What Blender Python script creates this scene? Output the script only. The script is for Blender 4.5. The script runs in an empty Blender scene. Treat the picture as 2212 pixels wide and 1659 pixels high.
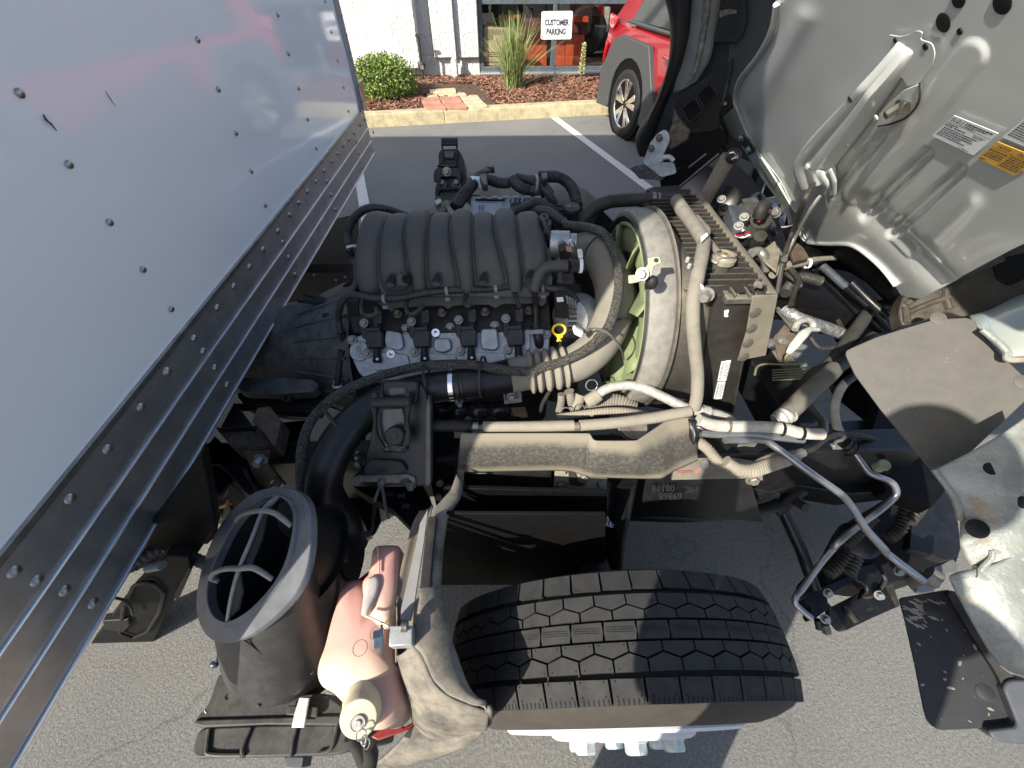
import bpy, bmesh, math, random
from mathutils import Vector, Matrix
random.seed(7)
R_=math.radians
SC=bpy.context.scene
COL=SC.collection
# ---------------------------------------------------------------- camera
CAM_H=1.6; PITCH=R_(48.9); YAW=R_(1.4); F=831.0
cd=bpy.data.cameras.new('camera'); cam=bpy.data.objects.new('camera',cd); COL.objects.link(cam)
cam.location=(0,0,CAM_H); cam.rotation_euler=(math.pi/2-PITCH,0,-YAW)
cd.sensor_width=36; cd.lens=36*F/2212; cd.clip_start=.02; cd.clip_end=300
SC.camera=cam
# ---------------------------------------------------------------- world, sun, exposure
SUN_EL=R_(35.3); SUN_AZ=R_(45)          # light travels along (+1,+1,-1)
w=bpy.data.worlds.new('World'); SC.world=w; w.use_nodes=True
nt=w.node_tree; nt.nodes.clear()
o=nt.nodes.new('ShaderNodeOutputWorld'); b=nt.nodes.new('ShaderNodeBackground'); s=nt.nodes.new('ShaderNodeTexSky')
s.sky_type='NISHITA'; s.sun_disc=False; s.sun_elevation=SUN_EL; s.sun_rotation=R_(225); s.air_density=1; s.dust_density=1.5
b.inputs[1].default_value=.12
nt.links.new(s.outputs[0],b.inputs[0]); nt.links.new(b.outputs[0],o.inputs[0])
sd=bpy.data.lights.new('sun','SUN'); sd.energy=4.8; sd.angle=R_(.6); sd.color=(1,.93,.80)
so=bpy.data.objects.new('sun',sd); COL.objects.link(so)
so.rotation_euler=Vector((-1,-1,math.tan(SUN_EL)*math.sqrt(2))).to_track_quat('Z','Y').to_euler()
so.location=(-4,-4,6)
SC.view_settings.view_transform='Standard'; SC.view_settings.look='None'
SC.view_settings.exposure=1.10; SC.view_settings.gamma=1; SC.view_settings.use_curve_mapping=False
SC.render.engine='CYCLES'
# ---------------------------------------------------------------- pixel -> place
K=2212/4096
VW={'0':(0,0,1)}
def _v(n,x0,y0,w_,zw): VW[n]=(x0*K,y0*K,w_/zw*K)
_v('A',0,0,1500,1659);_v('B',1350,0,1400,2212);_v('E',1250,550,1100,2028);_v('R',2150,600,1100,1659)
_v('C',2600,0,1496,2068);_v('D',2900,1000,1196,1653);_v('G',3000,1900,1096,1551);_v('H',1150,1400,1200,2212)
_v('S',700,1850,1300,1765);_v('K',1700,1500,1300,2212);_v('T',1650,2150,1700,2212);_v('L',0,1500,1200,1266)
_v('P',1400,0,600,1991);_v('Q',1900,0,850,2212);_v('W',3600,350,496,1646);_v('F',1700,550,800,2212);_v('J',600,1500,800,1475)
cp,sp_=math.cos(PITCH),math.sin(PITCH); cy_,sy_=math.cos(YAW),math.sin(YAW)
FW=Vector((sy_*cp,cy_*cp,-sp_)); RT=Vector((cy_,-sy_,0)); UP=Vector((sy_*sp_,cy_*sp_,cp)); CP=Vector((0,0,CAM_H))
def ray(v,a,b_):
    ox,oy,k=VW[v]; px,py=ox+a*k,oy+b_*k
    return FW+RT*((px-1106)/F)-UP*((py-829.5)/F)
class PL:
    "a plane: point and normal"
    def __init__(s,p,n): s.p=Vector(p); s.n=Vector(n).normalized()
    def off(s,d): return PL(s.p+s.n*d,s.n)
def PX(x): return PL((x,0,0),(-1,0,0))
def PY(y): return PL((0,y,0),(0,-1,0))
def PZ(z): return PL((0,0,z),(0,0,1))
def at(v,a,b_,pl):
    if isinstance(pl,(int,float)): pl=PZ(pl)
    d=ray(v,a,b_); t=(pl.p-CP).dot(pl.n)/d.dot(pl.n)
    return CP+d*t
# ---------------------------------------------------------------- objects
WL={}
def thing(name,label,cat,loc=(0,0,0),group=None):
    o=bpy.data.objects.new(name,None); COL.objects.link(o); o.location=loc; o.empty_display_size=.1
    o['label']=label; o['category']=cat
    if group:o['group']=group
    WL[o]=Vector(loc); return o
def tag(o,label,cat,group=None):
    o['label']=label;o['category']=cat
    if group:o['group']=group
    return o
def link(name,me,mat,parent=None,loc=None,kind=None,smooth=40,bev=0,seg=2):
    if loc is None:
        n=len(me.vertices)
        if n:
            xs=[v.co for v in me.vertices]
            lo=Vector([min(c[i] for c in xs) for i in range(3)]); hi=Vector([max(c[i] for c in xs) for i in range(3)])
            c=(lo+hi)/2; c.z=lo.z
        else: c=Vector()
        me.transform(Matrix.Translation(-c)); loc=c
    loc=Vector(loc); empty=not me.vertices and name!='rivet'
    o=bpy.data.objects.new(name,None if empty else me); COL.objects.link(o)
    if empty: o.empty_display_size=.05
    if parent is not None:
        o.parent=parent; o.location=loc-WL[parent]
    else: o.location=loc
    WL[o]=loc
    if empty: return o
    if mat is not None and not me.materials:
        for m_ in (mat if isinstance(mat,(list,tuple)) else [mat]): me.materials.append(m_)
    if smooth is not None and len(me.polygons):
        me.polygons.foreach_set('use_smooth',[True]*len(me.polygons)); me.set_sharp_from_angle(angle=R_(smooth))
    if bev:
        m_=o.modifiers.new('bevel','BEVEL'); m_.width=bev; m_.segments=seg; m_.limit_method='ANGLE'; m_.angle_limit=R_(35); m_.harden_normals=False
    if kind:o['kind']=kind
    return o
def copyof(src,parent,loc,rot=None,scale=None,name=None):
    o=src.copy(); COL.objects.link(o); o.parent=parent
    o.location=Vector(loc)-(WL[parent] if parent else Vector())
    if rot is not None:o.rotation_euler=rot
    if scale is not None:o.scale=scale if hasattr(scale,'__len__') else (scale,)*3
    WL[o]=Vector(loc); return o
def mesh(vs,fs,name='m'):
    me=bpy.data.meshes.new(name); me.from_pydata([tuple(v) for v in vs],[],fs); me.validate(); me.update(); return me
def fixn(me):
    b_=bmesh.new(); b_.from_mesh(me); bmesh.ops.remove_doubles(b_,verts=b_.verts,dist=1e-6); bmesh.ops.recalc_face_normals(b_,faces=b_.faces); b_.to_mesh(me); b_.free(); return me
class MB:
    def __init__(s): s.v=[];s.f=[]
    def add(s,vs,fs):
        k=len(s.v); s.v+= [Vector(v) for v in vs]; s.f+=[tuple(i+k for i in f) for f in fs]; return s
    def prism(s,pts,n,t):
        "polygon pts (world) extruded by -t along n (front face at pts)"
        n=Vector(n).normalized(); k=len(pts); a=[Vector(p) for p in pts]; b_=[p-n*t for p in a]
        return s.add(a+b_,[tuple(range(k)),tuple(range(2*k-1,k-1,-1))]+[(i,i+k,(i+1)%k+k,(i+1)%k) for i in range(k)])
    def box(s,c,d,rz=0,M=None):
        c=Vector(c); h=Vector(d)/2
        vs=[Vector((x*h.x,y*h.y,z*h.z)) for x in(-1,1) for y in(-1,1) for z in(-1,1)]
        m=M or Matrix.Rotation(rz,3,'Z')
        return s.add([c+m@v for v in vs],[(0,1,3,2),(4,6,7,5),(0,4,5,1),(2,3,7,6),(0,2,6,4),(1,5,7,3)])
    def beam(s,a,b_,w_,h,up=(0,0,1)):
        a=Vector(a);b_=Vector(b_);d=(b_-a);L=d.length;d.normalize();u=Vector(up);x=d.cross(u).normalized();u=x.cross(d)
        M=Matrix((d,x,u)).transposed(); return s.box((a+b_)/2,(L,w_,h),M=M)
    def tube(s,pts,r,n=10,cap=True,flat=1,up=None,smooth=True,step=6):
        P=[Vector(p) for p in pts]; rr=list(r) if hasattr(r,'__len__') else [r]*len(P)
        if smooth and len(P)>2: P,rr=catmull(P,rr,step)
        k=len(P); T=[(P[min(i+1,k-1)]-P[max(i-1,0)]).normalized() for i in range(k)]
        u=Vector(up) if up is not None else Vector((0,0,1))
        if abs(u.dot(T[0]))>.95:u=Vector((0,1,0))
        x=(u-T[0]*u.dot(T[0])).normalized(); vs=[];fs=[]
        for i in range(k):
            if i: x=(x-T[i]*x.dot(T[i])).normalized()
            y=T[i].cross(x)
            for j in range(n):
                a=2*math.pi*j/n; vs.append(P[i]+(x*math.cos(a)*flat+y*math.sin(a))*rr[i])
        for i in range(k-1):
            for j in range(n): fs.append((i*n+j,i*n+(j+1)%n,(i+1)*n+(j+1)%n,(i+1)*n+j))
        if cap: fs+= [tuple(range(n-1,-1,-1)),tuple((k-1)*n+j for j in range(n))]
        return s.add(vs,fs)
    def lathe(s,c,ax,prof,n=32,ref=None,cap=False):
        "prof: (radius, distance along axis)"
        c=Vector(c);ax=Vector(ax).normalized();u=Vector(ref) if ref else (Vector((0,0,1)) if abs(ax.z)<.9 else Vector((1,0,0)))
        x=(u-ax*u.dot(ax)).normalized();y=ax.cross(x);vs=[];fs=[]
        for (r,h) in prof:
            for j in range(n):
                a=2*math.pi*j/n; vs.append(c+ax*h+(x*math.cos(a)+y*math.sin(a))*r)
        for i in range(len(prof)-1):
            for j in range(n): fs.append((i*n+j,i*n+(j+1)%n,(i+1)*n+(j+1)%n,(i+1)*n+j))
        if cap: fs+=[tuple(range(n-1,-1,-1)),tuple((len(prof)-1)*n+j for j in range(n))]
        return s.add(vs,fs)
    def ball(s,c,r,n=10,m=6,sc=(1,1,1)):
        c=Vector(c);vs=[];fs=[]
        for i in range(m+1):
            t=math.pi*i/m
            for j in range(n):
                a=2*math.pi*j/n; vs.append(c+Vector((math.sin(t)*math.cos(a)*sc[0],math.sin(t)*math.sin(a)*sc[1],math.cos(t)*sc[2]))*r)
        for i in range(m):
            for j in range(n): fs.append((i*n+j,(i+1)*n+j,(i+1)*n+(j+1)%n,i*n+(j+1)%n))
        return s.add(vs,fs)
    def grid(s,rows):
        k=len(s.v);n=len(rows[0])
        for r in rows: s.v+=[Vector(p) for p in r]
        for i in range(len(rows)-1):
            for j in range(n-1): s.f.append((k+i*n+j,k+i*n+j+1,k+(i+1)*n+j+1,k+(i+1)*n+j))
        return s
    def build(s,name,mat,parent=None,fix=True,**kw):
        me=mesh(s.v,s.f,name)
        if fix: fixn(me)
        return link(name,me,mat,parent,**kw)
def catmull(P,rr=None,step=6):
    if rr is None: rr=[1]*len(P)
    o=[];q=[]
    for i in range(len(P)-1):
        p0=P[max(i-1,0)];p1=P[i];p2=P[i+1];p3=P[min(i+2,len(P)-1)]
        for k in range(step):
            t=k/step
            o.append(.5*((2*p1)+(p2-p0)*t+(2*p0-5*p1+4*p2-p3)*t*t+(3*p1-p0-3*p2+p3)*t**3)); q.append(rr[i]+(rr[i+1]-rr[i])*t)
    o.append(P[-1].copy());q.append(rr[-1]); return o,q
def pts(v,L,pl): return [at(v,q[0],q[1],q[2] if len(q)>2 else pl) for q in L]
def rounded(P,r,seg=3):
    o=[];n=len(P)
    for i in range(n):
        a,b_,c=P[i-1],P[i],P[(i+1)%n]; u=(a-b_);v=(c-b_); k=min(r,u.length*.45,v.length*.45)
        p=b_+u.normalized()*k;q=b_+v.normalized()*k
        for j in range(seg+1):
            t=j/seg; o.append(p*(1-t)**2+b_*2*t*(1-t)+q*t*t)
    return o
def slab(name,v,L,pl,t,mat,parent=None,bev=.0015,rnd=0,**kw):
    "outline seen on plane pl, t deep behind it"
    if isinstance(pl,(int,float)): pl=PZ(pl)
    P=pts(v,L,pl)
    if rnd:P=rounded(P,rnd)
    return MB().prism(P,pl.n,t).build(name,mat,parent,bev=bev,**kw)
def pipe(name,v,L,pl,r,mat,parent=None,n=10,step=6,flat=1,**kw):
    return MB().tube(pts(v,L,pl),r,n=n,step=step,flat=flat).build(name,mat,parent,**kw)
def ribbed(P,r,pitch,amp,n=12,step=None):
    "corrugated hose along points"
    rr=list(r) if hasattr(r,'__len__') else [r]*len(P)
    D,q=catmull([Vector(p) for p in P],rr,14); L=[0]
    for i in range(1,len(D)): L.append(L[-1]+(D[i]-D[i-1]).length)
    tot=L[-1]; k=max(int(tot/pitch*4),8); O=[];Q=[];j=0
    for i in range(k+1):
        s=tot*i/k
        while j<len(L)-2 and L[j+1]<s:j+=1
        t=(s-L[j])/max(L[j+1]-L[j],1e-9); O.append(D[j].lerp(D[j+1],min(t,1))); Q.append((q[j]+(q[j+1]-q[j])*t)*(1+amp*(1 if i%4 in(0,1) else -1)))
    return MB().tube(O,Q,n=n,smooth=False)
def hose(name,v,L,pl,r,mat,parent=None,pitch=.006,amp=.06,n=12,**kw):
    return ribbed(pts(v,L,pl),r,pitch,amp,n).build(name,mat,parent,**kw)
def bolt(name,p,n,r,mat,parent,h=None,washer=True,hexn=6,rot=0):
    h=h or r*.9; m=MB()
    if washer: m.lathe(p,n,[(0,0),(r*1.45,0),(r*1.45,r*.22),(0,r*.22)],16)
    k=r*.22 if washer else 0
    m.lathe(p,n,[(0,k),(r,k),(r,k+h*.85),(r*.85,k+h),(0,k+h)],hexn)
    return m.build(name,mat,parent,smooth=20)
def band(name,path_c,ax,r,w_,mat,parent,t=.0015,n=28,ell=1):
    return MB().lathe(path_c,ax,[(r,-w_/2),(r+t,-w_/2),(r+t,w_/2),(r,w_/2),(r,-w_/2)],n).build(name,mat,parent)
def text(body,size,mat,parent,org,ex,ey,depth=.0004,name='lettering',align='CENTER',bold=0,xs=1,font=None):
    "flat raised lettering: ex along the line, ey up"
    c=bpy.data.curves.new(name,'FONT'); c.body=body; c.size=size; c.extrude=depth; c.align_x=align; c.align_y='CENTER'; c.offset=bold; c.resolution_u=3
    c.space_line=.95
    t=bpy.data.objects.new('tmp',c); COL.objects.link(t); bpy.context.view_layer.update()
    me=bpy.data.meshes.new_from_object(t.evaluated_get(bpy.context.evaluated_depsgraph_get())); bpy.data.objects.remove(t)
    ex=Vector(ex).normalized();ez=ex.cross(Vector(ey)).normalized();ey=ez.cross(ex)
    M=Matrix.Translation(org)@Matrix((ex*xs,ey,ez)).transposed().to_4x4(); me.transform(M)
    me.materials.clear()
    return link(name,me,mat,parent,smooth=None)
def text2(body,mat,parent,org,ex,ey,wf,hf,off,name='lettering'):
    "lettering mapped onto the (ex,ey) frame of a sticker; wf,hf = fraction of its width and height"
    c=bpy.data.curves.new(name,'FONT'); c.body=body; c.size=1; c.extrude=.0; c.offset=.012; c.resolution_u=2
    t=bpy.data.objects.new('tmp',c); COL.objects.link(t); bpy.context.view_layer.update()
    me=bpy.data.meshes.new_from_object(t.evaluated_get(bpy.context.evaluated_depsgraph_get())); bpy.data.objects.remove(t)
    xs=[v.co.x for v in me.vertices];ys=[v.co.y for v in me.vertices];x0,x1,y0,y1=min(xs),max(xs),min(ys),max(ys)
    for v in me.vertices: v.co=Vector(org)+Vector(ex)*wf*((v.co.x-x0)/(x1-x0)-.5)-Vector(ey)*hf*((v.co.y-y0)/(y1-y0)-.5)+Vector(off)
    me.materials.clear(); return link(name,me,mat,parent,smooth=None)
# ---------------------------------------------------------------- materials
def lin(h):
    h=h.lstrip('#'); return tuple(((int(h[i:i+2],16)/255)**2.2) for i in(0,2,4))
MATS={}
def M(name,col,rough=.5,metal=0,var=.2,ns=30,bump=0,bs=400,dust=0,dcol=(0.27,0.24,0.193),dscale=25,coat=0,spec=.5,sss=0,rv=.1,dn=True,wear=0,wcol=(.5,.5,.5),trans=0,dlo=None,dhi=None):
    m=bpy.data.materials.new(name); m.use_nodes=True; n=m.node_tree; N=n.nodes; L=n.links
    p=N['Principled BSDF']; tc=N.new('ShaderNodeTexCoord')
    if max(col)<.04 and spec==.5 and rough>.38: spec=.28
    def noise(sc,det=4,ro=.6):
        x=N.new('ShaderNodeTexNoise'); x.inputs['Scale'].default_value=sc; x.inputs['Detail'].default_value=det; x.inputs['Roughness'].default_value=ro; L.new(tc.outputs['Object'],x.inputs['Vector']); return x.outputs['Fac']
    def ramp(f,a,b_):
        x=N.new('ShaderNodeMapRange'); x.inputs[1].default_value=a;x.inputs[2].default_value=b_; x.interpolation_type='SMOOTHSTEP'; L.new(f,x.inputs[0]); return x.outputs[0]
    def mix(f,a,b_):
        x=N.new('ShaderNodeMix'); x.data_type='RGBA'; L.new(f,x.inputs[0])
        for s_,i in((a,6),(b_,7)):
            if isinstance(s_,tuple): x.inputs[i].default_value=(*s_[:3],1)
            else: L.new(s_,x.inputs[i])
        return x.outputs[2]
    def mul(a,b_):
        x=N.new('ShaderNodeMath'); x.operation='MULTIPLY'
        for s_,i in((a,0),(b_,1)):
            if isinstance(s_,(int,float)): x.inputs[i].default_value=s_
            else: L.new(s_,x.inputs[i])
        return x.outputs[0]
    c=mix(ramp(noise(ns),.3,.7),tuple(x*(1-var) for x in col),tuple(min(1,x*(1+var)) for x in col))
    rf=N.new('ShaderNodeMapRange'); rf.inputs[3].default_value=max(0,rough-rv); rf.inputs[4].default_value=min(1,rough+rv); L.new(noise(ns*1.7),rf.inputs[0]); r=rf.outputs[0]
    if wear:
        wf=ramp(noise(60,6,.75),.75-wear*.25,.8-wear*.25+.03); c=mix(wf,c,wcol)
    if dust:
        df=ramp(noise(dscale,6,.75),.40-dust*.5 if dlo is None else dlo,1.0-dust*.35 if dhi is None else dhi)
        if dn:
            g=N.new('ShaderNodeNewGeometry'); sx=N.new('ShaderNodeSeparateXYZ'); L.new(g.outputs['True Normal'],sx.inputs[0]); df=mul(df,ramp(sx.outputs['Z'],-.4,.9))
        fine=ramp(noise(900,2),.2,.8); df=mul(df,mul(min(1,dust*1.15),1)); 
        dc=mix(fine,tuple(x*.8 for x in dcol),tuple(x*1.15 for x in dcol)); c=mix(df,c,dc)
        x=N.new('ShaderNodeMix'); L.new(df,x.inputs[0]); L.new(r,x.inputs[2]); x.inputs[3].default_value=.9; r=x.outputs[0]
    L.new(c,p.inputs['Base Color']); L.new(r,p.inputs['Roughness']); p.inputs['Metallic'].default_value=metal; p.inputs['Specular IOR Level'].default_value=spec
    if coat: p.inputs['Coat Weight'].default_value=coat; p.inputs['Coat Roughness'].default_value=.04
    if sss: p.inputs['Subsurface Weight'].default_value=sss; p.inputs['Subsurface Radius'].default_value=(1,.6,.4); p.inputs['Subsurface Scale'].default_value=.02
    if trans: p.inputs['Transmission Weight'].default_value=trans
    if bump:
        x=N.new('ShaderNodeBump'); x.inputs['Strength'].default_value=1; x.inputs['Distance'].default_value=bump; L.new(noise(bs,3),x.inputs['Height']); L.new(x.outputs[0],p.inputs['Normal'])
    MATS[name]=m; return m
BLK=M('black plastic',(.018,.0185,.02),.42,bump=.0004,bs=700,dust=.15,spec=.4)
BLKD=M('dusty black plastic',(.035,.034,.032),.6,bump=.0004,bs=600,dust=.85,dcol=(0.19,0.171,0.139))
MANI=M('grey black moulded plastic',(.050,.049,.046),.55,var=.12,ns=12,bump=.0004,bs=900,dust=.5,dcol=(0.12,0.11,0.096))
DUCT=M('smooth black duct plastic',(.010,.0105,.012),.36,ns=18,bump=.0002,dust=.08,spec=.4)
ELBOW=M('dusty duct plastic',(.10,.092,.078),.75,ns=14,dust=1,dcol=(0.225,0.203,0.168),dscale=9,dn=False,bump=.0005,bs=900)
RUB=M('black rubber',(.014,.014,.015),.62,bump=.0003,dust=.2,dcol=(0.16,0.143,0.124))
RUBD=M('dusty rubber hose',(.085,.08,.072),.8,dust=.85,dcol=(0.21,0.192,0.158),bump=.0004,dn=False)
TYRE=M('tyre rubber',(.024,.0245,.026),.8,var=.2,ns=40,bump=.0005,bs=500,dust=.25,dcol=(0.07,0.063,0.054))
TYRS=M('dusty tyre sidewall',(.030,.028,.026),.8,var=.2,ns=40,bump=.0004,dust=.7,dcol=(.055,.047,.038),dn=False)
STL=M('black painted steel',(.009,.009,.0105),.34,var=.3,dust=.06,bump=.0002,dcol=(.12,.11,.09),spec=.35)
STLD=M('dusty black steel',(.016,.0155,.0145),.5,dust=.35,dcol=(.11,.10,.08),bump=.0004,dn=False,spec=.35)
ALU=M('cast aluminium',(.36,.37,.38),.5,.75,var=.15,ns=50,bump=.0006,bs=500)
ALUD=M('dark cast aluminium',(.10,.10,.10),.55,.5,var=.3,ns=25,bump=.0006,bs=300,dust=.3)
ALUW=M('weathered white aluminium',(.33,.32,.30),.6,.2,var=.2,ns=90,bump=.0006,bs=500,wear=.3,wcol=(.25,.23,.2))
TUBE=M('aluminium pipe',(.30,.30,.31),.38,.8,var=.1)
ZINC=M('zinc plated steel',(.27,.265,.245),.48,.7,var=.15,ns=80)
PANEL=None
RAIL=M('aluminium rail',(.46,.465,.48),.42,.9,var=.12,ns=20,bump=.0002,bs=900)
RIBM=M('polished aluminium rib',(.72,.74,.78),.35,1,var=.05)
RIVM=M('rivet steel',(.33,.32,.31),.35,.9)
WHT=M('white wheel paint',(.50,.50,.525),.35,var=.04,bump=.0002,wear=.05,wcol=(.3,.28,.25))
NUT=M('grey galvanised nut',(.42,.47,.46),.5,.35,var=.2,ns=60,bump=.0005)
YEL=M('yellow handle plastic',(.85,.50,.015),.4,var=.05)
FANM=M('pale green fan plastic',(.17,.21,.11),.45,var=.2,ns=10,sss=.2,dust=.3,dn=False,dcol=(0.2,0.2,0.13))
SHRD=M('weathered grey shroud rim',(.17,.167,.155),.55,.1,var=.25,ns=45,bump=.0012,bs=600,dust=.5,dn=False,dcol=(0.26,0.237,0.197),wear=.25,wcol=(.10,.09,.075))
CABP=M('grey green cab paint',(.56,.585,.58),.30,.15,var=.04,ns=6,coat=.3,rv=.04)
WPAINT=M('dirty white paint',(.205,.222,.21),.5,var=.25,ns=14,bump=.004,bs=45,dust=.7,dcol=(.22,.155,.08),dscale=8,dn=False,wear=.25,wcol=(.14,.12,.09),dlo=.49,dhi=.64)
MUD=M('rubber mud flap',(.014,.015,.018),.5,var=.15,bump=.0002,wear=.05,wcol=(.3,.29,.26),dust=.04,dn=False,dcol=(0.16,0.15,0.13))
MUDL=M('dusty rubber flap',(.072,.070,.066),.6,var=.12,bump=.0003,wear=.03,wcol=(.30,.29,.26),dust=.5,dn=False,dcol=(0.11,0.103,0.09))
TAN=M('dusty tan rubber sheet',(.13,.118,.088),.8,var=.15,ns=12,bump=.0006,dust=.6,dn=True,dcol=(0.24,0.214,0.173))
TANP=M('tan dusty shield plastic',(.075,.07,.060),.7,ns=9,var=.2,dust=.9,dn=False,dcol=(0.27,0.24,0.196),dscale=9,bump=.0006,bs=900,dlo=.25,dhi=.62)
FEND=M('dusty fender plastic',(.06,.058,.053),.65,ns=9,var=.25,dust=.8,dn=False,dcol=(0.235,0.206,0.166),dscale=11,bump=.0006,bs=900,dlo=.30,dhi=.66)
PAPER=M('white sticker paper',(.72,.75,.76),.5,var=.04)
INK=M('dark ink',(.03,.035,.06),.6)
OCH=M('orange sticker',(.62,.36,.06),.5,var=.05)
RED=M('red car paint',(.20,.005,.010),.28,0,var=.05,ns=8,coat=1,rv=.02)
CLAD=M('grey car cladding',(.045,.048,.05),.6,var=.06,bump=.0004)
DGL=M('dark car glass',(.02,.024,.026),.06,spec=.9,rv=.01)
REDL=M('red lens',(.45,.01,.012),.12,coat=1)
CHROME=M('machined alloy',(.72,.72,.74),.18,1)
WOODM=M('dark weathered wood',(.075,.055,.042),.8,var=.4,ns=60,bump=.002,bs=90)
BRZ=M('exhaust steel',(.32,.29,.24),.4,.7,var=.2)
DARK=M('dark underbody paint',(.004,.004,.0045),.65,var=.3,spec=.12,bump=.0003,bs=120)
BRAID=None
# ---------------------------------------------------------------- special node materials
def nm(name):
    m=bpy.data.materials.new(name); m.use_nodes=True; return m,m.node_tree.nodes,m.node_tree.links,m.node_tree.nodes['Principled BSDF']
def nz(N,L,vec,sc,det=4,ro=.6):
    x=N.new('ShaderNodeTexNoise');x.inputs['Scale'].default_value=sc;x.inputs['Detail'].default_value=det;x.inputs['Roughness'].default_value=ro;L.new(vec,x.inputs['Vector']);return x.outputs['Fac']
def rmp(N,L,f,stops):
    x=N.new('ShaderNodeValToRGB');e=x.color_ramp.elements
    while len(e)<len(stops):e.new(.5)
    for i,(p_,c) in enumerate(stops): e[i].position=p_; e[i].color=(*c,1) if hasattr(c,'__len__') else (c,c,c,1)
    L.new(f,x.inputs[0]);return x.outputs[0]
def mx(N,L,f,a,b_,mode='MIX'):
    x=N.new('ShaderNodeMix');x.data_type='RGBA';x.blend_type=mode
    if isinstance(f,(int,float)): x.inputs[0].default_value=f
    else: L.new(f,x.inputs[0])
    for s_,i in((a,6),(b_,7)):
        if isinstance(s_,tuple): x.inputs[i].default_value=(*s_,1)
        else: L.new(s_,x.inputs[i])
    return x.outputs[2]
def bmp(N,L,p,h,dist):
    x=N.new('ShaderNodeBump');x.inputs['Distance'].default_value=dist;L.new(h,x.inputs['Height']);L.new(x.outputs[0],p.inputs['Normal']);return x
# asphalt
ASPH,N,L,p=nm('sealed asphalt'); tc=N.new('ShaderNodeTexCoord').outputs['Object']
a=nz(N,L,tc,110,6,.75); c=rmp(N,L,a,[(.28,(.11,.111,.115)),(.50,(.19,.188,.18)),(.72,(.30,.29,.265))])
big=nz(N,L,tc,1.3,4); c=mx(N,L,.55,c,rmp(N,L,big,[(.3,(.68,.68,.70)),(.7,(1,.99,.96))]),'MULTIPLY')
vo=N.new('ShaderNodeTexVoronoi');vo.feature='DISTANCE_TO_EDGE';vo.inputs['Scale'].default_value=.8
wn=N.new('ShaderNodeTexNoise');wn.inputs['Scale'].default_value=3;wn.inputs['Detail'].default_value=5;L.new(tc,wn.inputs['Vector'])
wv=N.new('ShaderNodeMix');wv.data_type='VECTOR';wv.inputs[0].default_value=.28;L.new(tc,wv.inputs[4]);L.new(wn.outputs['Color'],wv.inputs[5]);L.new(wv.outputs[1],vo.inputs['Vector'])
ck=rmp(N,L,vo.outputs['Distance'],[(0,0.45),(.004,1)]); c=mx(N,L,.45,c,ck,'MULTIPLY')
sp=rmp(N,L,nz(N,L,tc,260,2),[(.70,0),(.76,1)]); c=mx(N,L,sp,c,(.30,.29,.26))
L.new(c,p.inputs['Base Color']);p.inputs['Roughness'].default_value=.85;p.inputs['Specular IOR Level'].default_value=.3
bmp(N,L,p,nz(N,L,tc,120,6,.8),.0075)
LINE,N,L,p=nm('worn white line paint'); tc=N.new('ShaderNodeTexCoord').outputs['Object']
c=rmp(N,L,nz(N,L,tc,40,8,.8),[(.36,(.12,.12,.12)),(.46,(.62,.61,.57))]);L.new(c,p.inputs['Base Color']);p.inputs['Roughness'].default_value=.7
bmp(N,L,p,nz(N,L,tc,120,4),.004)
CURB,N,L,p=nm('concrete kerb'); tc=N.new('ShaderNodeTexCoord').outputs['Object']
c=rmp(N,L,nz(N,L,tc,9,8,.75),[(.3,(.26,.21,.115)),(.5,(.44,.38,.24)),(.72,(.60,.50,.30))]); c=mx(N,L,.5,c,rmp(N,L,nz(N,L,tc,90,4),[(.3,(.6,.6,.6)),(.7,(1,1,1))]),'MULTIPLY')
L.new(c,p.inputs['Base Color']);p.inputs['Roughness'].default_value=.9; bmp(N,L,p,nz(N,L,tc,60,6,.8),.01)
STUC,N,L,p=nm('white stucco'); tc=N.new('ShaderNodeTexCoord').outputs['Object']
sm=N.new('ShaderNodeMapping');sm.inputs['Scale'].default_value=(1,1,.6);L.new(tc,sm.inputs['Vector'])
h=nz(N,L,sm.outputs[0],22,3,.5);hh=rmp(N,L,h,[(.42,0),(.56,1)])
L.new(mx(N,L,nz(N,L,tc,3,4),(.47,.47,.455),(.55,.55,.53)),p.inputs['Base Color']);p.inputs['Roughness'].default_value=.85;bmp(N,L,p,hh,.006)
PAVR=M('red paver concrete',(.36,.17,.115),.85,var=.2,ns=9,bump=.003,bs=60)
PAVB=M('buff paver concrete',(.46,.36,.24),.85,var=.2,ns=9,bump=.003,bs=60)
MULCH,N,L,p=nm('bark mulch'); oi=N.new('ShaderNodeNewGeometry')
L.new(rmp(N,L,oi.outputs['Random Per Island'],[(0,(.07,.028,.016)),(.5,(.19,.085,.05)),(1,(.33,.18,.12))]),p.inputs['Base Color']);p.inputs['Roughness'].default_value=.85
SOIL=M('dark soil',(.07,.04,.028),.95,var=.4,ns=40,bump=.01,bs=40)
def leafmat(name,c0,c1,c2):
    m,N,L,p=nm(name); g=N.new('ShaderNodeNewGeometry'); L.new(rmp(N,L,g.outputs['Random Per Island'],[(0,c0),(.5,c1),(1,c2)]),p.inputs['Base Color']);p.inputs['Roughness'].default_value=.5
    p.inputs['Subsurface Weight'].default_value=.15;p.inputs['Subsurface Scale'].default_value=.01
    return m
LEAF=leafmat('shrub leaf',(.05,.09,.015),(.12,.19,.03),(.24,.31,.06))
BLADE=leafmat('grass blade',(.09,.13,.035),(.20,.26,.08),(.36,.38,.17))
BARK=M('shrub bark',(.13,.09,.06),.9,bump=.003,bs=80)
FRAME=M('dark window frame',(.10,.12,.135),.4,.4)
GLASS,N,L,p=nm('window glass'); N.remove(p); out=N['Material Output']
g=N.new('ShaderNodeBsdfGlossy');g.inputs['Roughness'].default_value=.015;t=N.new('ShaderNodeBsdfTransparent');t.inputs[0].default_value=(.86,.85,.83,1)
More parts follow.
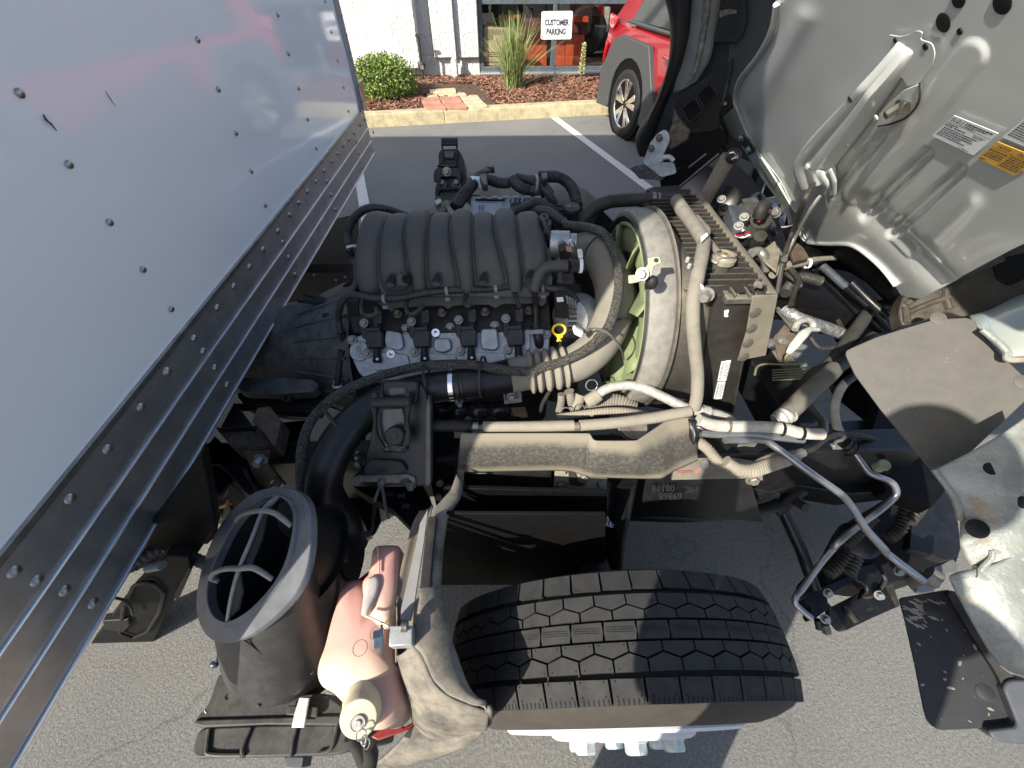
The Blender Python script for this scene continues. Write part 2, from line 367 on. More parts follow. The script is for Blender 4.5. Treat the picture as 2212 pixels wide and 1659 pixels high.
ms=N.new('ShaderNodeMixShader');ms.inputs[0].default_value=.085;L.new(t.outputs[0],ms.inputs[1]);L.new(g.outputs[0],ms.inputs[2]);L.new(ms.outputs[0],out.inputs[0])
PANEL,N,L,p=nm('glossy white body panel'); tc=N.new('ShaderNodeTexCoord').outputs['Object']
L.new(mx(N,L,nz(N,L,tc,2.5,3),(.78,.80,.85),(.84,.86,.90)),p.inputs['Base Color']);p.inputs['Roughness'].default_value=.07;p.inputs['Specular IOR Level'].default_value=.85
p.inputs['Coat Weight'].default_value=.25;p.inputs['Coat Roughness'].default_value=.05;bmp(N,L,p,nz(N,L,tc,2.2,1),.002)
BRAID,N,L,p=nm('braided sleeve')
uv=N.new('ShaderNodeTexCoord').outputs['Object'];x=N.new('ShaderNodeTexVoronoi');x.inputs['Scale'].default_value=420;L.new(uv,x.inputs['Vector'])
L.new(rmp(N,L,x.outputs['Distance'],[(.2,(.30,.28,.23)),(.5,(.02,.02,.02))]),p.inputs['Base Color']);p.inputs['Roughness'].default_value=.42;bmp(N,L,p,x.outputs['Distance'],-.004)

# ---------------------------------------------------------------- ground, markings, kerb
def sheet(name,P,z,mat,kind='structure',parent=None):
    me=mesh([(q[0],q[1],z) for q in P],[tuple(range(len(P)))]); return link(name,me,mat,parent,kind=kind,smooth=None)
sheet('asphalt_ground',[(-60,-60),(60,-60),(60,60),(-60,60)],0,ASPH)
def strip(a,b_,w_,z=.004):
    a=Vector(a);b_=Vector(b_);d=(b_-a).normalized();n=Vector((-d.y,d.x))*w_/2; return [a+n,a-n,b_-n,b_+n]
def subd_strip(name,a,b_,w_):
    return sheet(name,strip(a,b_,w_),.004,LINE)
subd_strip('parking_line',(.745,6.30),(1.93,2.35),.105)
subd_strip('parking_line',(-1.62,4.75),(-.55,1.2),.095)
# kerb: front edge runs from left to right, slightly skew
kd=Vector((3.18,.506)).normalized(); k0=Vector((-.14,6.17)); kn=Vector((-kd.y,kd.x))
m=MB()
prof=[(0,0),(.012,.13),(.03,.15),(.16,.15),(.16,0)]
pieces=[(-7,-.62),(-.615,4.6),(4.605,9)]
kerb=None
for (s0,s1) in pieces:
    rows=[]
    n=max(2,int((s1-s0)/.25))
    for i in range(n+1):
        s=s0+(s1-s0)*i/n; base=k0+kd*s
        rows.append([Vector(((base+kn*(q[0]+random.uniform(-.003,.003))).x,(base+kn*q[0]).y,q[1]+(random.uniform(-.002,.002) if q[1] else 0))) for q in prof])
    mm=MB().grid(rows); k=len(rows)*5
    mm.f+=[tuple(range(5)),tuple(range(k-1,k-6,-1))]
    mm.build('kerb',CURB,None,kind='structure',bev=.006)
# planting bed soil behind the kerb
q0=k0+kd*(-7)+kn*.16; q1=k0+kd*9+kn*.16
rows=[]
for i in range(61):
    s=i/60; a_=q0.lerp(q1,s); r=[]
    for j in range(13):
        t_=j/12; y=a_.y+(8.35-a_.y)*t_; r.append(Vector((a_.x,y,.125+.05*math.sin(t_*math.pi)+.012*math.sin(a_.x*5+j))))
    rows.append(r)
MB().grid(rows).build('planting_bed',SOIL,None,kind='structure')
# bark chips
vs=[];fs=[]
rg=random.Random(3)
def bedy0(x): return (k0+kd*((x-k0.x)/kd.x)).y+.17
cnt=0
while cnt<15000:
    x=rg.uniform(-3.2,2.3) if cnt<12500 else rg.uniform(2.3,7); y0=bedy0(x); y=rg.uniform(y0,8.2)
    pl=(at('P',0,0,.15)).x
    if -1.12+ (y-6.2)*.1<x<-.06-(y-6.3)*.30 and y<7.4: 
        if rg.random()>.02: continue
    t_=(y-y0)/(8.35-y0); z=.135+.05*math.sin(t_*math.pi)+rg.uniform(0,.02)
    a_=rg.uniform(0,6.28);l=rg.uniform(.012,.040);w_=rg.uniform(.004,.012)
    u=Vector((math.cos(a_),math.sin(a_),rg.uniform(-.5,.5)))*l; v=Vector((-math.sin(a_),math.cos(a_),rg.uniform(-.6,.6)))*w_; c=Vector((x,y,z)); n=Vector((0,0,.004))
    k=len(vs); vs+=[c-u-v,c+u-v*.6,c+u*.8+v,c-u+v,c+n*1.5]; fs+=[(k,k+1,k+4),(k+1,k+2,k+4),(k+2,k+3,k+4),(k+3,k,k+4),(k,k+3,k+2,k+1)]
    cnt+=1
o=link('bark_mulch',mesh(vs,fs),MULCH,None,kind='stuff',smooth=None); tag(o,'reddish brown bark chips covering the planting bed','mulch')
# paver path
path=thing('garden_path','short path of red and buff concrete pavers crossing the bark bed','path',(-.6,6.8,.15))
def paver(L,mat,z=.172):
    P=rounded(pts('P',L,z),.012,2); return MB().prism(P,(0,0,1),.06).build('paver',mat,path,bev=.004)
paver([(970,1365),(1215,1365),(1283,1432),(995,1432)],PAVR); paver([(930,1290),(1175,1285),(1212,1360),(965,1360)],PAVR)
paver([(1222,1350),(1480,1340),(1565,1418),(1295,1428)],PAVR); paver([(1185,1283),(1440,1275),(1485,1335),(1222,1345)],PAVR)
paver([(1455,1265),(1690,1258),(1725,1305),(1490,1310)],PAVB); paver([(1495,1316),(1730,1310),(1770,1350),(1530,1358)],PAVB); paver([(1535,1362),(1775,1355),(1830,1402),(1578,1412)],PAVB)
paver([(1015,1232),(1265,1222),(1290,1265),(1030,1280)],PAVB); paver([(1275,1222),(1510,1218),(1550,1255),(1300,1262)],PAVB)
# step slab leaning at wall
s=MB(); s.prism(pts('P',[(1040,1095),(1155,1085),(1350,1068),(1370,1165),(1050,1180)],PL((0,7.35,0),(0,-.5,.86))),(0,-.5,.86),.05)
o=s.build('paver',PAVR,path,bev=.006)
paver([(1055,1185),(1395,1165),(1412,1215),(1060,1222)],PAVB,.20)
# ---------------------------------------------------------------- building
YB=8.3
bld=thing('showroom_building','white stucco showroom with vertical pilasters and dark framed windows','building',(1,YB,0))
YF=7.75
def xat(px,y,row=80): return at('0',px,row,PY(y)).x
def wz(py,y,col=1000): return at('0',col,py,PY(y)).z
def wbox(name,x0,x1,y0,y1,z0,z1,mat,parent=bld,bev=.01):
    return MB().box(((x0+x1)/2,(y0+y1)/2,(z0+z1)/2),(x1-x0,y1-y0,z1-z0)).build(name,mat,parent,bev=bev)
xw0=at('P',1715,500,PY(8.1)).x          # left end of window
zs=at('0',1100,152,PY(8.1)).z           # sill height
zt=at('0',1100,8,PY(8.1)).z
print('window',xw0,zs,zt)
# wall body around the window
wbox('wall',-2.6,xw0,8.12,8.6,.0,4.2,STUC)
wbox('wall',xw0+.002,6.2,8.0,8.6,.0,zs-.03,STUC)
wbox('wall',xw0+.002,6.2,8.08,8.6,zt+1.15,4.2,STUC)
wbox('wall',6.202,8.5,8.0,8.6,.0,4.2,STUC)
wbox('plinth',-2.6,xw0-.01,8.02,8.118,.1,.42,STUC)
def pil(a,b_,yf,z0=.42):
    xa=at('P',a,500,PY(yf)).x; xb=at('P',b_,500,PY(yf)).x
    return wbox('pilaster',xa,xb,yf,8.115,z0,4.2,STUC,bev=.015)
pil(545,890,7.75,.30); pil(1090,1362,7.93,.40); pil(1398,1705,7.93,.40); 
x1=at('P',905,500,PY(7.95)).x
wbox('recess_panel',x1,at('P',1085,500,PY(8.0)).x,8.03,8.117,.42,4.2,STUC)
# low stucco kerb under window
wbox('plinth',xw0+.02,6.1,7.86,7.998,.05,zs-.16,STUC,bev=.02)
# return wall further left
wbox('wall',-4.6,-2.62,9.3,9.6,0,4.2,STUC)
wbox('wall',-3.1,-2.86,8.9,9.29,0.2,4.2,STUC)
wbox('wall',-8,-4.62,10.3,10.6,0,4.2,STUC)
dn=MB(); a_=at('P',1352,300,PY(7.85)); 
dn.box((a_.x,7.88,2.2),(.05,.06,3.6)); dn.build('downpipe',STUC,bld,bev=.008)
dc=at('P',1392,985,PY(7.8)); e=MB(); P=[dc+Vector((.055*math.cos(t_/12*6.283),0,.11*math.sin(t_/12*6.283))) for t_ in range(12)]
P=[Vector((dc.x+.05*sx,7.80,dc.z+sz)) for sx,sz in ((-1,-.16),(-.6,-.2),(.6,-.2),(1,-.16),(1,.16),(.6,.2),(-.6,.2),(-1,.16))]
MB().prism(P,(0,-1,0),.1).build('downpipe_cover',STUC,bld,bev=.02)
MB().tube([at('P',1395,1090,PY(7.85)),at('P',1395,1170,PY(7.82))],.035,n=12).build('downpipe_foot',STUC,bld)
# dark standpipe
MB().tube(pts('P',[(905,465),(915,560),(930,700),(945,830),(965,1000),(975,1180)],PY(7.72)),.018,n=10).build('standpipe',STLD,bld)
MB().ball(at('P',950,870,PY(7.68)),.06,12,8,(1,.6,1)).build('valve',STLD,bld)
MB().box(at('P',905,470,PY(7.7)),(.09,.03,.03)).build('pipe_tee',STLD,bld)
MB().lathe(at('P',958,895,PY(7.62)),(0,-1,0),[(0,0),(.03,0),(.03,.01),(0,.01)],12).build('valve_cap',ZINC,bld)
MB().tube(pts('P',[(385,350),(440,560),(500,820)],PY(8.2)),.02,n=8).build('conduit',FRAME,bld)
MB().box((at('P',500,400,PY(8.15)).x,8.16,2.3),(.06,.05,3.8)).build('downpipe',M('brown drain pipe',(.16,.12,.10),.5),bld)
# window
win=MB(); X1=5.9
def fr(x0,x1,z0,z1,y0=8.02,y1=8.12): win.box(((x0+x1)/2,(y0+y1)/2,(z0+z1)/2),(x1-x0,y1-y0,z1-z0))
mulx=at('0',1190,100,PY(8.1)).x
fr(xw0,xw0+.06,zs,zt+1.15);fr(xw0+.06,X1,zs,zs+.06);fr(xw0+.06,X1,zt,zt+.10);fr(xw0+.06,X1,zt+1.09,zt+1.15)
xs=[mulx,mulx+1.55,mulx+3.1,X1-.06]
for x in xs: fr(x,x+.06,zs+.06,zt,8.024,8.116); fr(x,x+.06,zt+.10,zt+1.09,8.024,8.116)
window=win.build('window',FRAME,bld,bev=.004)
sl=MB().box(((xw0+X1)/2,7.98,zs-.012),(X1-xw0,.16,.03)).build('sill',ALU,window,bev=.004)
ed=[xw0+.06]+xs
for i in range(len(xs)):
    x0=ed[i]+(.06 if i else 0)
    for z0,z1 in((zs+.06,zt),(zt+.10,zt+1.09)):
        MB().box(((x0+xs[i])/2,8.07,(z0+z1)/2),(xs[i]-x0,.006,z1-z0)).build('pane',GLASS,window,smooth=None)
# showroom inside
inr=MB()
for P in ([(-.5,11.5,0),(6.2,11.5,0),(6.2,11.5,4.1),(-.5,11.5,4.1)],[(-.5,8.61,0),(-.5,11.5,0),(-.5,11.5,4.1),(-.5,8.61,4.1)],[(6.2,8.61,0),(6.2,11.5,0),(6.2,11.5,4.1),(6.2,8.61,4.1)],[(-.5,8.61,4.1),(6.2,8.61,4.1),(6.2,11.5,4.1),(-.5,11.5,4.1)]):
    inr.add(P,[(0,1,2,3)])
inr.build('inner_wall',M('dim grey interior',(.06,.055,.055),.8),bld,fix=False,smooth=None)
sheet('showroom_floor',[(-.5,8.61),(6.2,8.61),(6.2,11.5),(-.5,11.5)],.2,M('floor tile',(.1,.09,.085),.4),kind='structure')
ORG=M('orange red partition',(.50,.085,.03),.6,var=.08)
MAR=M('dark maroon partition',(.12,.035,.03),.6,var=.1)
def qp(L,y): return pts('Q',L,PY(y))
part=thing('showroom_partition','orange and maroon partition panels standing behind the window','partition',(1,8.7,.2))
def rect(name,a,b_,c,d,y,mat,t_=.05):
    P=qp([(a,b_),(c,b_),(c,d),(a,d)],y); return MB().prism(P,(0,-1,0),t_).build(name,mat,part,bev=.004)
rect('panel',440,342,745,770,8.55,ORG);rect('panel',95,190,760,341,8.58,MAR);rect('panel',805,420,935,770,8.56,ORG);rect('panel',944,235,1165,360,8.60,MAR);rect('panel',940,362,1140,770,8.55,ORG)
rect('panel',245,155,468,190,8.50,ORG,.12);rect('panel',1028,170,1183,232,8.50,ORG,.12)
tv=thing('pickup_truck','white pickup tailgate seen through the right of the showroom window','pickup truck',(2.6,9.0,.2))
WP=M('white showroom car paint',(.45,.45,.44),.3,coat=1)
MB().prism(qp([(1120,60),(1420,70),(1390,340),(1225,340),(1190,180)],8.9),(0,-1,0),.3).build('tailgate',WP,tv,bev=.03)
MB().prism(qp([(1285,62),(1340,62),(1332,200),(1282,198)],8.87),(0,-1,0),.03).build('tail_light',REDL,tv,bev=.008)
MB().prism(qp([(1255,240),(1375,245),(1365,335),(1252,330)],8.87),(0,-1,0),.03).build('plate_recess',STL,tv,bev=.008)
MB().lathe(at('Q',1165,330,PY(8.85)),(0,-1,0),[(0,0),(.30,0),(.33,-.03),(.33,-.2),(0,-.2)],28).build('wheel',RUB,tv)
# flat cutout standing in for a truck reflected in the window
trk=thing('truck_reflection_cutout','flat beige cutout standing in for a truck reflected in the window behind the tall grass','window reflection',(0,8.2,.5))
BEI=M('reflected beige',(.62,.52,.34),.6,var=.05)
BEI2=M('reflected olive glass',(.34,.31,.22),.5,var=.2)
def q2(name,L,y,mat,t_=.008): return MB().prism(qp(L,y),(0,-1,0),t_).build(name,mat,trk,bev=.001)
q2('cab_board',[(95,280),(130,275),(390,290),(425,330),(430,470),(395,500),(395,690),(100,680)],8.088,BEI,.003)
q2('windscreen_reflection',[(108,305),(380,310),(392,430),(108,415)],8.086,BEI2,.002)
q2('dash_card_reflection',[(192,365),(300,368),(298,428),(192,424)],8.084,M('reflected cream',(.7,.66,.5),.6),.002)
for yy in(540,560,580,640): q2('grille_reflection',[(135,yy),(290,yy+6),(290,yy+16),(135,yy+10)],8.086,INK,.002)
q2('headlight_reflection',[(100,640),(130,642),(130,672),(100,668)],8.086,REDL,.002)
q2('mirror_reflection',[(425,340),(440,345),(438,460),(425,455)],8.088,BEI,.003)
# ---------------------------------------------------------------- sign
sg=thing('customer_parking_sign','white CUSTOMER PARKING sign on a thin metal post in the bark bed','sign',tuple(at('Q',826,900,.17)))
YS=at('Q',826,900,.17).y
pp=PY(YS-.02)
o=slab('sign_plate','Q',[(695,118),(1018,114),(1002,408),(684,412)],pp,.004,M('white sign face',(.80,.80,.77),.4),sg,bev=.0008,rnd=.02)
P4=pts('Q',[(707,131),(1006,127),(990,395),(697,400)],pp.off(.0012)); b_=rounded(P4,.018,4)
bd=MB(); n_=len(b_); c_=sum(b_,Vector())/n_; inn=[p_+(c_-p_).normalized()*.006 for p_ in b_]
bd.add(b_+inn,[(i,(i+1)%n_,(i+1)%n_+n_,i+n_) for i in range(n_)]); bd.build('border_line',INK,sg,smooth=None)
for tx,(a_,b_,c_) in (('CUSTOMER',(850,218,0)),('PARKING',(845,314,0))):
    P=at('Q',a_,b_,pp.off(.003)); wd=(at('Q',978,b_,pp)-at('Q',723,b_,pp)).length if tx=='CUSTOMER' else (at('Q',945,b_,pp)-at('Q',745,b_,pp)).length
    o=text(tx,.135,INK,sg,P,(1,0,0),(0,0,1),depth=.0006,bold=.0058); 
    k=wd/o.dimensions.x if o.dimensions.x>0 else 1
    bpy.context.view_layer.update(); k=wd/max(o.dimensions.x,1e-3); o.scale=(k,1,1)
    hh=(at('Q',850,b_-34,pp)-at('Q',850,b_+34,pp)).length; o.scale=(k,1,hh/max(o.dimensions.z,1e-3)); o.location.z+=o.dimensions.z*.0
MB().beam(at('Q',826,900,PY(YS)),at('Q',848,120,PY(YS)),.022,.012,up=(0,1,0)).build('post',FRAME,sg)
for a_,b_ in((856,172),(848,363)): bolt('screw',at('Q',a_,b_,pp.off(.001)),(0,-1,0),.006,STL,sg,washer=False,hexn=10)
# ---------------------------------------------------------------- plants
def leaves(nm_,cx,cy,cz,rx,ry,rz,n,ls,seed,parent,mat=LEAF,zmin=.02):
    rg=random.Random(seed); vs=[];fs=[]
    clumps=[]
    for i in range(38):
        u=rg.uniform(-1,1);a=rg.uniform(0,6.28);s=math.sqrt(1-u*u);rr=rg.uniform(.60,1.1)
        clumps.append(Vector((cx+rx*rr*s*math.cos(a),cy+ry*rr*s*math.sin(a),cz+rz*rr*u)))
    for i in range(n):
        c=rg.choice(clumps); p_=c+Vector((rg.gauss(0,.28*rx),rg.gauss(0,.28*ry),rg.gauss(0,.24*rz)))
        q=Vector(((p_.x-cx)/rx,(p_.y-cy)/ry,(p_.z-cz)/rz))
        if q.length<.45 or q.length>1.16 or p_.z<.15: continue
        d=Vector((rg.gauss(0,1),rg.gauss(0,1),rg.gauss(.4,1))).normalized(); s=Vector((rg.gauss(0,1),rg.gauss(0,1),rg.gauss(0,1))); s=(s-d*s.dot(d)).normalized(); l=ls*rg.uniform(.7,1.3)
        k=len(vs); vs+=[p_,p_+d*l*.5+s*l*.32,p_+d*l,p_+d*l*.5-s*l*.32]; fs.append((k,k+1,k+2,k+3))
    return link(nm_,mesh(vs,fs),mat,parent,smooth=None)
sh=thing('shrub','round green leafy shrub at the kerb end of the bark bed','shrub',(-1.6,6.75,.15))
c=at('P',500,1120,PY(6.75)); leaves('foliage',c.x-.02,6.72,.36,.40,.34,.25,13000,.030,4,sh)
tb=MB()
for i in range(14):
    a=i*.45;q=Vector((c.x+.05*math.cos(a),6.72+.05*math.sin(a),.14)); tb.tube([q,q+Vector((.12*math.cos(a),.12*math.sin(a),.14)),q+Vector((.28*math.cos(a),.25*math.sin(a),.34))],[.011,.008,.004],n=6,step=3)
tb.build('stem',BARK,sh)
def tuft(nm_,label,base,n,h,spread,seed,group):
    t=thing(nm_,label,'grass plant',tuple(base),group); rg=random.Random(seed); vs=[];fs=[]
    for i in range(n):
        a=rg.uniform(0,6.28); sp=abs(rg.gauss(0,.5))*spread; hh=h*rg.uniform(.55,1.05)*(1-.25*sp/max(spread,.01)*.6); b0=Vector(base)+Vector((rg.gauss(0,.05),rg.gauss(0,.04),0))
        d=Vector((math.cos(a),math.sin(a),0)); w_=rg.uniform(.003,.006); s=Vector((-d.y,d.x,0)); s=(s+Vector((rg.gauss(0,.5),rg.gauss(0,.5),0))).normalized(); K_=5;k=len(vs); dr=rg.random()<.10
        for j in range(K_+1):
            t_=j/K_; z=hh*(t_-(.35*t_**3 if dr else .06*t_*t_)); out=sp*t_**1.5*(1.5 if dr else 1); p_=b0+d*out+Vector((0,0,z)); ww=w_*(1-t_**2*.9)
            vs+=[p_-s*ww,p_+s*ww]
        for j in range(K_): fs.append((k+2*j,k+2*j+1,k+2*j+3,k+2*j+2))
    link('blade_clump',mesh(vs,fs),BLADE,t,smooth=None)
    return t
tuft('ornamental_grass','tall spiky green grass clump in front of the showroom window',at('Q',400,925,.17),620,.90,.62,5,'grass clumps in the bark bed')
tuft('ornamental_grass','arching grass clump beside the box rail, behind the shrub',at('P',130,800,.17)+Vector((0,.6,0)),300,.95,.55,6,'grass clumps in the bark bed')
sm=thing('small_succulent','small pale green upright plant alone in the bark bed under the window','plant',tuple(at('Q',1092,890,.17)))
b0=at('Q',1092,890,.17); MB().tube([b0,b0+Vector((.005,0,.2)),b0+Vector((0,0,.42))],[.012,.009,.004],n=8).build('stem',BARK,sm)
rg=random.Random(11);lm=MB()
PALE=leafmat('pale succulent leaf',(.28,.33,.12),(.42,.47,.2),(.55,.58,.3))
for i in range(46):
    z=.12+.36*i/46;a=i*2.4; d=Vector((math.cos(a),math.sin(a),.7)).normalized(); s=Vector((-math.sin(a),math.cos(a),0)); p_=b0+Vector((0,0,z)); l=.075*(1-.4*i/46)
    lm.add([p_,p_+d*l*.6+s*.022,p_+d*l,p_+d*l*.6-s*.022,p_+d*l*.5+Vector((0,0,.008))],[(0,1,4),(1,2,4),(2,3,4),(3,0,4),(3,2,1,0)])
lm.build('leaf_rosette',PALE,sm,smooth=None)
# ---------------------------------------------------------------- red car
RW=Vector((1.47,5.50,0))          # rear wheel contact, outer face
fa=Vector((.27,-.963,0)).normalized(); na=Vector((-fa.y*-1,0,0)); na=Vector((fa.y,-fa.x,0)).normalized()   # outward = toward -X
if na.x>0: na=-na
car=thing('red_suv','red compact SUV with dark wheel arch cladding parked beyond the tilted cab','car',tuple(RW-na*.9+fa*1.3))
def cl(s,off,z): return RW+fa*s-na*off+Vector((0,0,z))   # off: inward from outer face
W_=1.84
st=[(-.84,.16,.60,.95),(-.78,.05,.45,1.02),(-.60,.03,.30,1.03),(-.2,.03,.25,1.02),(.5,.03,.22,1.00),(1.2,.03,.22,.99),(2.0,.03,.22,.98),(2.5,.03,.24,.97),(3.0,.04,.28,.93),(3.35,.10,.35,.86),(3.55,.28,.45,.74)]
rows=[]
def sect(s,ins,zb,zt_):
    h=[(ins+.06,zb),(ins+.005,zb+.12),(ins,.62 if zt_>.7 else .6),(ins+.012,.80),(ins+.03,zt_-.06),(ins+.10,zt_),(.5,zt_+.03),(.92,zt_+.04)]
    L_=[cl(s,a,z) for a,z in h]; Rr=[cl(s,W_-a,z) for a,z in reversed(h[:-1])]
    return L_+Rr
rows=[sect(*q) for q in st]
m=MB().grid(rows); n_=len(rows[0]); m.f+=[tuple(range(n_)),tuple((len(rows)-1)*n_+j for j in range(n_-1,-1,-1))]
body=m.build('body',RED,car,bev=0,smooth=50)
# greenhouse
gh=[(-.80,1.00,.16),(-.55,1.42,.30),(-.25,1.56,.34),(.6,1.62,.35),(1.4,1.60,.36),(2.0,1.42,.34),(2.65,.98,.22)]
rows=[]
for s,z,ins in gh:
    rows.append([cl(s,.11,.98),cl(s,ins*.55+.05,.98+(z-.98)*.55),cl(s,ins,.98+(z-.98)*.93),cl(s,ins+.12,z),cl(s,.92,z+.02),cl(s,W_-ins-.12,z),cl(s,W_-ins,.98+(z-.98)*.93),cl(s,W_-ins*.55-.05,.98+(z-.98)*.55),cl(s,W_-.11,.98)])
m=MB().grid(rows); m.build('roof',RED,car,smooth=40)
for (a,b_) in((-.28,.55),(.62,1.35),(1.42,2.2)):
    ht=lambda s: 1.50 if -.2<s<1.4 else (1.30 if s>1.9 else 1.34)
    P=[cl(a,.10,1.03),cl(b_,.10,1.03),cl(b_ if b_<2 else b_-.25,.295,min(1.50,ht(b_)+.08)),cl(a if a>-.2 else a+.12,.295,1.50)]
    nrm=(P[1]-P[0]).cross(P[3]-P[0]).normalized(); nrm=nrm if nrm.dot(na)>0 else -nrm
    MB().prism([q+nrm*.022 for q in P],nrm,.03).build('side_window',DGL,car,bev=.006)
P=[cl(2.12,.30,1.38),cl(2.12,1.54,1.38),cl(2.72,1.66,1.0),cl(2.72,.18,1.0)]
nrm=Vector((0,0,1)); MB().prism([q+Vector((0,0,.03)) for q in P],nrm,.03).build('windscreen',DGL,car,bev=.006)
# trim line under glass
MB().tube([cl(-.35,.07,1.03),cl(.6,.07,1.015),cl(1.4,.07,1.01),cl(2.4,.07,1.0)],.016,n=8).build('window_trim',CLAD,car)
# cladding with wheel opening
def arch(s0,bk,fr_):
    P=[]
    for i in range(13):
        a=math.pi*(1.08-1.16*i/12); P.append((s0+.395*math.cos(a),.36+.395*math.sin(a)))
    out=[(s0-bk,.20),(s0-bk,.55),(s0-.47,.86),(s0-.30,.92),(s0+.30,.90),(s0+.46,.66),(s0+fr_,.44),(s0+fr_,.22)]
    inner=P
    loop=out+[(s0+.40,.22)]+[q for q in reversed(inner)]+[(s0-.40,.22)]
    return loop
for s0,bk,fr_ in((0,.70,.62),(2.62,.62,.66)):
    MB().prism([cl(s,-.012,z) for s,z in arch(s0,bk,fr_)],na,.06).build('wheel_arch_trim',CLAD,car,bev=.008)
    c_=cl(s0,.03,.36); MB().lathe(c_,na,[(.40,-.006),(.40,.022),(0,.022)],36).build('wheel_house',DARK,car)
MB().prism([cl(s,-.008,z) for s,z in((.625,.22),(.625,.44),(1.955,.44),(1.955,.22))],na,.06).build('sill_trim',CLAD,car,bev=.02)
MB().prism([cl(-.72,-.004,z) for z in(.24,.6)]+[cl(-.88,.22,.58),cl(-.88,.22,.26)],na,.06).build('rear_bumper',CLAD,car,bev=.02)
MB().prism([cl(-.70,-.006,.62),cl(-.66,-.006,.80),cl(-.80,.06,.82),cl(-.84,.10,.64)],na,.04).build('tail_light',REDL,car,bev=.01)
MB().prism([cl(-.60,.02,.93),cl(-.50,.02,1.04),cl(-.76,.05,1.06),cl(-.80,.08,.95)],na,.04).build('tail_light',REDL,car,bev=.01)
hd=MB().tube([cl(.60,-.0,.86),cl(.66,-.035,.865),cl(.84,-.035,.855),cl(.90,0,.85)],[.012,.02,.02,.012],n=10,flat=.8).build('door_handle',RED,car)
# wheels
def carwheel(s0):
    w_=thing('wheel','',''); 
    return w_
def cwheel(s0):
    c0=cl(s0,0,.335)
    t=MB().lathe(c0,na,[(.225,-.02),(.24,.004),(.29,.012),(.32,.002),(.333,-.02),(.335,-.06),(.335,-.19),(.32,-.21),(.22,-.21)],48).build('wheel',RUB,car)
    MB().lathe(c0,na,[(.225,-.16),(.225,-.01),(.235,.0),(.240,.002),(.240,-.01)],40).build('rim',CHROME,t)
    MB().lathe(c0,na,[(0,-.05),(.225,-.05)],32).build('brake_shadow_disc',STL,t)
    u=fa; v=Vector((0,0,1))
    for k in range(5):
        a0=k*2*math.pi/5+.3
        for dk,wd,mt in((-.22,.055,CHROME),(.22,.055,CHROME)):
            a=a0+dk; d=u*math.cos(a)+v*math.sin(a); q=u*-math.sin(a)+v*math.cos(a)
            a2=a0+dk*.2; d2=u*math.cos(a2)+v*math.sin(a2)
            P=[c0+d2*.04+q*.018+na*.0,c0+d2*.04-q*.018,c0+d*.225-q*wd*.75,c0+d*.225+q*wd*.4]
            MB().prism([p_-na*.004 for p_ in P],na,.03).build('spoke',mt,t,bev=.003)
    MB().lathe(c0,na,[(0,.0),(.03,0),(.035,-.01),(.05,-.02)],16).build('hub_cap',STL,t)
cwheel(0); cwheel(2.62)
for o in [q for q in list(COL.objects) if q.type=='EMPTY' and q.get('label')=='']: bpy.data.objects.remove(o)
# ================================================================ the truck
truck=thing('box_truck','white box truck with tilted cab, exposed engine and front wheel','truck',(.2,.95,0))
XB=-.68
# ---------------- cargo box
box=MB().box((XB-2.6,1.075,2.19),(5.196,2.34,2.26)).build('cargo_box',PANEL,truck,smooth=None)
fl=MB().box((XB-2.6,1.075,.955),(5.1,2.30,.20)).build('box_floor',DARK,box,bev=.004)
pz=[.864,.925,.982,1.053]
zr0,z1_,z2_,zr1=.864,.925,.982,1.056
rail=MB().box((XB-.012,1.09,(zr0+zr1)/2),(.030,2.40,zr1-zr0)).build('bottom_rail',RAIL,box,bev=.002)
for z in (zr0+.003,z1_,z2_): MB().tube([(XB+.005,-.105,z),(XB+.005,2.285,z)],.0026,n=8,smooth=False).build('rail_rib',RIBM,rail)
MB().box((XB+.001,1.09,zr1+.004),(.010,2.39,.010)).build('rail_lip',RIVM,rail)
MB().box((XB-.006,2.272,2.2),(.036,.030,2.27)).build('corner_post',RAIL,box,bev=.003)
MB().box((XB-.006,-.11,2.2),(.036,.030,2.27)).build('corner_post',RAIL,box,bev=.003)
slab('rating_plate','P',[(75,1130),(160,1055),(225,1430),(150,1495)],PX(XB+.004),.003,RIVM,box,bev=.0004)
pb=PX(XB+.0005); pr=PX(XB+.0035)
proto=MB().lathe((0,0,0),(1,0,0),[(0,.0062),(.0045,.0055),(.0085,.003),(.0105,0)],14).build('rivet',RIVM,rail,loc=(XB+.0035,0,.9))
proto.location=at('A',740,1645,pr)-WL[rail]
for v,L_,pl_,par in (
 ('A',[(860,1497),(962,1361),(1035,1267),(1104,1181),(1164,1105),(1229,1022),(1281,951),(1321,897),(1359,848),(1396,803),(1433,756),(1466,713),(1493,679),(1519,645),(1543,617),(1566,588),(1593,551),(1612,527),(900,1555),(1250,1073),(1446,802),(1577,625),(952,1627),(1277,1140),(1464,862),(1587,677),(1305,1216),(1484,928),(1600,740),(1650,585)],pr,rail),
 ('L',[(595,137),(455,313),(297,522),(62,830),(157,868),(275,910),(395,963),(960,43)],pr,rail),
 ('A',[(90,412),(308,727),(488,983),(635,1192),(760,1367),(877,175),(968,395),(1046,588),(1114,757),(1175,908),(1230,65),(1277,237),(1323,390),(1363,528),(1400,656),(1468,142),(1495,268),(1521,387),(1543,492),(1440,5)],pb,box)):
    for a,b_ in L_: copyof(proto,par,at(v,a,b_,pl_),scale=.85 if par is rail else (.5,.6,.6))
for i in range(26):
    y=2.272; z=1.10+i*.06; copyof(proto,box,(XB+.012,y,z),scale=.7)
SCR=M('scratch',(.05,.05,.05),.6)
MB().tube(pts('A',[(192,506),(205,530),(225,548),(252,580)],PX(XB+.001)),[.0010,.0022,.0018,.0006],n=6,flat=.5).build('scratch',SCR,box)
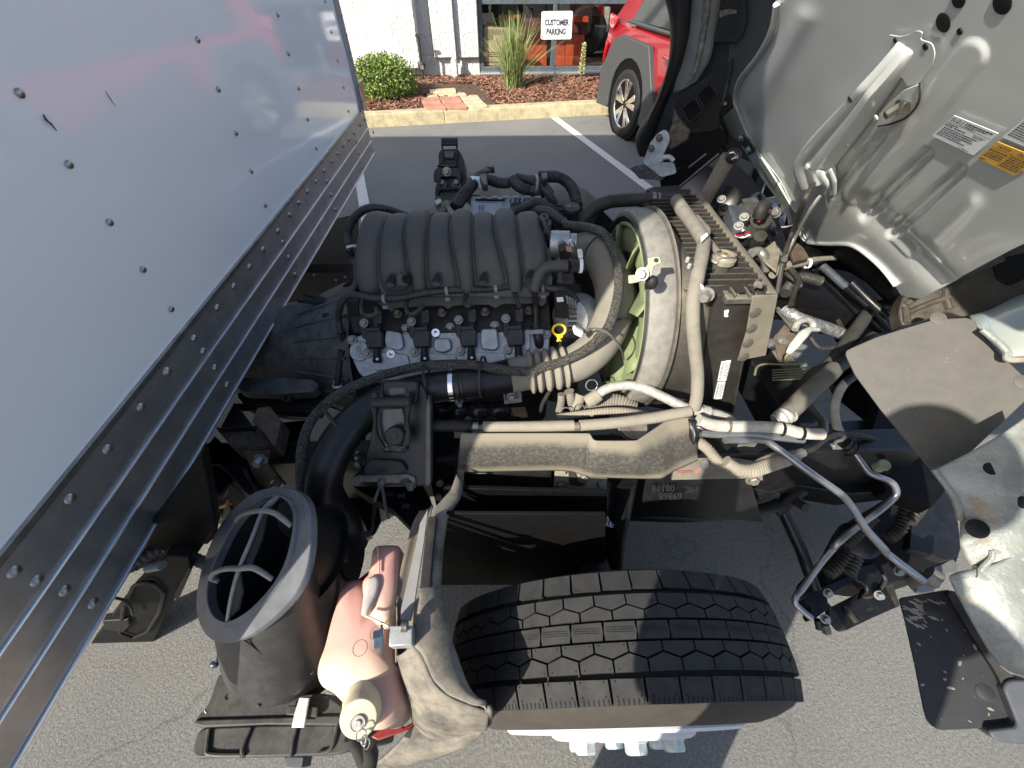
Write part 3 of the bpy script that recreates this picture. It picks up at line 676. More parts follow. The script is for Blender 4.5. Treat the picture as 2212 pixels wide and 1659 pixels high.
MB().tube(pts('A',[(466,402),(485,432),(512,470)],PX(XB+.001)),[.0004,.0010,.0004],n=6,flat=.5).build('scratch',SCR,box)
# ---------------- under the box
und=MB()
for y in (.35,): und.box((XB-.5,y+.02,.80),(.9,.05,.10))
und.build('sub_frame',STL,truck,bev=.003)
slab('splash_panel','L',[(310,1240),(445,1262),(580,1245),(612,1210),(700,1010),(810,815),(800,770),(700,760),(560,900),(400,1110)],PY(.235),.02,DARK,truck,bev=.003)
slab('splash_panel','L',[(500,860),(640,620),(850,330),(900,560),(912,640),(830,760),(640,800)],PY(.30),.02,DARK,truck,bev=.003)
0 and slab('panel_hatch','L',[(560,880),(640,870),(690,930),(650,1010),(570,1060),(510,1000)],PY(.232),.006,DARK,truck,bev=.002)
ribbed(pts('L',[(560,810,.72),(640,748,.72),(720,730,.71),(790,762,.70),(880,800,.69),(980,830,.66)],0),.0125,.012,.05).build('wrapped_harness',M('grey harness tape',(.11,.115,.12),.45,var=.6,ns=18),truck)
MB().tube(pts('L',[(890,590,.55),(1010,585,.55),(1100,580,.55)],0),.026,n=20,smooth=False).build('exhaust_pipe',BRZ,truck)
slab('hanger_bracket','J',[(410,925),(540,912),(545,930),(415,942)],PY(.42),.03,ZINC,truck)
MB().tube(pts('J',[(540,930),(580,1025)],PY(.42)),.010,n=12,smooth=False).build('hanger_stud',STL,truck)
MB().tube(pts('J',[(520,935),(535,948)],PY(.415)),.014,n=6,smooth=False).build('hanger_nut',M('copper bushing',(.5,.27,.13),.4,.8),truck)
# frame rails
fz0,fz1=.53,.74
mm=MB()
for yy in (.50,1.36):
    mm=MB(); mm.box((-1.2,yy+.003,(fz0+fz1)/2),(4.6,.007,fz1-fz0)); mm.box((-1.2,yy+.035,fz1-.0035),(4.6,.06,.007)); mm.box((-1.2,yy+.035,fz0+.0035),(4.6,.06,.007))
    mm.build('frame_rail',STL,truck,bev=.002)
for x in(-1.4,.85):
    MB().box((x,.93,.64),(.09,.84,.12)).build('cross_member',STL,truck,bev=.004)
# wood spacer & bracket
slab('wood_spacer','J',[(480,385),(800,390),(905,525),(600,530)],PZ(.80),.06,WOODM,truck,bev=.002)
slab('wood_spacer','J',[(790,240),(880,230),(965,330),(930,500),(905,520),(810,390),(750,340)],PZ(.84),.05,M('brown spacer wood',(.10,.06,.042),.8,var=.3,ns=50,bump=.002,bs=90),truck,bev=.002)
slab('angle_bracket','J',[(690,575),(885,572),(868,655),(1000,815),(800,850),(770,760),(705,600)],PY(.46),.006,STLD,truck,bev=.001)
for a,b_ in((820,615),(940,797)): bolt('bolt',at('J',a,b_,PY(.455)),(0,-1,.3),.010,ZINC,truck,h=.02)
slab('cross_beam','J',[(400,540),(480,450),(760,770),(710,868)],PZ(.74),.08,STL,truck)
slab('cross_beam','J',[(300,680),(370,600),(600,800),(500,880)],PZ(.72),.08,STL,truck)
slab('web_plate','J',[(620,200),(760,380),(520,385)],PZ(.82),.03,STL,truck)
MB().tube(pts('J',[(700,690,.75),(730,760,.74),(790,850,.73),(800,830,.72)],0),.005).build('cable',RUB,truck)
MB().tube(pts('J',[(225,840,.7),(300,920,.69),(295,980,.68),(260,1060,.67)],0),.003).build('cable',RUBD,truck)
# ---------------- front wheels
WX,WY,RR=.252,.10,.405
def tread_r(w_): return RR-.004-.016*abs(w_/.105)**3
STEER=0.0
def front_wheel(sgn,yc,parts=True):
    whl=MB(); 
    # lathe profile along axis -sgn*Y ; h measured outward
    ax=Vector((sgn*math.sin(STEER),-sgn*math.cos(STEER),0)); C=Vector((WX,yc,RR))
    hw=.105
    # tyre carcass at groove depth
    prof=[(.262,.088),(.275,.112),(.295,.130),(.33,.122),(.365,.108),(RR-.030,.100)]
    prof+=[(tread_r(q)-.016,q) for q in(.095,.07,.04,0,-.04,-.07,-.095)]
    prof+=[(RR-.030,-.100),(.365,-.108),(.33,-.114),(.29,-.108),(.262,-.085)]
    t=whl.lathe(C,ax,prof,96).build('tyre',TYRS,truck)
    return t,C,ax
def add_tread(t,C,ax,s0):
    m=MB(); NB=43; u0=Vector((math.cos(STEER),math.sin(STEER),0)); v0=Vector((0,0,1))
    def P3(s,w_,dr=0):
        a=s/NB*2*math.pi; r=tread_r(w_)+dr; return C+ax*w_+(u0*math.cos(a)+v0*math.sin(a))*r
    rowsT=[ # polygons in (s 0..1 , w) per row, with row phase
     (0.00,[(.045,-.066),(.955,-.068),(.965,-.100),(.035,-.100)]),
     (0.30,[(.03,-.0575),(.97,-.0575),(.97,-.0415),(.5,-.0325),(.03,-.0415)]),
     (0.80,[(.03,-.0175),(.97,-.0175),(.97,-.0300),(.5,-.0390),(.03,-.0300)]),
     (0.15,[(.03,-.0135),(.94,-.0135),(.985,.001),(.97,.0135),(.06,.0135),(.015,.001)]),
     (0.50,[(.03,.0175),(.97,.0175),(.97,.0305),(.5,.0395),(.03,.0305)]),
     (0.00,[(.03,.0585),(.97,.0585),(.97,.0425),(.5,.0335),(.03,.0425)]),
     (0.20,[(.04,.068),(.96,.067),(.965,.101),(.035,.101)])]
    for ph,poly in rowsT:
        # refine straight edges
        pr_=[]
        for i in range(len(poly)):
            a=poly[i];b_=poly[(i+1)%len(poly)]; k=3 if abs(a[0]-b_[0])>.4 else 1
            for j in range(k): pr_.append((a[0]+(b_[0]-a[0])*j/k,a[1]+(b_[1]-a[1])*j/k))
        for k in range(NB):
            top=[P3(s+k+ph+s0,w_,0) for s,w_ in pr_]; cx=sum(s for s,_ in pr_)/len(pr_); cw=sum(w_ for _,w_ in pr_)/len(pr_)
            bot=[P3(cx+(s-cx)*1.02+k+ph+s0,cw+(w_-cw)*1.04,-.0165) for s,w_ in pr_]
            n=len(top); m.add(top+bot,[tuple(range(n))]+[(i,i+n,(i+1)%n+n,(i+1)%n) for i in range(n)])
    q=MB()
    def strip_(s_0,s_1,w0,w1):
        n=3; a=[P3(s_0+(s_1-s_0)*i/n+s0,w0+(w1-w0)*i/n-.0003,.0004) for i in range(n+1)]; b=[P3(s_0+(s_1-s_0)*i/n+s0,w0+(w1-w0)*i/n+.0003,.0004) for i in range(n+1)]
        q.add(a+b,[(i,i+1,i+n+2,i+n+1) for i in range(n)])
    for k in range(NB):
        for dw in(-.007,-.0035,0,): strip_(k+.22,k+1.08,dw+.0025,dw+.001)
        for j in range(6):
            s=k+.30+j*.145; q.add([P3(s+s0-.012,.0935,.0005),P3(s+s0+.012,.0935,.0005),P3(s+s0+.012,.1012,.0005),P3(s+s0-.012,.1012,.0005)],[(0,1,2,3)])
        for (ps,pw) in((.36,.0705),(1.04,.0705),(.36,.0905),(1.04,.0905),(.62,.021),(1.36,.021),(.12,.055),(.86,.055)):
            c_=P3(k+ps+s0,pw,.0006); q.add([P3(k+ps+s0-.018,pw-.0011,.0006),P3(k+ps+s0+.018,pw-.0011,.0006),P3(k+ps+s0+.018,pw+.0011,.0006),P3(k+ps+s0-.018,pw+.0011,.0006)],[(0,1,2,3)])
    q.build('tread_sipes',M('sipe shadow rubber',(.006,.006,.006),.9) if 'sipe shadow rubber' not in MATS else MATS['sipe shadow rubber'],t,fix=False,smooth=None,kind='stuff')
    return m.build('tread',TYRE,t,smooth=25)
t1,C1,ax1=front_wheel(1,WY+.014); add_tread(t1,C1,ax1,.1)
t2,C2,ax2=front_wheel(-1,1.79); add_tread(t2,C2,ax2,.4)
def rim(t,C,ax):
    r=MB().lathe(C,ax,[(.262,.080),(.264,.134),(.256,.139),(.248,.134),(.240,.100),(.232,.078),(.215,.070),(.20,.080),(.178,.105),(.166,.135),(.160,.148),(.150,.153),(.06,.153),(.055,.150),(0,.150)],72).build('rim',WHT,t,smooth=35)
    for k in range(6):
        a=k*math.pi/3+.52; c=C+(Vector((math.cos(STEER),math.sin(STEER),0))*math.cos(a)+Vector((0,0,1))*math.sin(a))*.111
        MB().lathe(c,ax,[(.027,.153),(.027,.156),(.0235,.157),(.0235,.171),(.020,.175),(.0,.175)],6).build('lug_nut',NUT,r if False else t,smooth=15,bev=.0008)
    MB().lathe(C,ax,[(.075,.151),(.073,.157),(0,.157)],32).build('hub_plate',WHT,t)
rim(t1,C1,ax1); rim(t2,C2,ax2)
vsx=at('T',1112,935,PY(-.005)); MB().tube([vsx+Vector((0,.01,.01)),vsx+Vector((.0,-.004,-.01)),vsx+Vector((.003,-.012,-.045))],[.004,.005,.0055],n=10).build('valve_stem',RUB,t1)
# axle
MB().tube([(WX,.25,.40),(WX,1.65,.40)],.045,n=16,smooth=False).build('front_axle',STL,truck)
# ================================================================ helpers for pressed sheets
def resamp(P,n,closed=False):
    P=[Vector(p) for p in P]; Q=P+[P[0]] if closed else P
    L_=[0]
    for i in range(1,len(Q)): L_.append(L_[-1]+(Q[i]-Q[i-1]).length)
    o=[];j=0;k=n if closed else n-1
    for i in range(n):
        s=L_[-1]*i/k
        while j<len(L_)-2 and L_[j+1]<s: j+=1
        o.append(Q[j].lerp(Q[j+1],min(1,(s-L_[j])/max(L_[j+1]-L_[j],1e-9))))
    return o
def curved(name,v,A,B,pa,pb,bulge,mat,parent=None,n=40,m=10,thick=.002,prof=None,smoothA=False,**kw):
    "sheet spanned between edge A (on plane/height pa) and edge B (pb); bulges by `bulge` towards its normal"
    a=[at(v,*(q[:2]),q[2] if len(q)>2 else pa) for q in A]; b_=[at(v,*(q[:2]),q[2] if len(q)>2 else pb) for q in B]
    if smoothA: a=catmull(a)[0]; b_=catmull(b_)[0]
    a=resamp(a,n);b_=resamp(b_,n); rows=[]
    for j in range(m+1):
        t=j/m; r=[]
        for i in range(n):
            p_=a[i].lerp(b_[i],t)
            nr=(b_[i]-a[i]).cross(a[min(i+1,n-1)]-a[max(i-1,0)]).normalized()
            if nr.dot(p_-CP)>0: nr=-nr
            r.append(p_+nr*bulge*(prof(t) if prof else math.sin(math.pi*t)))
        rows.append(r)
    o=MB().grid(rows).build(name,mat,parent,**kw)
    s=o.modifiers.new('solid','SOLIDIFY'); s.thickness=thick; s.offset=0
    return o
def loft(name,A,B,mat,parent=None,n=48,mid=None,cap=False,k=8,**kw):
    a=resamp(catmull([*A,A[0]])[0][:-1],n,True); b_=resamp(catmull([*B,B[0]])[0][:-1],n,True); rows=[]
    for j in range(k+1):
        t=j/k; r=[a[i].lerp(b_[i],t) for i in range(n)]
        if mid: c=sum(r,Vector())/n; r=[c+(q-c)*mid(t) for q in r]
        rows.append(r+[r[0]])
    m=MB().grid(rows)
    if cap: kk=len(m.v); m.f.append(tuple(range(kk-n-1,kk-1)))
    return m.build(name,mat,parent,**kw)
T=truck
# ================================================================ intake manifold
mani=link('intake_manifold',mesh([],[]),MANI,T,loc=(-.12,.93,1.0))
bt=[335,528,747,868,1087,1208,1432,1552,1768]; tp=[338,532,697,860,1018,1180,1335,1502,1722]
XBt=[at('E',x,1035,PZ(1.045)).x for x in bt]; XTp=[at('E',x,600,PZ(1.15)).x for x in tp]
CY,CZ=.93,1.02
for k in range(8):
    rt=.138 if k%2==0 else .143
    if k==0: rt=.142
    if k in(1,): rt=.137
    if k in (2,4,6): rt=.146
    if k in (3,5,7): rt=.138
    rows=[]
    for i in range(33):
        th=R_(172-135*i/32); f=min(1,max(0,(172-math.degrees(th))/75)); f=f*f*(3-2*f)
        xa=XBt[k]*(1-f)+XTp[k]*f; xb=XBt[k+1]*(1-f)+XTp[k+1]*f; r=[]
        for j in range(17):
            u=-1+j/8; e=.124
            if k==0 and u<0:e=.07
            if k==7 and u>0:e=.06
            rr=e+(rt-e)*(1-abs(u)**3.0)**.7
            xx=(xa+xb)/2+(xb-xa)/2*(u*(1+.0*abs(u)))
            r.append(Vector((xx,CY+rr*math.cos(th),CZ+rr*math.sin(th))))
        rows.append(r)
    MB().grid(rows).build('runner',MANI,mani,smooth=60)
    if k<8 and k>0:
        P=[]
        for i in range(0,33,2):
            th=R_(172-135*i/32); f=min(1,max(0,(172-math.degrees(th))/75)); f=f*f*(3-2*f); xa=XBt[k]*(1-f)+XTp[k]*f
            P.append(Vector((xa,CY+.1285*math.cos(th),CZ+.1285*math.sin(th))))
        MB().tube(P,.0012,n=5,smooth=False).build('mould_seam',M('worn mould seam',(.12,.11,.10),.7) if k==1 else MATS['worn mould seam'],mani)
MB().lathe((XBt[0]+.0,CY,CZ),(1,0,0),[(0,.012),(.11,.012),(.11,XBt[8]-XBt[0]-.02),(0,XBt[8]-XBt[0]-.02)],40).build('plenum',MANI,mani)
BPL=PL((0,.800,1.045),(0,-.82,.57))
slab('mounting_flange','E',[(335,1025),(545,1040),(750,1045),(1080,1042),(1440,1022),(1775,1010),(1765,1110),(1740,1178),(505,1172),(492,1098),(350,1080)],BPL,.05,MANI,mani,bev=.004,rnd=.01)
HOLE=M('deep black',(.004,.004,.004),.6)
for a,b_ in((572,1050),(915,1042),(1260,1035),(1600,1018)):
    P=[(a-45,b_+42),(a-38,b_+5),(a-10,b_-40),(a+8,b_-55),(a+30,b_-45),(a+40,b_),(a+36,b_+45),(a,b_+65)]
    e=slab('bolt_well','E',P,BPL.off(.0225),.012,MANI,mani,bev=.003,rnd=.006)
    slab('bolt_well_opening','E',[(a+(q[0]-a)*.82,b_+(q[1]-b_)*.85) for q in P],BPL.off(.0238),.004,HOLE,mani,bev=.001,rnd=.006)
    slab('bolt_well_lip','E',[(a-42,b_+42),(a-20,b_+15),(a+30,b_+30),(a+36,b_+45),(a,b_+64)],BPL.off(.0250),.003,DUCT,mani,bev=.001,rnd=.004)
slab('lifting_boss','E',[(612,1010),(670,1000),(690,985),(712,1040),(700,1100),(615,1100)],BPL.off(.032),.03,MANI,mani,bev=.005)
MB().lathe(at('E',692,1042,BPL.off(.030)),(.6,-.7,.4),[(0,0),(.011,0),(.011,.006),(0,.006)],16).build('boss_opening',HOLE,mani)
slab('dark_slot','E',[(1438,1052),(1530,1045),(1532,1080),(1450,1085)],BPL.off(.0015),.004,HOLE,mani,bev=.001,rnd=.004)
for a,b_,c in((1705,592,.012),(1762,745,.012)):
    q=at('E',a,b_+10,PY(.93)); MB().lathe(q,(0,-.3,1),[(.005,.008),(.0115,.008),(.0115,-.02),(.0,-.02)],18).build('mounting_boss',MANI,mani); MB().lathe(q,(0,-.3,1),[(0,.007),(.0055,.007)],12).build('boss_hole',HOLE,mani)
slab('front_flange','E',[(1680,600),(1712,610),(1765,750),(1790,850),(1815,1000),(1800,1110),(1770,1120),(1760,800)],PY(.90),.02,MANI,mani,bev=.003)
# ================================================================ valley and valve cover
slab('valley_cover','E',[(240,1190),(1745,1160),(1760,1420),(300,1440)],PL((0,.80,.975),(0,-.45,.89)),.03,M('black engine block',(.016,.016,.017),.5,dust=.3,dcol=(0.1,0.091,0.078)),T,bev=.004)
slab('intake_rail','E',[(480,1175),(1735,1160),(1725,1225),(1690,1245),(1660,1225),(1400,1228),(1350,1262),(1300,1232),(1040,1240),(1000,1268),(960,1240),(620,1255),(580,1290),(530,1250),(480,1230)],PL((0,.79,1.0),(0,-.7,.7)),.02,MANI,T,bev=.003)
for a,b_ in((630,1305),(955,1295),(1272,1290),(1592,1280)):
    bolt('flange_bolt',at('E',a,b_,PL((0,.785,.985),(0,-.45,.89))),(0,-.35,.93),.0075,M('bronze bolt',(.22,.19,.13),.4,.7) if a==630 else MATS['bronze bolt'],T,h=.012)
slab('engine_end_plate','E',[(245,1215),(340,1205),(345,1300),(300,1420),(360,1500),(280,1440)],PY(.79),.04,MATS['black engine block'],T,bev=.003)
VN=Vector((0,-.62,.785)); VCP=PL((0,.766,.95),VN)
vc=slab('valve_cover','E',[(285,1468),(345,1462),(372,1440),(440,1400),(600,1398),(640,1380),(720,1400),(950,1392),(980,1375),(1050,1390),(1180,1380),(1310,1372),(1345,1360),(1400,1378),(1620,1365),(1745,1410),(1750,1480),(1740,1800),(420,1800),(340,1740),(295,1640),(278,1560)],VCP,.05,ALU,T,bev=.003,rnd=.008)
for L_,h in (([(540,1420),(655,1440),(672,1540),(640,1570),(545,1545),(530,1500)],.014),([(890,1500),(905,1480),(1010,1478),(1030,1560),(960,1590),(890,1570)],.014),([(1240,1410),(1360,1405),(1378,1540),(1350,1570),(1250,1560),(1235,1500)],.016),([(1560,1420),(1600,1410),(1605,1560),(1570,1570)],.01),([(430,1580),(700,1600),(720,1700),(450,1720)],.008),([(780,1590),(1060,1600),(1060,1700),(800,1710)],.008),([(1120,1580),(1420,1590),(1430,1700),(1130,1700)],.008)):
    slab('raised_pad','E',L_,VCP.off(h),h+.002,ALU,vc,bev=.004,rnd=.008,seg=3)
c=at('E',345,1575,VCP.off(.004)); MB().lathe(c,VN,[(0,.0),(.024,.0),(.026,-.003),(.026,-.012)],40).build('end_boss',ALU,vc)
text('12713609\n  1812',.0085,ALUD,vc,at('E',340,1548,VCP.off(.0046)),(.12,-.79,-.6),(1,.05,0),depth=.0003,name='cast_number')
MB().lathe(at('E',355,1612,VCP.off(.0046)),VN,[(.0042,0),(.0052,0),(.0052,.0006),(.0042,.0006),(.0042,0)],20).build('cast_mark',ALUD,vc)
for a,b_ in((380,1368),(400,1593),(730,1358),(745,1583),(1078,1345),(1088,1570),(1425,1335),(1437,1560),(685,1410),(1015,1400),(1343,1388),(292,1492),(1726,1446)):
    top=b_<1380
    q=at('E',a,b_,VCP.off(.020 if top else .006)); bolt('cover_bolt',q,VN,.0078,ZINC,vc,h=.007)
    if b_>1380: MB().lathe(q-VN*.010,VN,[(.0145,-.004),(.0135,.0),(.012,.010),(0,.010)],20).build('bolt_boss',ALU,vc)
for a,b_ in((912,1445),(585,1600)):
    MB().lathe(at('E',a,b_,VCP.off(.0)),VN,[(.013,0),(.0105,.010),(.005,.010),(.005,.004),(0,.004)],20).build('threaded_bush',CHROME,vc)
# ignition coils
CPL=VCP.off(.030)
for i,dx in enumerate((0,350,696,1046)):
    dy=-i*5
    co=slab('ignition_coil','E',[(395+dx,1425+dy),(500+dx,1418+dy),(514+dx,1440+dy),(512+dx,1545+dy),(400+dx,1552+dy),(388+dx,1500+dy)],CPL,.028,BLK,T,bev=.004,rnd=.004)
    slab('coil_top_ridge','E',[(400+dx,1402+dy),(495+dx,1396+dy),(498+dx,1425+dy),(398+dx,1430+dy)],CPL.off(.004),.022,BLK,co,bev=.002)
    slab('mounting_ear','E',[(360+dx,1362+dy),(380+dx,1345+dy),(402+dx,1362+dy),(408+dx,1470+dy),(385+dx,1490+dy),(362+dx,1470+dy)],VCP.off(.020),.01,BLK,co,bev=.002,rnd=.003)
    slab('mounting_ear','E',[(380+dx,1560+dy),(420+dx,1545+dy),(425+dx,1600+dy),(400+dx,1618+dy),(380+dx,1605+dy)],VCP.off(.007),.008,BLK,co,bev=.002,rnd=.003)
    MB().tube(pts('E',[(478+dx,1405+dy,CPL),(476+dx,1340+dy,PL((0,.77,.985),VN)),(474+dx,1300+dy,PL((0,.77,1.0),VN))],0),[.0085,.0095,.0085],n=12).build('connector',BLK,co)
    slab('connector_clip','E',[(446+dx,1285+dy),(505+dx,1272+dy),(512+dx,1330+dy),(505+dx,1372+dy),(455+dx,1372+dy)],PL((0,.765,1.003),VN),.012,BLK,co,bev=.002)
    slab('lock_tab','E',[(485+dx,1283+dy),(502+dx,1281+dy),(502+dx,1288+dy),(487+dx,1290+dy)],PL((0,.765,1.005),VN),.004,M('red lock tab',(.4,.06,.03),.5) if i==0 else MATS['red lock tab'],co,bev=.0004)
    MB().tube(pts('E',[(470+dx,1550+dy,CPL.off(-.012)),(474+dx,1600+dy,VCP.off(.012)),(478+dx,1660+dy,VCP.off(.010))],0),[.008,.010,.011],n=14).build('coil_boot',RUB,co)
    MB().box(at('E',478+dx,1640+dy,VCP.off(.018)),(.021,.012,.012)).build('boot_cap',RUB,co,bev=.002)
    MB().lathe(at('E',478+dx,1634+dy,VCP.off(.0255)),VN,[(0,.0008),(.0034,.0008),(.0034,0)],14).build('paint_dot',PAPER,co)
# wire harness
hn=MB().tube([Vector((0,0,-5))]*2,.001,n=3,smooth=False)
WR=M('taped wire loom',(.026,.026,.027),.42,ns=60,bump=.0012,bs=220,dust=.25)
def loom(name,v,L_,z,r,parent=T,mat=WR,pitch=.007,amp=.05,n=12): return hose(name,v,L_,z,r,mat,parent,pitch=pitch,amp=amp,n=n)
ml=loom('wire_harness','E',[(205,1440,.93),(192,1340,.96),(205,1240,1.01),(250,1170,1.035),(330,1165,1.04),(450,1185,1.04),(600,1188),(700,1175),(800,1152),(950,1132),(1130,1122),(1300,1118),(1450,1100),(1600,1095),(1750,1115),(1850,1130),(1930,1180,1.02),(1955,1260,.99),(1920,1350,.95),(1840,1400,.92)],1.043,.0085)
for L_ in ([(375,1185),(362,1240),(370,1300),(420,1318),(470,1300),(470,1262)],[(700,1180),(692,1240),(700,1290),(740,1302),(790,1270),(815,1235)],[(1150,1125),(1130,1170),(1118,1220),(1145,1245),(1165,1230)],[(1480,1105),(1492,1160),(1515,1220),(1525,1245)]):
    loom('harness_branch','E',L_,1.032,.0055,ml,pitch=.005)
for a,b_ in((532,1190),(992,1130),(1352,1112),(1697,1110)):
    c=at('E',a,b_,1.043); MB().lathe(c,(1,0,.1),[(.0098,-.0035),(.0112,-.0035),(.0112,.0035),(.0098,.0035),(.0098,-.0035)],20).build('cable_tie',M('grey cable tie',(.22,.23,.24),.5) if a==532 else MATS['grey cable tie'],ml)
    MB().box(at('E',a+4,b_+62,1.025),(.012,.006,.008)).build('tie_clip',MATS['grey cable tie'],ml,bev=.001)
loom('harness_drop','E',[(215,1420,.93),(225,1520,.88),(230,1600,.85),(215,1700,.80)],.9,.0085)
loom('harness_drop','E',[(195,1400,.93),(200,1500,.87),(205,1560,.84),(190,1660,.8)],.9,.0065)
loom('harness_drop','H',[(400,0,.88),(385,120,.84),(370,250,.80),(375,330,.76)],.8,.0095)
for a,b_ in((372,232),(368,262)):
    MB().lathe(at('H',a,b_,.80),(0,-.4,-1),[(.011,-.003),(.0125,-.003),(.0125,.003),(.011,.003),(.011,-.003)],18).build('white_tape_band',PAPER,T)
loom('harness_branch','H',[(180,90,.78),(240,160,.78),(320,230,.78),(370,250,.78)],.78,.006)
# left corrugated hose looping behind the manifold
hose('corrugated_hose','E',[(700,575,1.08),(620,545,1.09),(520,520,1.10),(420,520,1.10),(340,560,1.09),(280,640,1.07),(258,720,1.05),(270,820,1.03),(300,880,1.0),(318,950,1.0)],1.05,[.0085,.009,.0105,.0115,.012,.012,.012,.011,.010,.009],M('ribbed black conduit',(.022,.022,.024),.38,dust=.2),T,pitch=.0075,amp=.08,n=14)
loom('wire_harness','E',[(320,930,1.0),(325,1010,1.0),(318,1090,1.0),(290,1150,1.01),(262,1175,1.015)],1,.0085)
MB().lathe(at('E',285,805,1.035),(.2,-.5,-.8),[(.013,-.003),(.0142,-.003),(.0142,.003),(.013,.003),(.013,-.003)],20).build('white_tape_band',PAPER,T)
MB().lathe(at('E',305,1105,1.0),(.2,-.5,-.8),[(.0095,-.003),(.0107,-.003),(.0107,.003),(.0095,.003),(.0095,-.003)],20).build('white_tape_band',MATS['grey cable tie'],T)
# breather pipe and rubber elbow
MB().tube(pts('E',[(1630,1140,1.055),(1672,1010,1.085),(1740,955,1.10),(1880,952,1.10)],0),[.0125,.0135,.0135,.0125],n=16).build('breather_elbow',RUBD if False else M('grey rubber elbow',(.045,.045,.045),.6,dust=.35,dcol=(0.14,0.13,0.111)),T)
MB().tube(pts('E',[(1885,952,1.10),(1990,946,1.09)],0),.0150,n=18,smooth=False).build('hose_coupling',BLK,T)
MB().lathe(at('E',1975,946,1.093),(1,0,0),[(.0152,-.004),(.0172,-.004),(.0172,.004),(.0152,.004),(.0152,-.004)],24).build('hose_clamp',PAPER,T)
MB().tube(pts('E',[(1635,1150,1.04),(1645,1250,.995),(1650,1420,.95),(1660,1480,.93)],0),[.0065,.007,.0075,.0085],n=14).build('breather_pipe',BLK,T)
for b_,z_ in((1290,.976),(1345,.965),(1405,.955)): MB().lathe(at('E',1648,b_,z_),(0,-.5,-.7),[(.0,-.006),(.0105,-.006),(.0105,.006),(0,.006)],16).build('pipe_collar',BLK,T)
MB().tube(pts('E',[(1632,1380,.955),(1665,1470,.94),(1672,1540,.91)],0),.0125,n=16).build('breather_fitting',BLK,T)
slab('hose_clip','E',[(1595,1420),(1700,1412),(1705,1445),(1600,1450)],VCP.off(.036),.006,MATS['grey cable tie'],T,bev=.001)
slab('hose_clip','E',[(1600,1090),(1630,1045),(1670,1105),(1640,1130)],PL((0,.80,1.045),(0,-.6,.8)),.008,BLK,T,bev=.001)
# dipstick
dc=at('E',1818,1418,PL((0,.66,1.0),(0,-.75,.66)))
dm=MB(); nx_=Vector((0,-.75,.66)); u=Vector((1,0,0)); v=nx_.cross(u)
P=[dc+u*.0145*math.cos(t*math.pi/12)+v*.0125*math.sin(t*math.pi/12) for t in range(25)]
ds=MB().tube(P,.0028,n=8,smooth=False,cap=False).build('dipstick',YEL,T)
slab('handle_neck','E',[(1790,1455),(1850,1455),(1842,1480),(1822,1480),(1840,1505),(1800,1505),(1808,1482)],PL(dc,nx_),.005,YEL,ds,bev=.001)
MB().tube([at('E',1820,1500,PL(dc,nx_)),at('E',1830,1560,.93)],.003,n=8,smooth=False).build('dipstick_rod',STL,ds)
# ================================================================ throttle body and alternator
tb_=MB().lathe(at('F',1540,1180,PY(.90)),(1,-.15,.05),[(0,-.035),(.032,-.035),(.032,.012),(.026,.014),(.026,.03),(0,.03)],32).build('throttle_body',ALU,T,bev=.001)
slab('motor_cover','F',[(1480,1250),(1560,1215),(1625,1290),(1600,1350),(1500,1360)],PY(.84),.03,BLK,tb_,bev=.003)
slab('red_connector','F',[(1562,1228),(1625,1232),(1632,1268),(1568,1264)],PY(.825),.012,M('faded red connector',(.42,.17,.12),.5),tb_,bev=.001)
for yy in (1180,1205,1160): MB().tube(pts('F',[(1470,yy),(1530,yy-35)],PY(.865)),.003,n=6,smooth=False).build('cooling_fin',ALU,tb_)
MB().tube(pts('F',[(1590,1145),(1625,1140),(1660,1200),(1680,1290),(1690,1340)],PY(.85)),.006,n=8,flat=.3).build('clamp_strap',CHROME,tb_)
slab('white_cable_tie_head','F',[(1688,1262),(1745,1262),(1750,1335),(1692,1338)],PY(.82),.014,M('white nylon',(.62,.65,.64),.4),T,bev=.002)
alt=MB().lathe(at('E',1905,1330,PY(.78)),(-.55,-.65,.3),[(0,.02),(.03,.02),(.052,.008),(.056,-.02),(.056,-.055),(.03,-.06)],36).build('alternator',ALU,T)
slab('rear_cover','E',[(1790,1185),(1870,1172),(1890,1210),(1895,1330),(1860,1345),(1790,1330)],PY(.735),.03,BLK,alt,bev=.003)
for k in range(9):
    q=at('E',1915,1200+k*34,PY(.728)); MB().box(q,(.022,.006,.004)).build('cooling_fin',ALUD,alt,bev=.001)
for k in range(4):
    slab('vent_slot','E',[(1870+k*20,1175+k*9),(1882+k*20,1173+k*9),(1888+k*20,1225+k*9),(1876+k*20,1227+k*9)],PY(.725),.006,ALU,alt,bev=.001)
slab('label_sticker','E',[(1800,1182),(1848,1178),(1852,1210),(1804,1214)],PY(.734),.001,PAPER,alt,bev=0)
slab('white_cable_tie_head','E',[(1920,1420),(1935,1405),(2000,1440),(1985,1480),(1930,1455)],PY(.66),.012,MATS['white nylon'],T,bev=.002)
slab('connector_block','E',[(1850,1010),(1915,1015),(1910,1070),(1850,1065)],PY(.78),.03,BLK,T,bev=.002)
slab('accessory_bracket','E',[(1700,1130),(1990,1140),(1995,1500),(1960,1640),(1750,1640),(1740,1400)],PY(.84),.04,MATS['black engine block'],T,bev=.004)
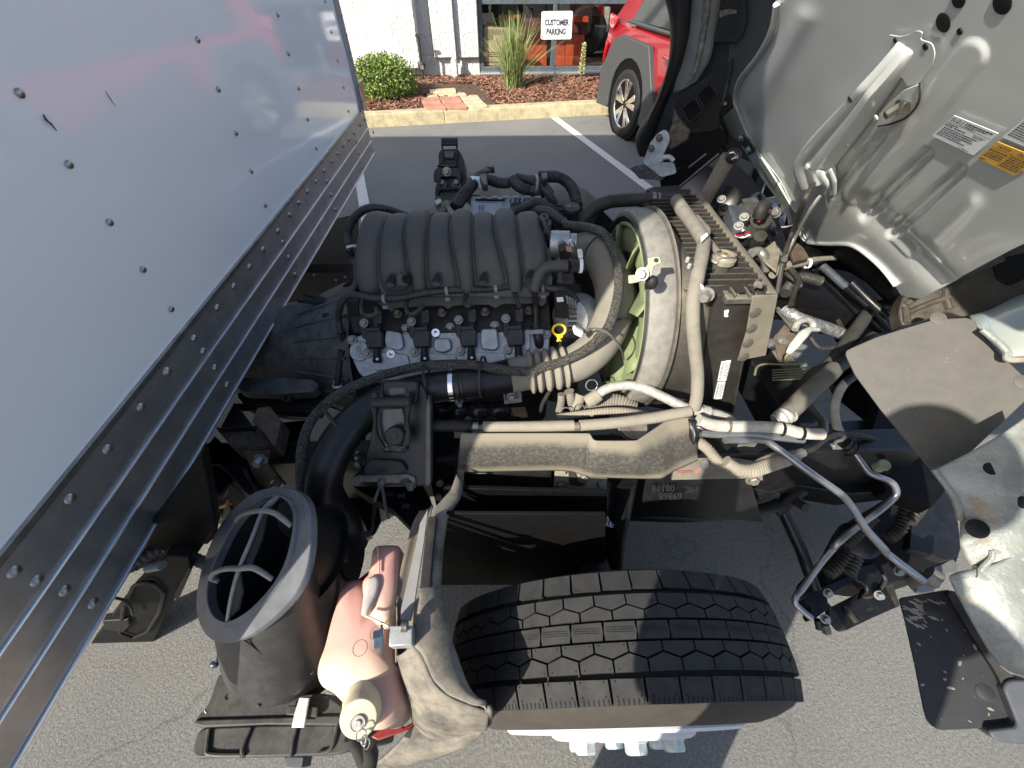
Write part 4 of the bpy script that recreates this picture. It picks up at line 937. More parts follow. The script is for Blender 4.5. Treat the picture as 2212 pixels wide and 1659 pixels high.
# ================================================================ intake duct
duct=link('intake_duct',mesh([],[]),DUCT,T,loc=(-.1,.6,.85))
DP=[('H',420,1420,.66,.055),('H',395,1330,.70,.050),('H',330,1200,.735,.046),('H',268,1040,.79,.0405),('H',285,880,.83,.040),('H',370,690,.855,.040),('H',520,510,.87,.0405),('H',720,380,.88,.040),('H',950,300,.885,.0385),('H',1180,262,.888,.038),('H',1400,235,.89,.040),('H',1640,190,.892,.043)]
MB().tube([at(q[0],q[1],q[2],q[3]) for q in DP],[q[4] for q in DP],n=32).build('duct_tube',DUCT,duct,smooth=60)
BP=[('H',1640,190,.892,.041),('H',1780,165,.895,.043),('H',1920,145,.90,.045),('H',2060,118,.905,.045)]
P=[at(q[0],q[1],q[2],q[3]) for q in BP]; D_,_=catmull(P,None,30); rr=[]
for i in range(len(D_)):
    t=i/(len(D_)-1); rr.append(.047+.0085*(abs(math.sin(math.pi*(t-.30)/.70*5))**.7*2-1) if t>.30 else .044)
MB().tube(D_,rr,n=32,smooth=False).build('bellows',ELBOW,duct,smooth=60)
EP=[('H',2060,118,.905,.045),('R',250,1275,.915,.046),('R',350,1195,.935,.047),('R',430,1070,.96,.048),('R',462,930,.985,.049),('R',455,800,1.01,.050),('R',410,690,1.03,.050),('R',350,600,1.045,.048),('R',290,590,1.04,.042),('R',230,590,1.03,.036)]
MB().tube([at(q[0],q[1],q[2],q[3]) for q in EP],[q[4] for q in EP],n=36).build('duct_elbow',ELBOW,duct,smooth=60)
slab('elbow_boss','R',[(245,505),(310,520),(340,560),(270,600),(235,560)],1.055,.03,ELBOW,duct,bev=.008)
# band clamps
for (v,a,b_,z,ax,r,w_,mt) in(('H',1218,258,.888,(1,-.0,.05),.0392,.011,CHROME),('H',1265,258,.888,(1,0,.05),.0400,.008,DUCT),('H',1300,255,.888,(1,0,.05),.0396,.004,DUCT)):
    band('hose_clamp',at(v,a,b_,z),ax,r,w_,mt,duct)
bolt('clamp_screw',at('H',1265,385,.868),(0.2,-.9,.3),.0065,ZINC,duct,h=.014)
TIE=M('black cable tie',(.03,.029,.027),.5)
for (v,a,b_,z,ax,r) in(('H',1035,240,.90,(1,.12,.06),.048),('H',1440,200,.905,(1,-.12,.06),.050),('H',340,530,.875,(.75,.65,.1),.049),('R',440,1110,.965,(-.45,.9,.25),.057),('R',350,590,1.045,(-.75,-.6,.2),.056)):
    band('cable_tie',at(v,a,b_,z),ax,r,.0055,TIE,duct,t=.0012,n=40)
MB().tube(pts('R',[(285,1100,1.0),(330,1078,1.02),(390,1085,1.03),(440,1115,1.025),(490,1175,1.0),(515,1230,.96),(520,1265,.92)],0),.0035,n=6,flat=.6).build('cable_tie',M('dusty cable tie',(.10,.09,.07),.6),duct)
MB().tube(pts('R',[(285,640,1.075),(300,590,1.09),(340,540,1.10),(400,505,1.11),(440,510,1.115),(470,545,1.10)],0),.003,n=6,flat=.6).build('cable_tie',TIE,duct)
sl_=MB().tube(pts('R',[(165,450,1.085),(230,458,1.095),(300,466,1.10),(370,490,1.105),(430,550,1.10),(475,660,1.085),(492,790,1.07),(475,930,1.05),(420,1080,1.02),(310,1190,.985),(160,1272,.955),(0,1318,.945)],0)+pts('H',[(1800,160,.943),(1600,148,.943),(1400,112,.94),(1200,104,.938),(1000,118,.935),(800,160,.93),(600,220,.925),(400,312,.91),(250,430,.895),(150,570,.88),(108,720,.865),(98,900,.84),(108,1060,.80)],0),.0112,n=14,step=5).build('braided_hose',BRAID,T,smooth=60)
# support bracket with bolt
sb=slab('support_bracket','H',[(1583,265),(1600,400),(1730,385),(1718,245),(1700,260),(1700,350),(1610,365),(1600,285)],PL(at('H',1650,340,.84),(0,-.75,.66)),.012,TANP,T,bev=.001)
slab('bracket_plate','H',[(1592,290),(1708,278),(1722,380),(1600,400)],PL(at('H',1650,340,.83),(0,-.75,.66)),.004,TANP,sb,bev=.001)
bolt('bracket_bolt',at('H',1652,352,PL(at('H',1650,340,.832),(0,-.75,.66))),(0,-.75,.66),.0095,ZINC,sb,h=.01,hexn=6)
slab('cardboard_tag','H',[(1648,425),(1750,418),(1772,490),(1740,500),(1700,488),(1670,490)],.78,.002,M('brown tag',(.22,.15,.07),.8),T,bev=0)
# exhaust manifold shapes
for a in(1120,1260,1410,1560): MB().ball(at('H',a,445,.77),.034,18,12,(1,.8,.8)).build('exhaust_port',M('burnished black cast iron',(.03,.03,.032),.28,.3) if a==1120 else MATS['burnished black cast iron'],T)
MB().tube(pts('H',[(1060,480,.74),(1700,470,.74)],0),.035,n=16,smooth=False).build('exhaust_manifold',MATS['burnished black cast iron'],T)
MB().box((-.12,.95,.72),(.50,.42,.34)).build('engine_block',MATS['black engine block'],T,bev=.02)
MB().box((.18,.95,.75),(.10,.34,.30)).build('timing_cover',ALUD,T,bev=.02)
# transmission
tr=MB(); rows=[]
for x,r in((-.42,.235),(-.47,.225),(-.60,.17),(-.75,.14),(-1.3,.13)):
    rows.append([Vector((x,.93+r*math.cos(a*math.pi/18),.72+r*math.sin(a*math.pi/18))) for a in range(37)])
tr=MB().grid(rows).build('transmission',ALUD,T,smooth=50)
for k in range(8):
    a=math.pi*(.55+k*.08); MB().tube([(-.43,.93+.238*math.cos(a),.72+.238*math.sin(a)),(-.60,.93+.175*math.cos(a),.72+.175*math.sin(a))],.004,n=6,smooth=False).build('casting_rib',ALUD,tr)
slab('trans_pan','J',[(640,130),(900,120),(1150,110),(1260,180),(1220,250),(1190,240),(700,215),(650,170)],.74,.05,STLD,tr,bev=.004,rnd=.01)
slab('heat_shield','J',[(640,20),(900,10),(1200,30),(1250,70),(1200,120),(940,135),(650,120)],.80,.03,ALUD,tr,bev=.006,rnd=.02)
MB().lathe(at('J',1003,165,.79),(0,-.6,.8),[(.007,0),(.012,0),(.012,-.02),(0,-.02)],16).build('drain_bush',STLD,tr)
MB().tube(pts('J',[(640,240,.72),(900,240,.72),(1215,262,.72)],0),.012,n=10).build('cooler_line',STLD,T)
MB().tube(pts('J',[(940,305,.70),(1060,320,.70),(1170,318,.70)],0),.004,n=8).build('cooler_line',BRZ,T)
# small black lines left of the engine
for L_ in ([(0,1150,.9),(150,1190,.9),(260,1080,.95),(320,990,.98)],[(0,1220,.88),(150,1235,.88),(240,1150,.93)],[(0,1290,.86),(180,1250,.9),(270,1200,.95)],[(0,1300,.82),(120,1290,.84),(280,1320,.88)]):
    MB().tube(pts('E',L_,0),.007,n=8).build('vacuum_line',RUB,T)
for L_ in ([(1345,1300),(1440,1330)],[(1320,1330),(1450,1338)],[(1430,1395),(1530,1390)]): MB().tube(pts('A',L_,.92),[.006,.009],n=10,smooth=False).build('line_connector',RUB,T)
for a,b_ in ((10,1015),(240,1030),(172,1053)): MB().ball(at('E',a,b_,.9),.004,8,5).build('clip',ZINC,T)
# ================================================================ fan, shroud, radiator
FC=Vector((.335,.875,.905))
fan=link('cooling_fan',mesh([],[]),FANM,T,loc=FC)
MB().lathe(FC,(-1,0,0),[(.238,-.02),(.238,.015),(.235,.018),(.229,.015),(.229,-.02),(.238,-.02)],64).build('fan_ring',FANM,fan)
MB().lathe(FC,(-1,0,0),[(.236,-.012),(.225,.004),(.20,.010),(.165,.004),(.15,-.015)],64).build('fan_ring',FANM,fan)
MB().lathe(FC,(-1,0,0),[(0,.03),(.07,.03),(.085,.015),(.085,-.02)],36).build('fan_hub',FANM,fan)
for k in range(9):
    a=k*2*math.pi/9; rows=[]
    for i in range(7):
        r=.07+.160*i/6; wd=.335-.018*i; r_=[]
        for j in range(6):
            t=-1+j*.4; aa=a+t*wd+.2*i/6; x=.335-.03*t+.006*math.cos(t*2)
            r_.append(Vector((x,FC.y+r*math.cos(aa),FC.z+r*math.sin(aa))))
        rows.append(r_)
    o=MB().grid(rows).build('fan_blade',FANM,fan,smooth=60); s_=o.modifiers.new('s','SOLIDIFY'); s_.thickness=.003
# shroud
LEAN=.30
def rx(z): return .462+(1.12-z)*LEAN
shr=link('fan_shroud',mesh([],[]),BLK,T,loc=(.4,.9,.9))
MB().lathe((.345,.875,.905),(-1,0,0),[(.248,.025),(.263,.026),(.268,.020),(.270,-.018),(.267,-.030)],96).build('shroud_rim',SHRD,shr)
MB().lathe((.345,.875,.905),(-1,0,0),[(.244,.028),(.251,.032),(.255,.026)],96).build('rim_gasket',RUB,shr)
MB().lathe((.345,.875,.905),(-1,0,0),[(.265,-.030),(.275,-.032),(.275,-.037),(.266,-.039),(.240,-.040),(.240,.020),(.248,.025)],96).build('rim_flange',BLKD,shr)
A=[];B=[]
for i in range(48):
    a=2*math.pi*i/48; A.append(Vector((.375,.875+.268*math.cos(a),.905+.268*math.sin(a))))
    c,s_=math.cos(a),math.sin(a); k=1/max(abs(c),abs(s_)); y=.905+.235*max(-1,min(1,c*k)); z=.885+.215*max(-1,min(1,s_*k)); B.append(Vector((rx(z)-.012,y,z)))
rows=[]
for j in range(7):
    t=j/6; r=[A[i].lerp(B[i],t) for i in range(48)]; rows.append(r+[r[0]])
MB().grid(rows).build('shroud_body',BLKD,shr,smooth=50)
# core and tanks
rad=link('radiator',mesh([],[]),BLK,T,loc=(.5,.9,.7))
def lb(name,x0,x1,y0,y1,z0,z1,mat,bev=.003,parent=rad):
    vs=[]
    for x in(x0,x1):
        for y in(y0,y1):
            for z in(z0,z1): vs.append(Vector((rx(z)+x,y,z)))
    return MB().add(vs,[(0,1,3,2),(4,6,7,5),(0,4,5,1),(2,3,7,6),(0,2,6,4),(1,5,7,3)]).build(name,mat,parent,bev=bev)
lb('core',0.0,.055,.70,1.14,.70,1.045,ALUD)
RTK=M('dusty radiator tank plastic',(.022,.021,.020),.6,dust=.45,dcol=(0.17,0.152,0.123))
lb('top_tank',-.030,.100,.665,1.155,1.005,1.104,RTK,.012)
for k in range(21):
    y=.690+k*.0225
    lb('tank_rib',-.040,.104,y,y+.0045,.99,1.117,RTK,.014)
MB().box((rx(1.118)+.03,.655,1.112),(.070,.030,.018)).build('tank_end_cap',BLKD,rad,bev=.004)
for dx in (-.02,.01): MB().box((rx(1.118)+.03+dx,.655,1.124),(.003,.028,.010)).build('tank_rib',BLKD,rad,bev=.001)
# filler neck and cap
cc=at('R',1128,640,1.138)
MB().lathe(cc-Vector((0,0,.045)),(0,0,1),[(.022,0),(.022,.035)],24).build('filler_neck',BLKD,rad)
cap=MB().lathe(cc-Vector((0,0,.008)),(0,0,1),[(.0,.013),(.008,.013),(.009,.0105),(.013,.0105),(.016,.013),(.021,.013),(.0225,.008),(.0265,.006),(.027,-.004),(.0,-.004)],40).build('radiator_cap',M('tarnished cap metal',(.42,.38,.31),.42,.6,dust=.6,var=.2),rad)
for a in(.5,.5+math.pi): MB().box(cc+Vector((.028*math.cos(a),.028*math.sin(a),-.004)),(.014,.018,.006),rz=a).build('cap_ear',MATS['tarnished cap metal'],cap,bev=.002)
MB().lathe(cc+Vector((0,0,.0055)),(0,0,1),[(0,.001),(.0045,.001),(.0045,0)],12).build('cap_rivet',M('brass',(.6,.35,.08),.3,.9),cap)
text('DO NOT OPEN HOT',.0052,STLD,cap,cc+Vector((.001,-.0175,.0056)),(1,.1,0),(0,1,0),name='cap_lettering')
# side bracket
brk=slab('radiator_side_bracket','R',[(1075,880),(1298,848),(1306,925),(1288,1010),(1250,1270),(1172,1588),(960,1520),(1000,1300),(1035,1080)],PY(.655),.03,M('satin black bracket',(.022,.020,.018),.32,dust=.12,dcol=(0.16,0.143,0.114),dn=False),T,bev=.002,rnd=.006)
slab('bracket_lip','R',[(1296,848),(1312,850),(1320,920),(1300,1010),(1182,1590),(1168,1588),(1288,1010),(1305,925)],PY(.648),.01,STLD,brk,bev=.001)
MB().lathe(at('R',1232,873,PY(.653)),(0,-1,0),[(0,0),(.0065,0),(.0065,.001),(0,.001)],18).build('bracket_hole',HOLE,brk)
slab('white_clip','R',[(1130,975),(1155,968),(1152,985),(1142,990),(1152,998),(1150,1008),(1128,1008)],PY(.652),.004,PAPER,brk,bev=.0005)
for (L_) in([(1110,1278),(1168,1268),(1138,1392),(1086,1396)],[(1086,1404),(1134,1398),(1112,1500),(1062,1506)]):
    st_=slab('barcode_sticker','R',L_,PY(.652),.001,PAPER,brk,bev=0,rnd=.002)
    P0=pts('R',L_,PY(.6505)); ex=(P0[3]-P0[0]);ey=(P0[1]-P0[0])
    q=MB()
    rg=random.Random(5)
    u_=.06
    while u_<.94:
        wd=rg.uniform(.008,.03); 
        a=P0[0]+ex*u_; q.add([a+ey*.08,a+ey*.34,a+ey*.34+ex*wd,a+ey*.08+ex*wd],[(0,1,2,3)]); u_+=wd+rg.uniform(.012,.03)
    for r_ in(.44,.53,.62,.72,.82,.90):
        u_=.08
        while u_<.85:
            wd=rg.uniform(.03,.12);a=P0[0]+ex*u_+ey*r_; q.add([a,a+ey*.045,a+ey*.045+ex*wd,a+ex*wd],[(0,1,2,3)]); u_+=wd+.03
    q.build('sticker_print',INK,brk,smooth=None,kind='stuff')
bolt('bolt',at('R',1020,870,PY(.64)),(-.6,-.8,.1),.011,ZINC,brk,h=.02); bolt('bolt',at('R',1318,808,PY(.67)),(.6,-.8,.2),.007,BRZ,brk,h=.012)
slab('white_fitting','R',[(990,820),(1010,830),(1012,870),(992,862)],PY(.645),.01,PAPER,brk)
slab('lower_bracket','R',[(890,840),(960,830),(1045,960),(1050,1010),(1020,1060),(980,1070),(985,1250),(940,1500),(880,1500),(890,1100)],PY(.69),.01,BLKD,rad,bev=.002)
bolt('brass_bolt',at('R',1020,1018,PY(.68)),(-.5,-.8,.2),.008,MATS['brass'],rad)
for a,b_ in((915,700),(905,662)): MB().box(at('R',a,b_,PY(.70)),(.007,.007,.012)).build('white_clip',M('dull clip plastic',(.30,.30,.28),.6) if a==915 else MATS['dull clip plastic'],rad,bev=.002)
# tan rubber sheet with rivets
sh_=curved('rubber_baffle','R',[(890,228),(930,300),(1010,400),(1130,545),(1230,690),(1290,800),(1305,880)],[(955,225),(985,250),(1020,305),(1085,395),(1250,600),(1370,755),(1452,872)],1.085,1.075,.004,TAN,T,n=40,m=8,thick=.004)
slab('baffle_flap','R',[(1300,882),(1452,874),(1415,1060),(1378,1240),(1210,1272),(1262,1100)],PL(at('R',1380,1000,PY(.635)),(.12,-1,.1)),.004,TAN,sh_,bev=.001)
for a,b_ in((1314,983),(1291,1078),(1270,1167),(1246,1250)):
    MB().lathe(at('R',a,b_,PL(at('R',1380,1000,PY(.633)),(.12,-1,.1))),(.12,-1,.1),[(0,.003),(.008,.0026),(.0115,.0015),(.012,0)],22).build('push_rivet',M('dusty rivet',(.07,.065,.055),.6) if a==1314 else MATS['dusty rivet'],sh_)
bolt('bolt',at('R',1400,1165,PY(.66)),(.5,-.7,.5),.008,ZINC,T)
# hoses over the radiator
HB=M('black coolant hose',(.024,.024,.025),.55,bump=.0003,dust=.35,dcol=(0.13,0.12,0.102))
MB().tube(pts('R',[(860,292,1.10),(760,298,1.10),(600,300,1.10),(440,312,1.10),(340,350,1.09),(270,430,1.06),(240,520,1.02)],0),[.018,.0185,.0185,.0185,.0185,.019,.019],n=20).build('radiator_hose',HB,T)
MB().tube(pts('R',[(770,345,1.09),(700,338,1.09),(560,315,1.09),(450,322,1.08),(370,370,1.06),(325,440,1.03)],0),.0095,n=14).build('coolant_hose',HB,T)
band('hose_clamp',at('R',695,300,1.10),(1,-.1,0),.0192,.010,M('grey spring clamp',(.25,.27,.28),.4,.5),T); band('hose_clamp',at('R',725,303,1.10),(1,-.1,0),.0192,.006,MATS['grey spring clamp'],T)
band('hose_clamp',at('R',425,315,1.10),(1,-.2,0),.0195,.008,TIE,T); band('hose_clamp',at('R',755,345,1.09),(1,0,0),.0105,.008,MATS['grey spring clamp'],T)
slab('hose_outlet','R',[(655,235),(690,222),(850,210),(870,235),(930,235),(910,262),(860,268),(700,262)],1.105,.02,BLK,T,bev=.003)
MB().tube(pts('R',[(838,305,1.14),(880,370,1.15),(940,450,1.16),(985,520,1.165),(1000,545,1.165)],0),[.0165,.0170,.0160,.0150,.014],n=18).build('overflow_hose',RUBD,T)
MB().tube(pts('R',[(1005,548,1.160),(992,640,1.155),(965,760,1.140),(940,900,1.105),(938,1050,1.065),(950,1200,1.015),(965,1350,.955),(962,1480,.905),(945,1560,.87)],0),[.014,.0145,.0145,.0145,.0142,.014,.014,.014,.014],n=18).build('overflow_hose',RUBD,T)
slab('white_tie','R',[(985,520),(1025,495),(1032,515),(995,545)],1.182,.006,MATS['white nylon'],T,bev=.001)
slab('small_hose_saddle','R',[(940,410),(965,380),(1050,470),(1048,500),(1000,515)],1.150,.01,BLKD,T,bev=.003)
MB().tube(pts('R',[(1035,560,1.14),(1075,610,1.14),(1090,625,1.14)],0),.009,n=10).build('filler_outlet',BLKD,T)
band('hose_band',at('R',955,1135,.965),(0,.4,1),.0148,.003,M('tan wire clip',(.3,.26,.18),.4,.6),T)
slab('hose_clip','R',[(900,1125),(1000,1090),(1008,1125),(970,1140),(905,1145)],PL(at('R',960,1130,.955),(0,-.8,.5)),.005,BLK,T,bev=.001)
# zinc bracket on the rim
zb=slab('zinc_bracket','R',[(545,755),(598,752),(632,728),(665,690),(662,650),(735,640),(750,680),(700,700),(690,760),(600,800),(548,808)],PL(at('R',640,740,PY(.66)),(-.5,-.8,.4)),.004,M('yellow zinc plate',(.20,.21,.15),.5,.3),T,bev=.001,rnd=.003)
bolt('bolt',at('R',632,748,PL(at('R',640,740,PY(.655)),(-.5,-.8,.4))),(-.5,-.8,.4),.009,ZINC,zb); MB().ball(at('R',690,800,PY(.66)),.012,12,8,(1,1,1.3)).build('grommet',RUB,zb)
MB().lathe(at('R',715,664,PL(at('R',640,740,PY(.657)),(-.5,-.8,.4))),(-.5,-.8,.4),[(0,.0005),(.004,.0005),(.004,0)],12).build('bracket_hole',HOLE,zb)
# ================================================================ behind the engine
ecu=slab('engine_computer','E',[(1170,430),(1735,440),(1770,560),(1760,640),(1160,640),(1165,470)],PL(at('E',1400,500,PY(1.16)),(0,-.35,.94)),.04,M('silver aluminium case',(.36,.37,.38),.5,.35,var=.1),T,bev=.003)
ep=PL(at('E',1400,500,PY(1.155)),(0,-.35,.94))
slab('raised_panel','E',[(1185,480),(1395,482),(1395,640),(1180,640)],ep.off(.006),.006,MATS['silver aluminium case'],ecu,bev=.001)
slab('black_connector_cover','E',[(1460,475),(1700,470),(1760,500),(1760,560),(1455,560)],ep.off(.014),.02,BLK,ecu,bev=.003)
for a in(1240,1320,1400,1480,1560,1640): slab('case_lug','E',[(a,428),(a+45,429),(a+45,440),(a,439)],ep.off(.012),.01,MATS['silver aluminium case'],ecu,bev=.001)
for k in range(5): slab('case_groove','E',[(1460+k*34,445),(1468+k*34,445),(1462+k*34,470),(1454+k*34,470)],ep.off(.0065),.003,HOLE,ecu,bev=0)
slab('case_shadow_groove','E',[(1200,452),(1420,454),(1420,464),(1200,462)],ep.off(.0065),.003,HOLE,ecu,bev=0)
for k in range(3): slab('label_print','E',[(1225+k*16,500),(1234+k*16,500),(1234+k*16,540),(1225+k*16,540)],ep.off(.0065),.001,ALUD,ecu,bev=0)
slab('harness_tray','F',[(500,440),(690,455),(1250,445),(1400,620),(1390,700),(520,640),(440,560)],1.035,.05,BLK,T,bev=.006)
for L_,z,r in (([(330,770,1.09),(380,690,1.10),(440,610,1.11),(520,530,1.12),(590,470,1.12),(690,460,1.12),(820,500,1.12),(940,500,1.12)],0,.0155),([(370,770,1.09),(430,680,1.10),(490,600,1.11),(540,540,1.12)],0,.011),([(960,470,1.13),(1050,550,1.12),(1150,590,1.11),(1240,600,1.11),(1270,690,1.08)],0,.0155),([(1010,440,1.13),(1150,470,1.13),(1280,540,1.12),(1370,630,1.11),(1430,740,1.08)],0,.0125),([(1130,445,1.13),(1260,470,1.13),(1340,540,1.12),(1400,620,1.1)],0,.0095),([(1250,430,1.13),(1360,430,1.13),(1480,440,1.12),(1580,500,1.11),(1640,590,1.10),(1670,700,1.08),(1690,760,1.06)],0,.0165),([(960,830,1.09),(1060,790,1.10),(1160,740,1.11),(1260,720,1.11),(1340,760,1.10),(1400,800,1.09),(1450,870,1.07)],0,.0125),([(1400,860,1.07),(1440,960,1.05),(1450,1010,1.03)],0,.012)):
    loom('wire_loom','F',L_,z,r)
MB().lathe(at('F',565,505,1.118),(1,.55,-.25),[(.0165,-.02),(.0185,-.018),(.0185,.018),(.0165,.02)],24).build('white_label_wrap',PAPER,T)
slab('loom_clamp','F',[(600,410),(680,405),(695,520),(640,525)],1.145,.02,BLK,T,bev=.004); slab('loom_clamp','F',[(1290,385),(1350,380),(1360,450),(1300,460)],1.15,.02,BLK,T,bev=.004)
MB().tube(pts('F',[(1230,415,1.15),(1245,470,1.15),(1235,560,1.13),(1225,590,1.12)],0),.004,n=6,flat=.5).build('cable_tie',MATS['grey cable tie'],T)
cb=slab('open_connector','F',[(30,790),(150,705),(190,700),(250,790),(240,810),(60,850)],1.085,.03,BLK,T,bev=.003)
slab('sticker','F',[(105,700),(165,672),(185,705),(135,745)],1.092,.002,ALU,cb,bev=0)
for k in range(7): MB().tube(pts('F',[(190+k*8,720+k*10,1.09),(240+k*4,700+k*8,1.095),(290,720+k*5,1.09)],0),.0018,n=5).build('wire',[M('wire tan',(.3,.22,.12),.6),M('wire green',(.1,.2,.1),.6)][k%2],cb)
# bracket horn and oil cap
curved('plastic_scoop','F',[(470,450),(560,370),(680,325),(760,318)],[(500,480),(600,430),(690,400),(765,345)],1.09,1.07,.015,M('brown black plastic',(.05,.04,.038),.4,dust=.3),T,n=24,m=6,thick=.004)
slab('clear_cover','F',[(475,390),(540,375),(545,430),(470,455)],1.10,.01,ALUD,T,bev=.002)
cp_=at('F',1622,775,1.10); oc=MB().lathe(cp_,(0,-.15,1),[(0,.004),(.022,.004),(.0245,.001),(.0245,-.012),(.021,-.014),(.021,-.035),(0,-.035)],36).build('oil_filler_cap',BLK,T)
for k in range(12): MB().box(cp_+Vector((.0245*math.cos(k*.5236),.0245*math.sin(k*.5236),-.006)),(.003,.006,.012),rz=k*.5236).build('grip_rib',BLK,oc)
GREYP=M('grey print',(.32,.33,.33),.5)
MB().tube([cp_+Vector((-.008+.007*math.cos(t*.3142),.002+.0085*math.sin(t*.3142),.0052)) for t in range(21)],.0006,n=4,smooth=False).build('cap_symbol',GREYP,oc)
for t in(0,1,2): MB().tube([cp_+Vector((-.008,.002,.0052)),cp_+Vector((-.008+.006*math.cos(1.57+t*2.09),.002+.0075*math.sin(1.57+t*2.09),.0052))],.0006,n=4,smooth=False).build('cap_symbol',GREYP,oc)
MB().box(cp_+Vector((.006,.001,.0052)),(.0012,.011,.001)).build('cap_symbol',GREYP,oc); text('oil',.006,GREYP,oc,cp_+Vector((.014,.001,.0052)),(1,0,0),(0,1,0),name='cap_symbol')
MB().tube(pts('F',[(1200,820,1.09),(1260,800,1.10),(1380,830,1.10),(1480,900,1.085),(1520,920,1.08)],0),[.012,.013,.013,.012,.011],n=16).build('breather_hose',MATS['grey rubber elbow'],T)
MB().tube(pts('F',[(1515,905,1.08),(1520,960,1.06),(1500,1020,1.04),(1420,1050,1.03)],0),.009,n=12).build('breather_hose',MATS['grey rubber elbow'],T)
band('hose_clamp',at('F',1515,915,1.08),(0.3,-.3,-1),.013,.008,MATS['grey spring clamp'],T)
# far fender liner by the far wheel
curved('far_fender_liner','F',[(1390,560),(1500,520),(1640,520),(1760,570),(1860,660)],[(1390,760),(1500,760),(1640,780),(1760,820),(1850,900)],PY(1.62),PY(1.40),.02,BLKD,T,n=24,m=6,thick=.006)
slab('splash_guard','F',[(1700,780),(1960,810),(2140,990),(2080,1080),(1900,1000),(1700,950)],PY(1.25),.01,BLK,T)
# ================================================================ cab mounts
def mount_near():
    m=link('cab_mount',mesh([],[]),STL,T,loc=(-.25,.45,.6))
    MP=PL(at('H',800,600,.865),(0,-.69,.73))
    slab('mount_column','H',[(690,235),(715,222),(955,222),(975,240),(1020,300),(1045,420),(1048,1000),(940,1005),(560,990),(470,950),(560,860),(610,650),(640,420),(680,300)],MP,.09,STL,m,bev=.005,rnd=.012)
    slab('top_pad','H',[(692,245),(712,222),(950,222),(968,245),(958,395),(905,405),(720,350),(695,330)],MP.off(.012),.02,STL,m,bev=.005,rnd=.01)
    slab('rubber_stop','H',[(735,290),(752,272),(862,270),(878,288),(875,335),(745,348)],MP.off(.018),.012,M('grey pad',(.07,.075,.085),.35),m,bev=.004,rnd=.008)
    slab('side_flange','H',[(1040,330),(1052,420),(1055,990),(1035,1010),(1015,1000),(1020,420)],MP.off(.02),.03,BLKD,m,bev=.002)
    sp=MP.off(.045)
    slab('clevis_plate','H',[(618,315),(655,310),(668,350),(655,440),(650,560),(665,640),(715,720),(700,740),(660,690),(632,600),(625,480),(608,420)],sp,.012,STLD,m,bev=.002)
    slab('clevis_plate','H',[(862,318),(895,308),(912,360),(905,440),(885,500),(905,620),(900,690),(850,745),(845,700),(870,600),(868,500),(858,440)],sp,.012,STLD,m,bev=.002)
    slab('clevis_strap','H',[(660,480),(700,430),(850,425),(866,500),(870,600),(840,700),(720,720),(665,600)],MP.off(.020),.008,M('glossy dark plate',(.05,.05,.055),.25),m,bev=.003)
    MB().tube(pts('H',[(628,392,sp),(905,380,sp)],0),.0115,n=20,smooth=False).build('pivot_pin',STLD,m)
    c=at('H',785,635,MP.off(.050)); MB().lathe(c,MP.n,[(0,0),(.0185,0),(.021,-.003),(.021,-.02)],32).build('bolt_head',STLD,m)
    text('8',.020,STL,m,at('H',785,632,MP.off(.0505)),(1,0,0),(0,.73,.69),depth=.001,name='bolt_mark',bold=.0008)
    slab('weld_bead','H',[(690,700),(740,690),(860,700),(890,730),(850,765),(760,755),(710,760)],MP.off(.012),.014,M('oily black weld',(.02,.02,.02),.2,bump=.004,bs=90),m,bev=.004)
    slab('lower_cup','H',[(560,870),(600,815),(640,808),(840,820),(870,870),(880,890),(840,915),(620,925),(560,920)],MP.off(.012),.02,STLD,m,bev=.006,rnd=.01)
    text('34010',.012,STL,m,at('H',700,890,MP.off(.0125)),(1,0,0),(0,.73,.69),depth=.0004,name='stamped_number')
    slab('lower_lip','H',[(462,950),(520,925),(880,915),(940,940),(945,1000),(915,985),(895,945),(850,950),(815,985),(660,975),(540,978),(520,1010),(475,1000)],MP.off(.006),.008,TANP,m,bev=.002)
    for a,b_ in((698,965),(910,998)): bolt('bolt',at('H',a,b_,MP.off(.004)),(0,-.95,.2),.008,ZINC,m,h=.01)
mount_near()
fm=link('cab_mount',mesh([],[]),STL,T,loc=(-.2,1.45,.8))
FP=PL((0,1.45,1.05),(0,-.9,.45))
slab('mount_column','F',[(150,170),(185,130),(360,125),(415,200),(440,330),(455,560),(430,600),(110,640),(112,590),(150,430)],FP,.09,STL,fm,bev=.006,rnd=.01)
slab('clevis_plate','F',[(178,20),(192,0),(200,20),(195,60),(200,180),(192,290),(178,280),(186,180),(178,80)],FP.off(.03),.01,STL,fm,bev=.001)
slab('clevis_plate','F',[(338,10),(352,-6),(364,20),(362,80),(355,180),(340,300),(326,290),(340,180),(342,80)],FP.off(.03),.01,STL,fm,bev=.001)
for y in(30,68): MB().tube(pts('F',[(182,y),(358,y)],FP.off(.03)),.007,n=12,smooth=False).build('pivot_pin',STLD,fm)
slab('rubber_stop','F',[(200,160),(215,148),(318,148),(330,165),(322,235),(205,232)],FP.off(.02),.014,MATS['grey pad'],fm,bev=.004,rnd=.006)
slab('mount_cap','F',[(125,320),(160,285),(320,285),(345,300),(360,325),(250,335)],FP.off(.035),.02,STL,fm,bev=.003)
slab('mount_cup','F',[(92,400),(110,350),(140,330),(350,330),(385,355),(402,410),(400,490),(380,500),(350,440),(180,440),(165,480),(110,500),(95,480)],FP.off(.045),.012,STL,fm,bev=.004,rnd=.006)
bolt('bolt',at('F',242,378,FP.off(.05)),(0,-.9,.4),.010,M('olive bolt',(.25,.24,.15),.4,.7),fm,h=.02)
slab('mount_bracket','F',[(110,640),(112,560),(150,440),(178,460),(160,545),(400,548),(425,470),(440,560),(425,600),(385,575),(160,585),(150,640)],FP.off(.05),.03,STLD,fm,bev=.002)
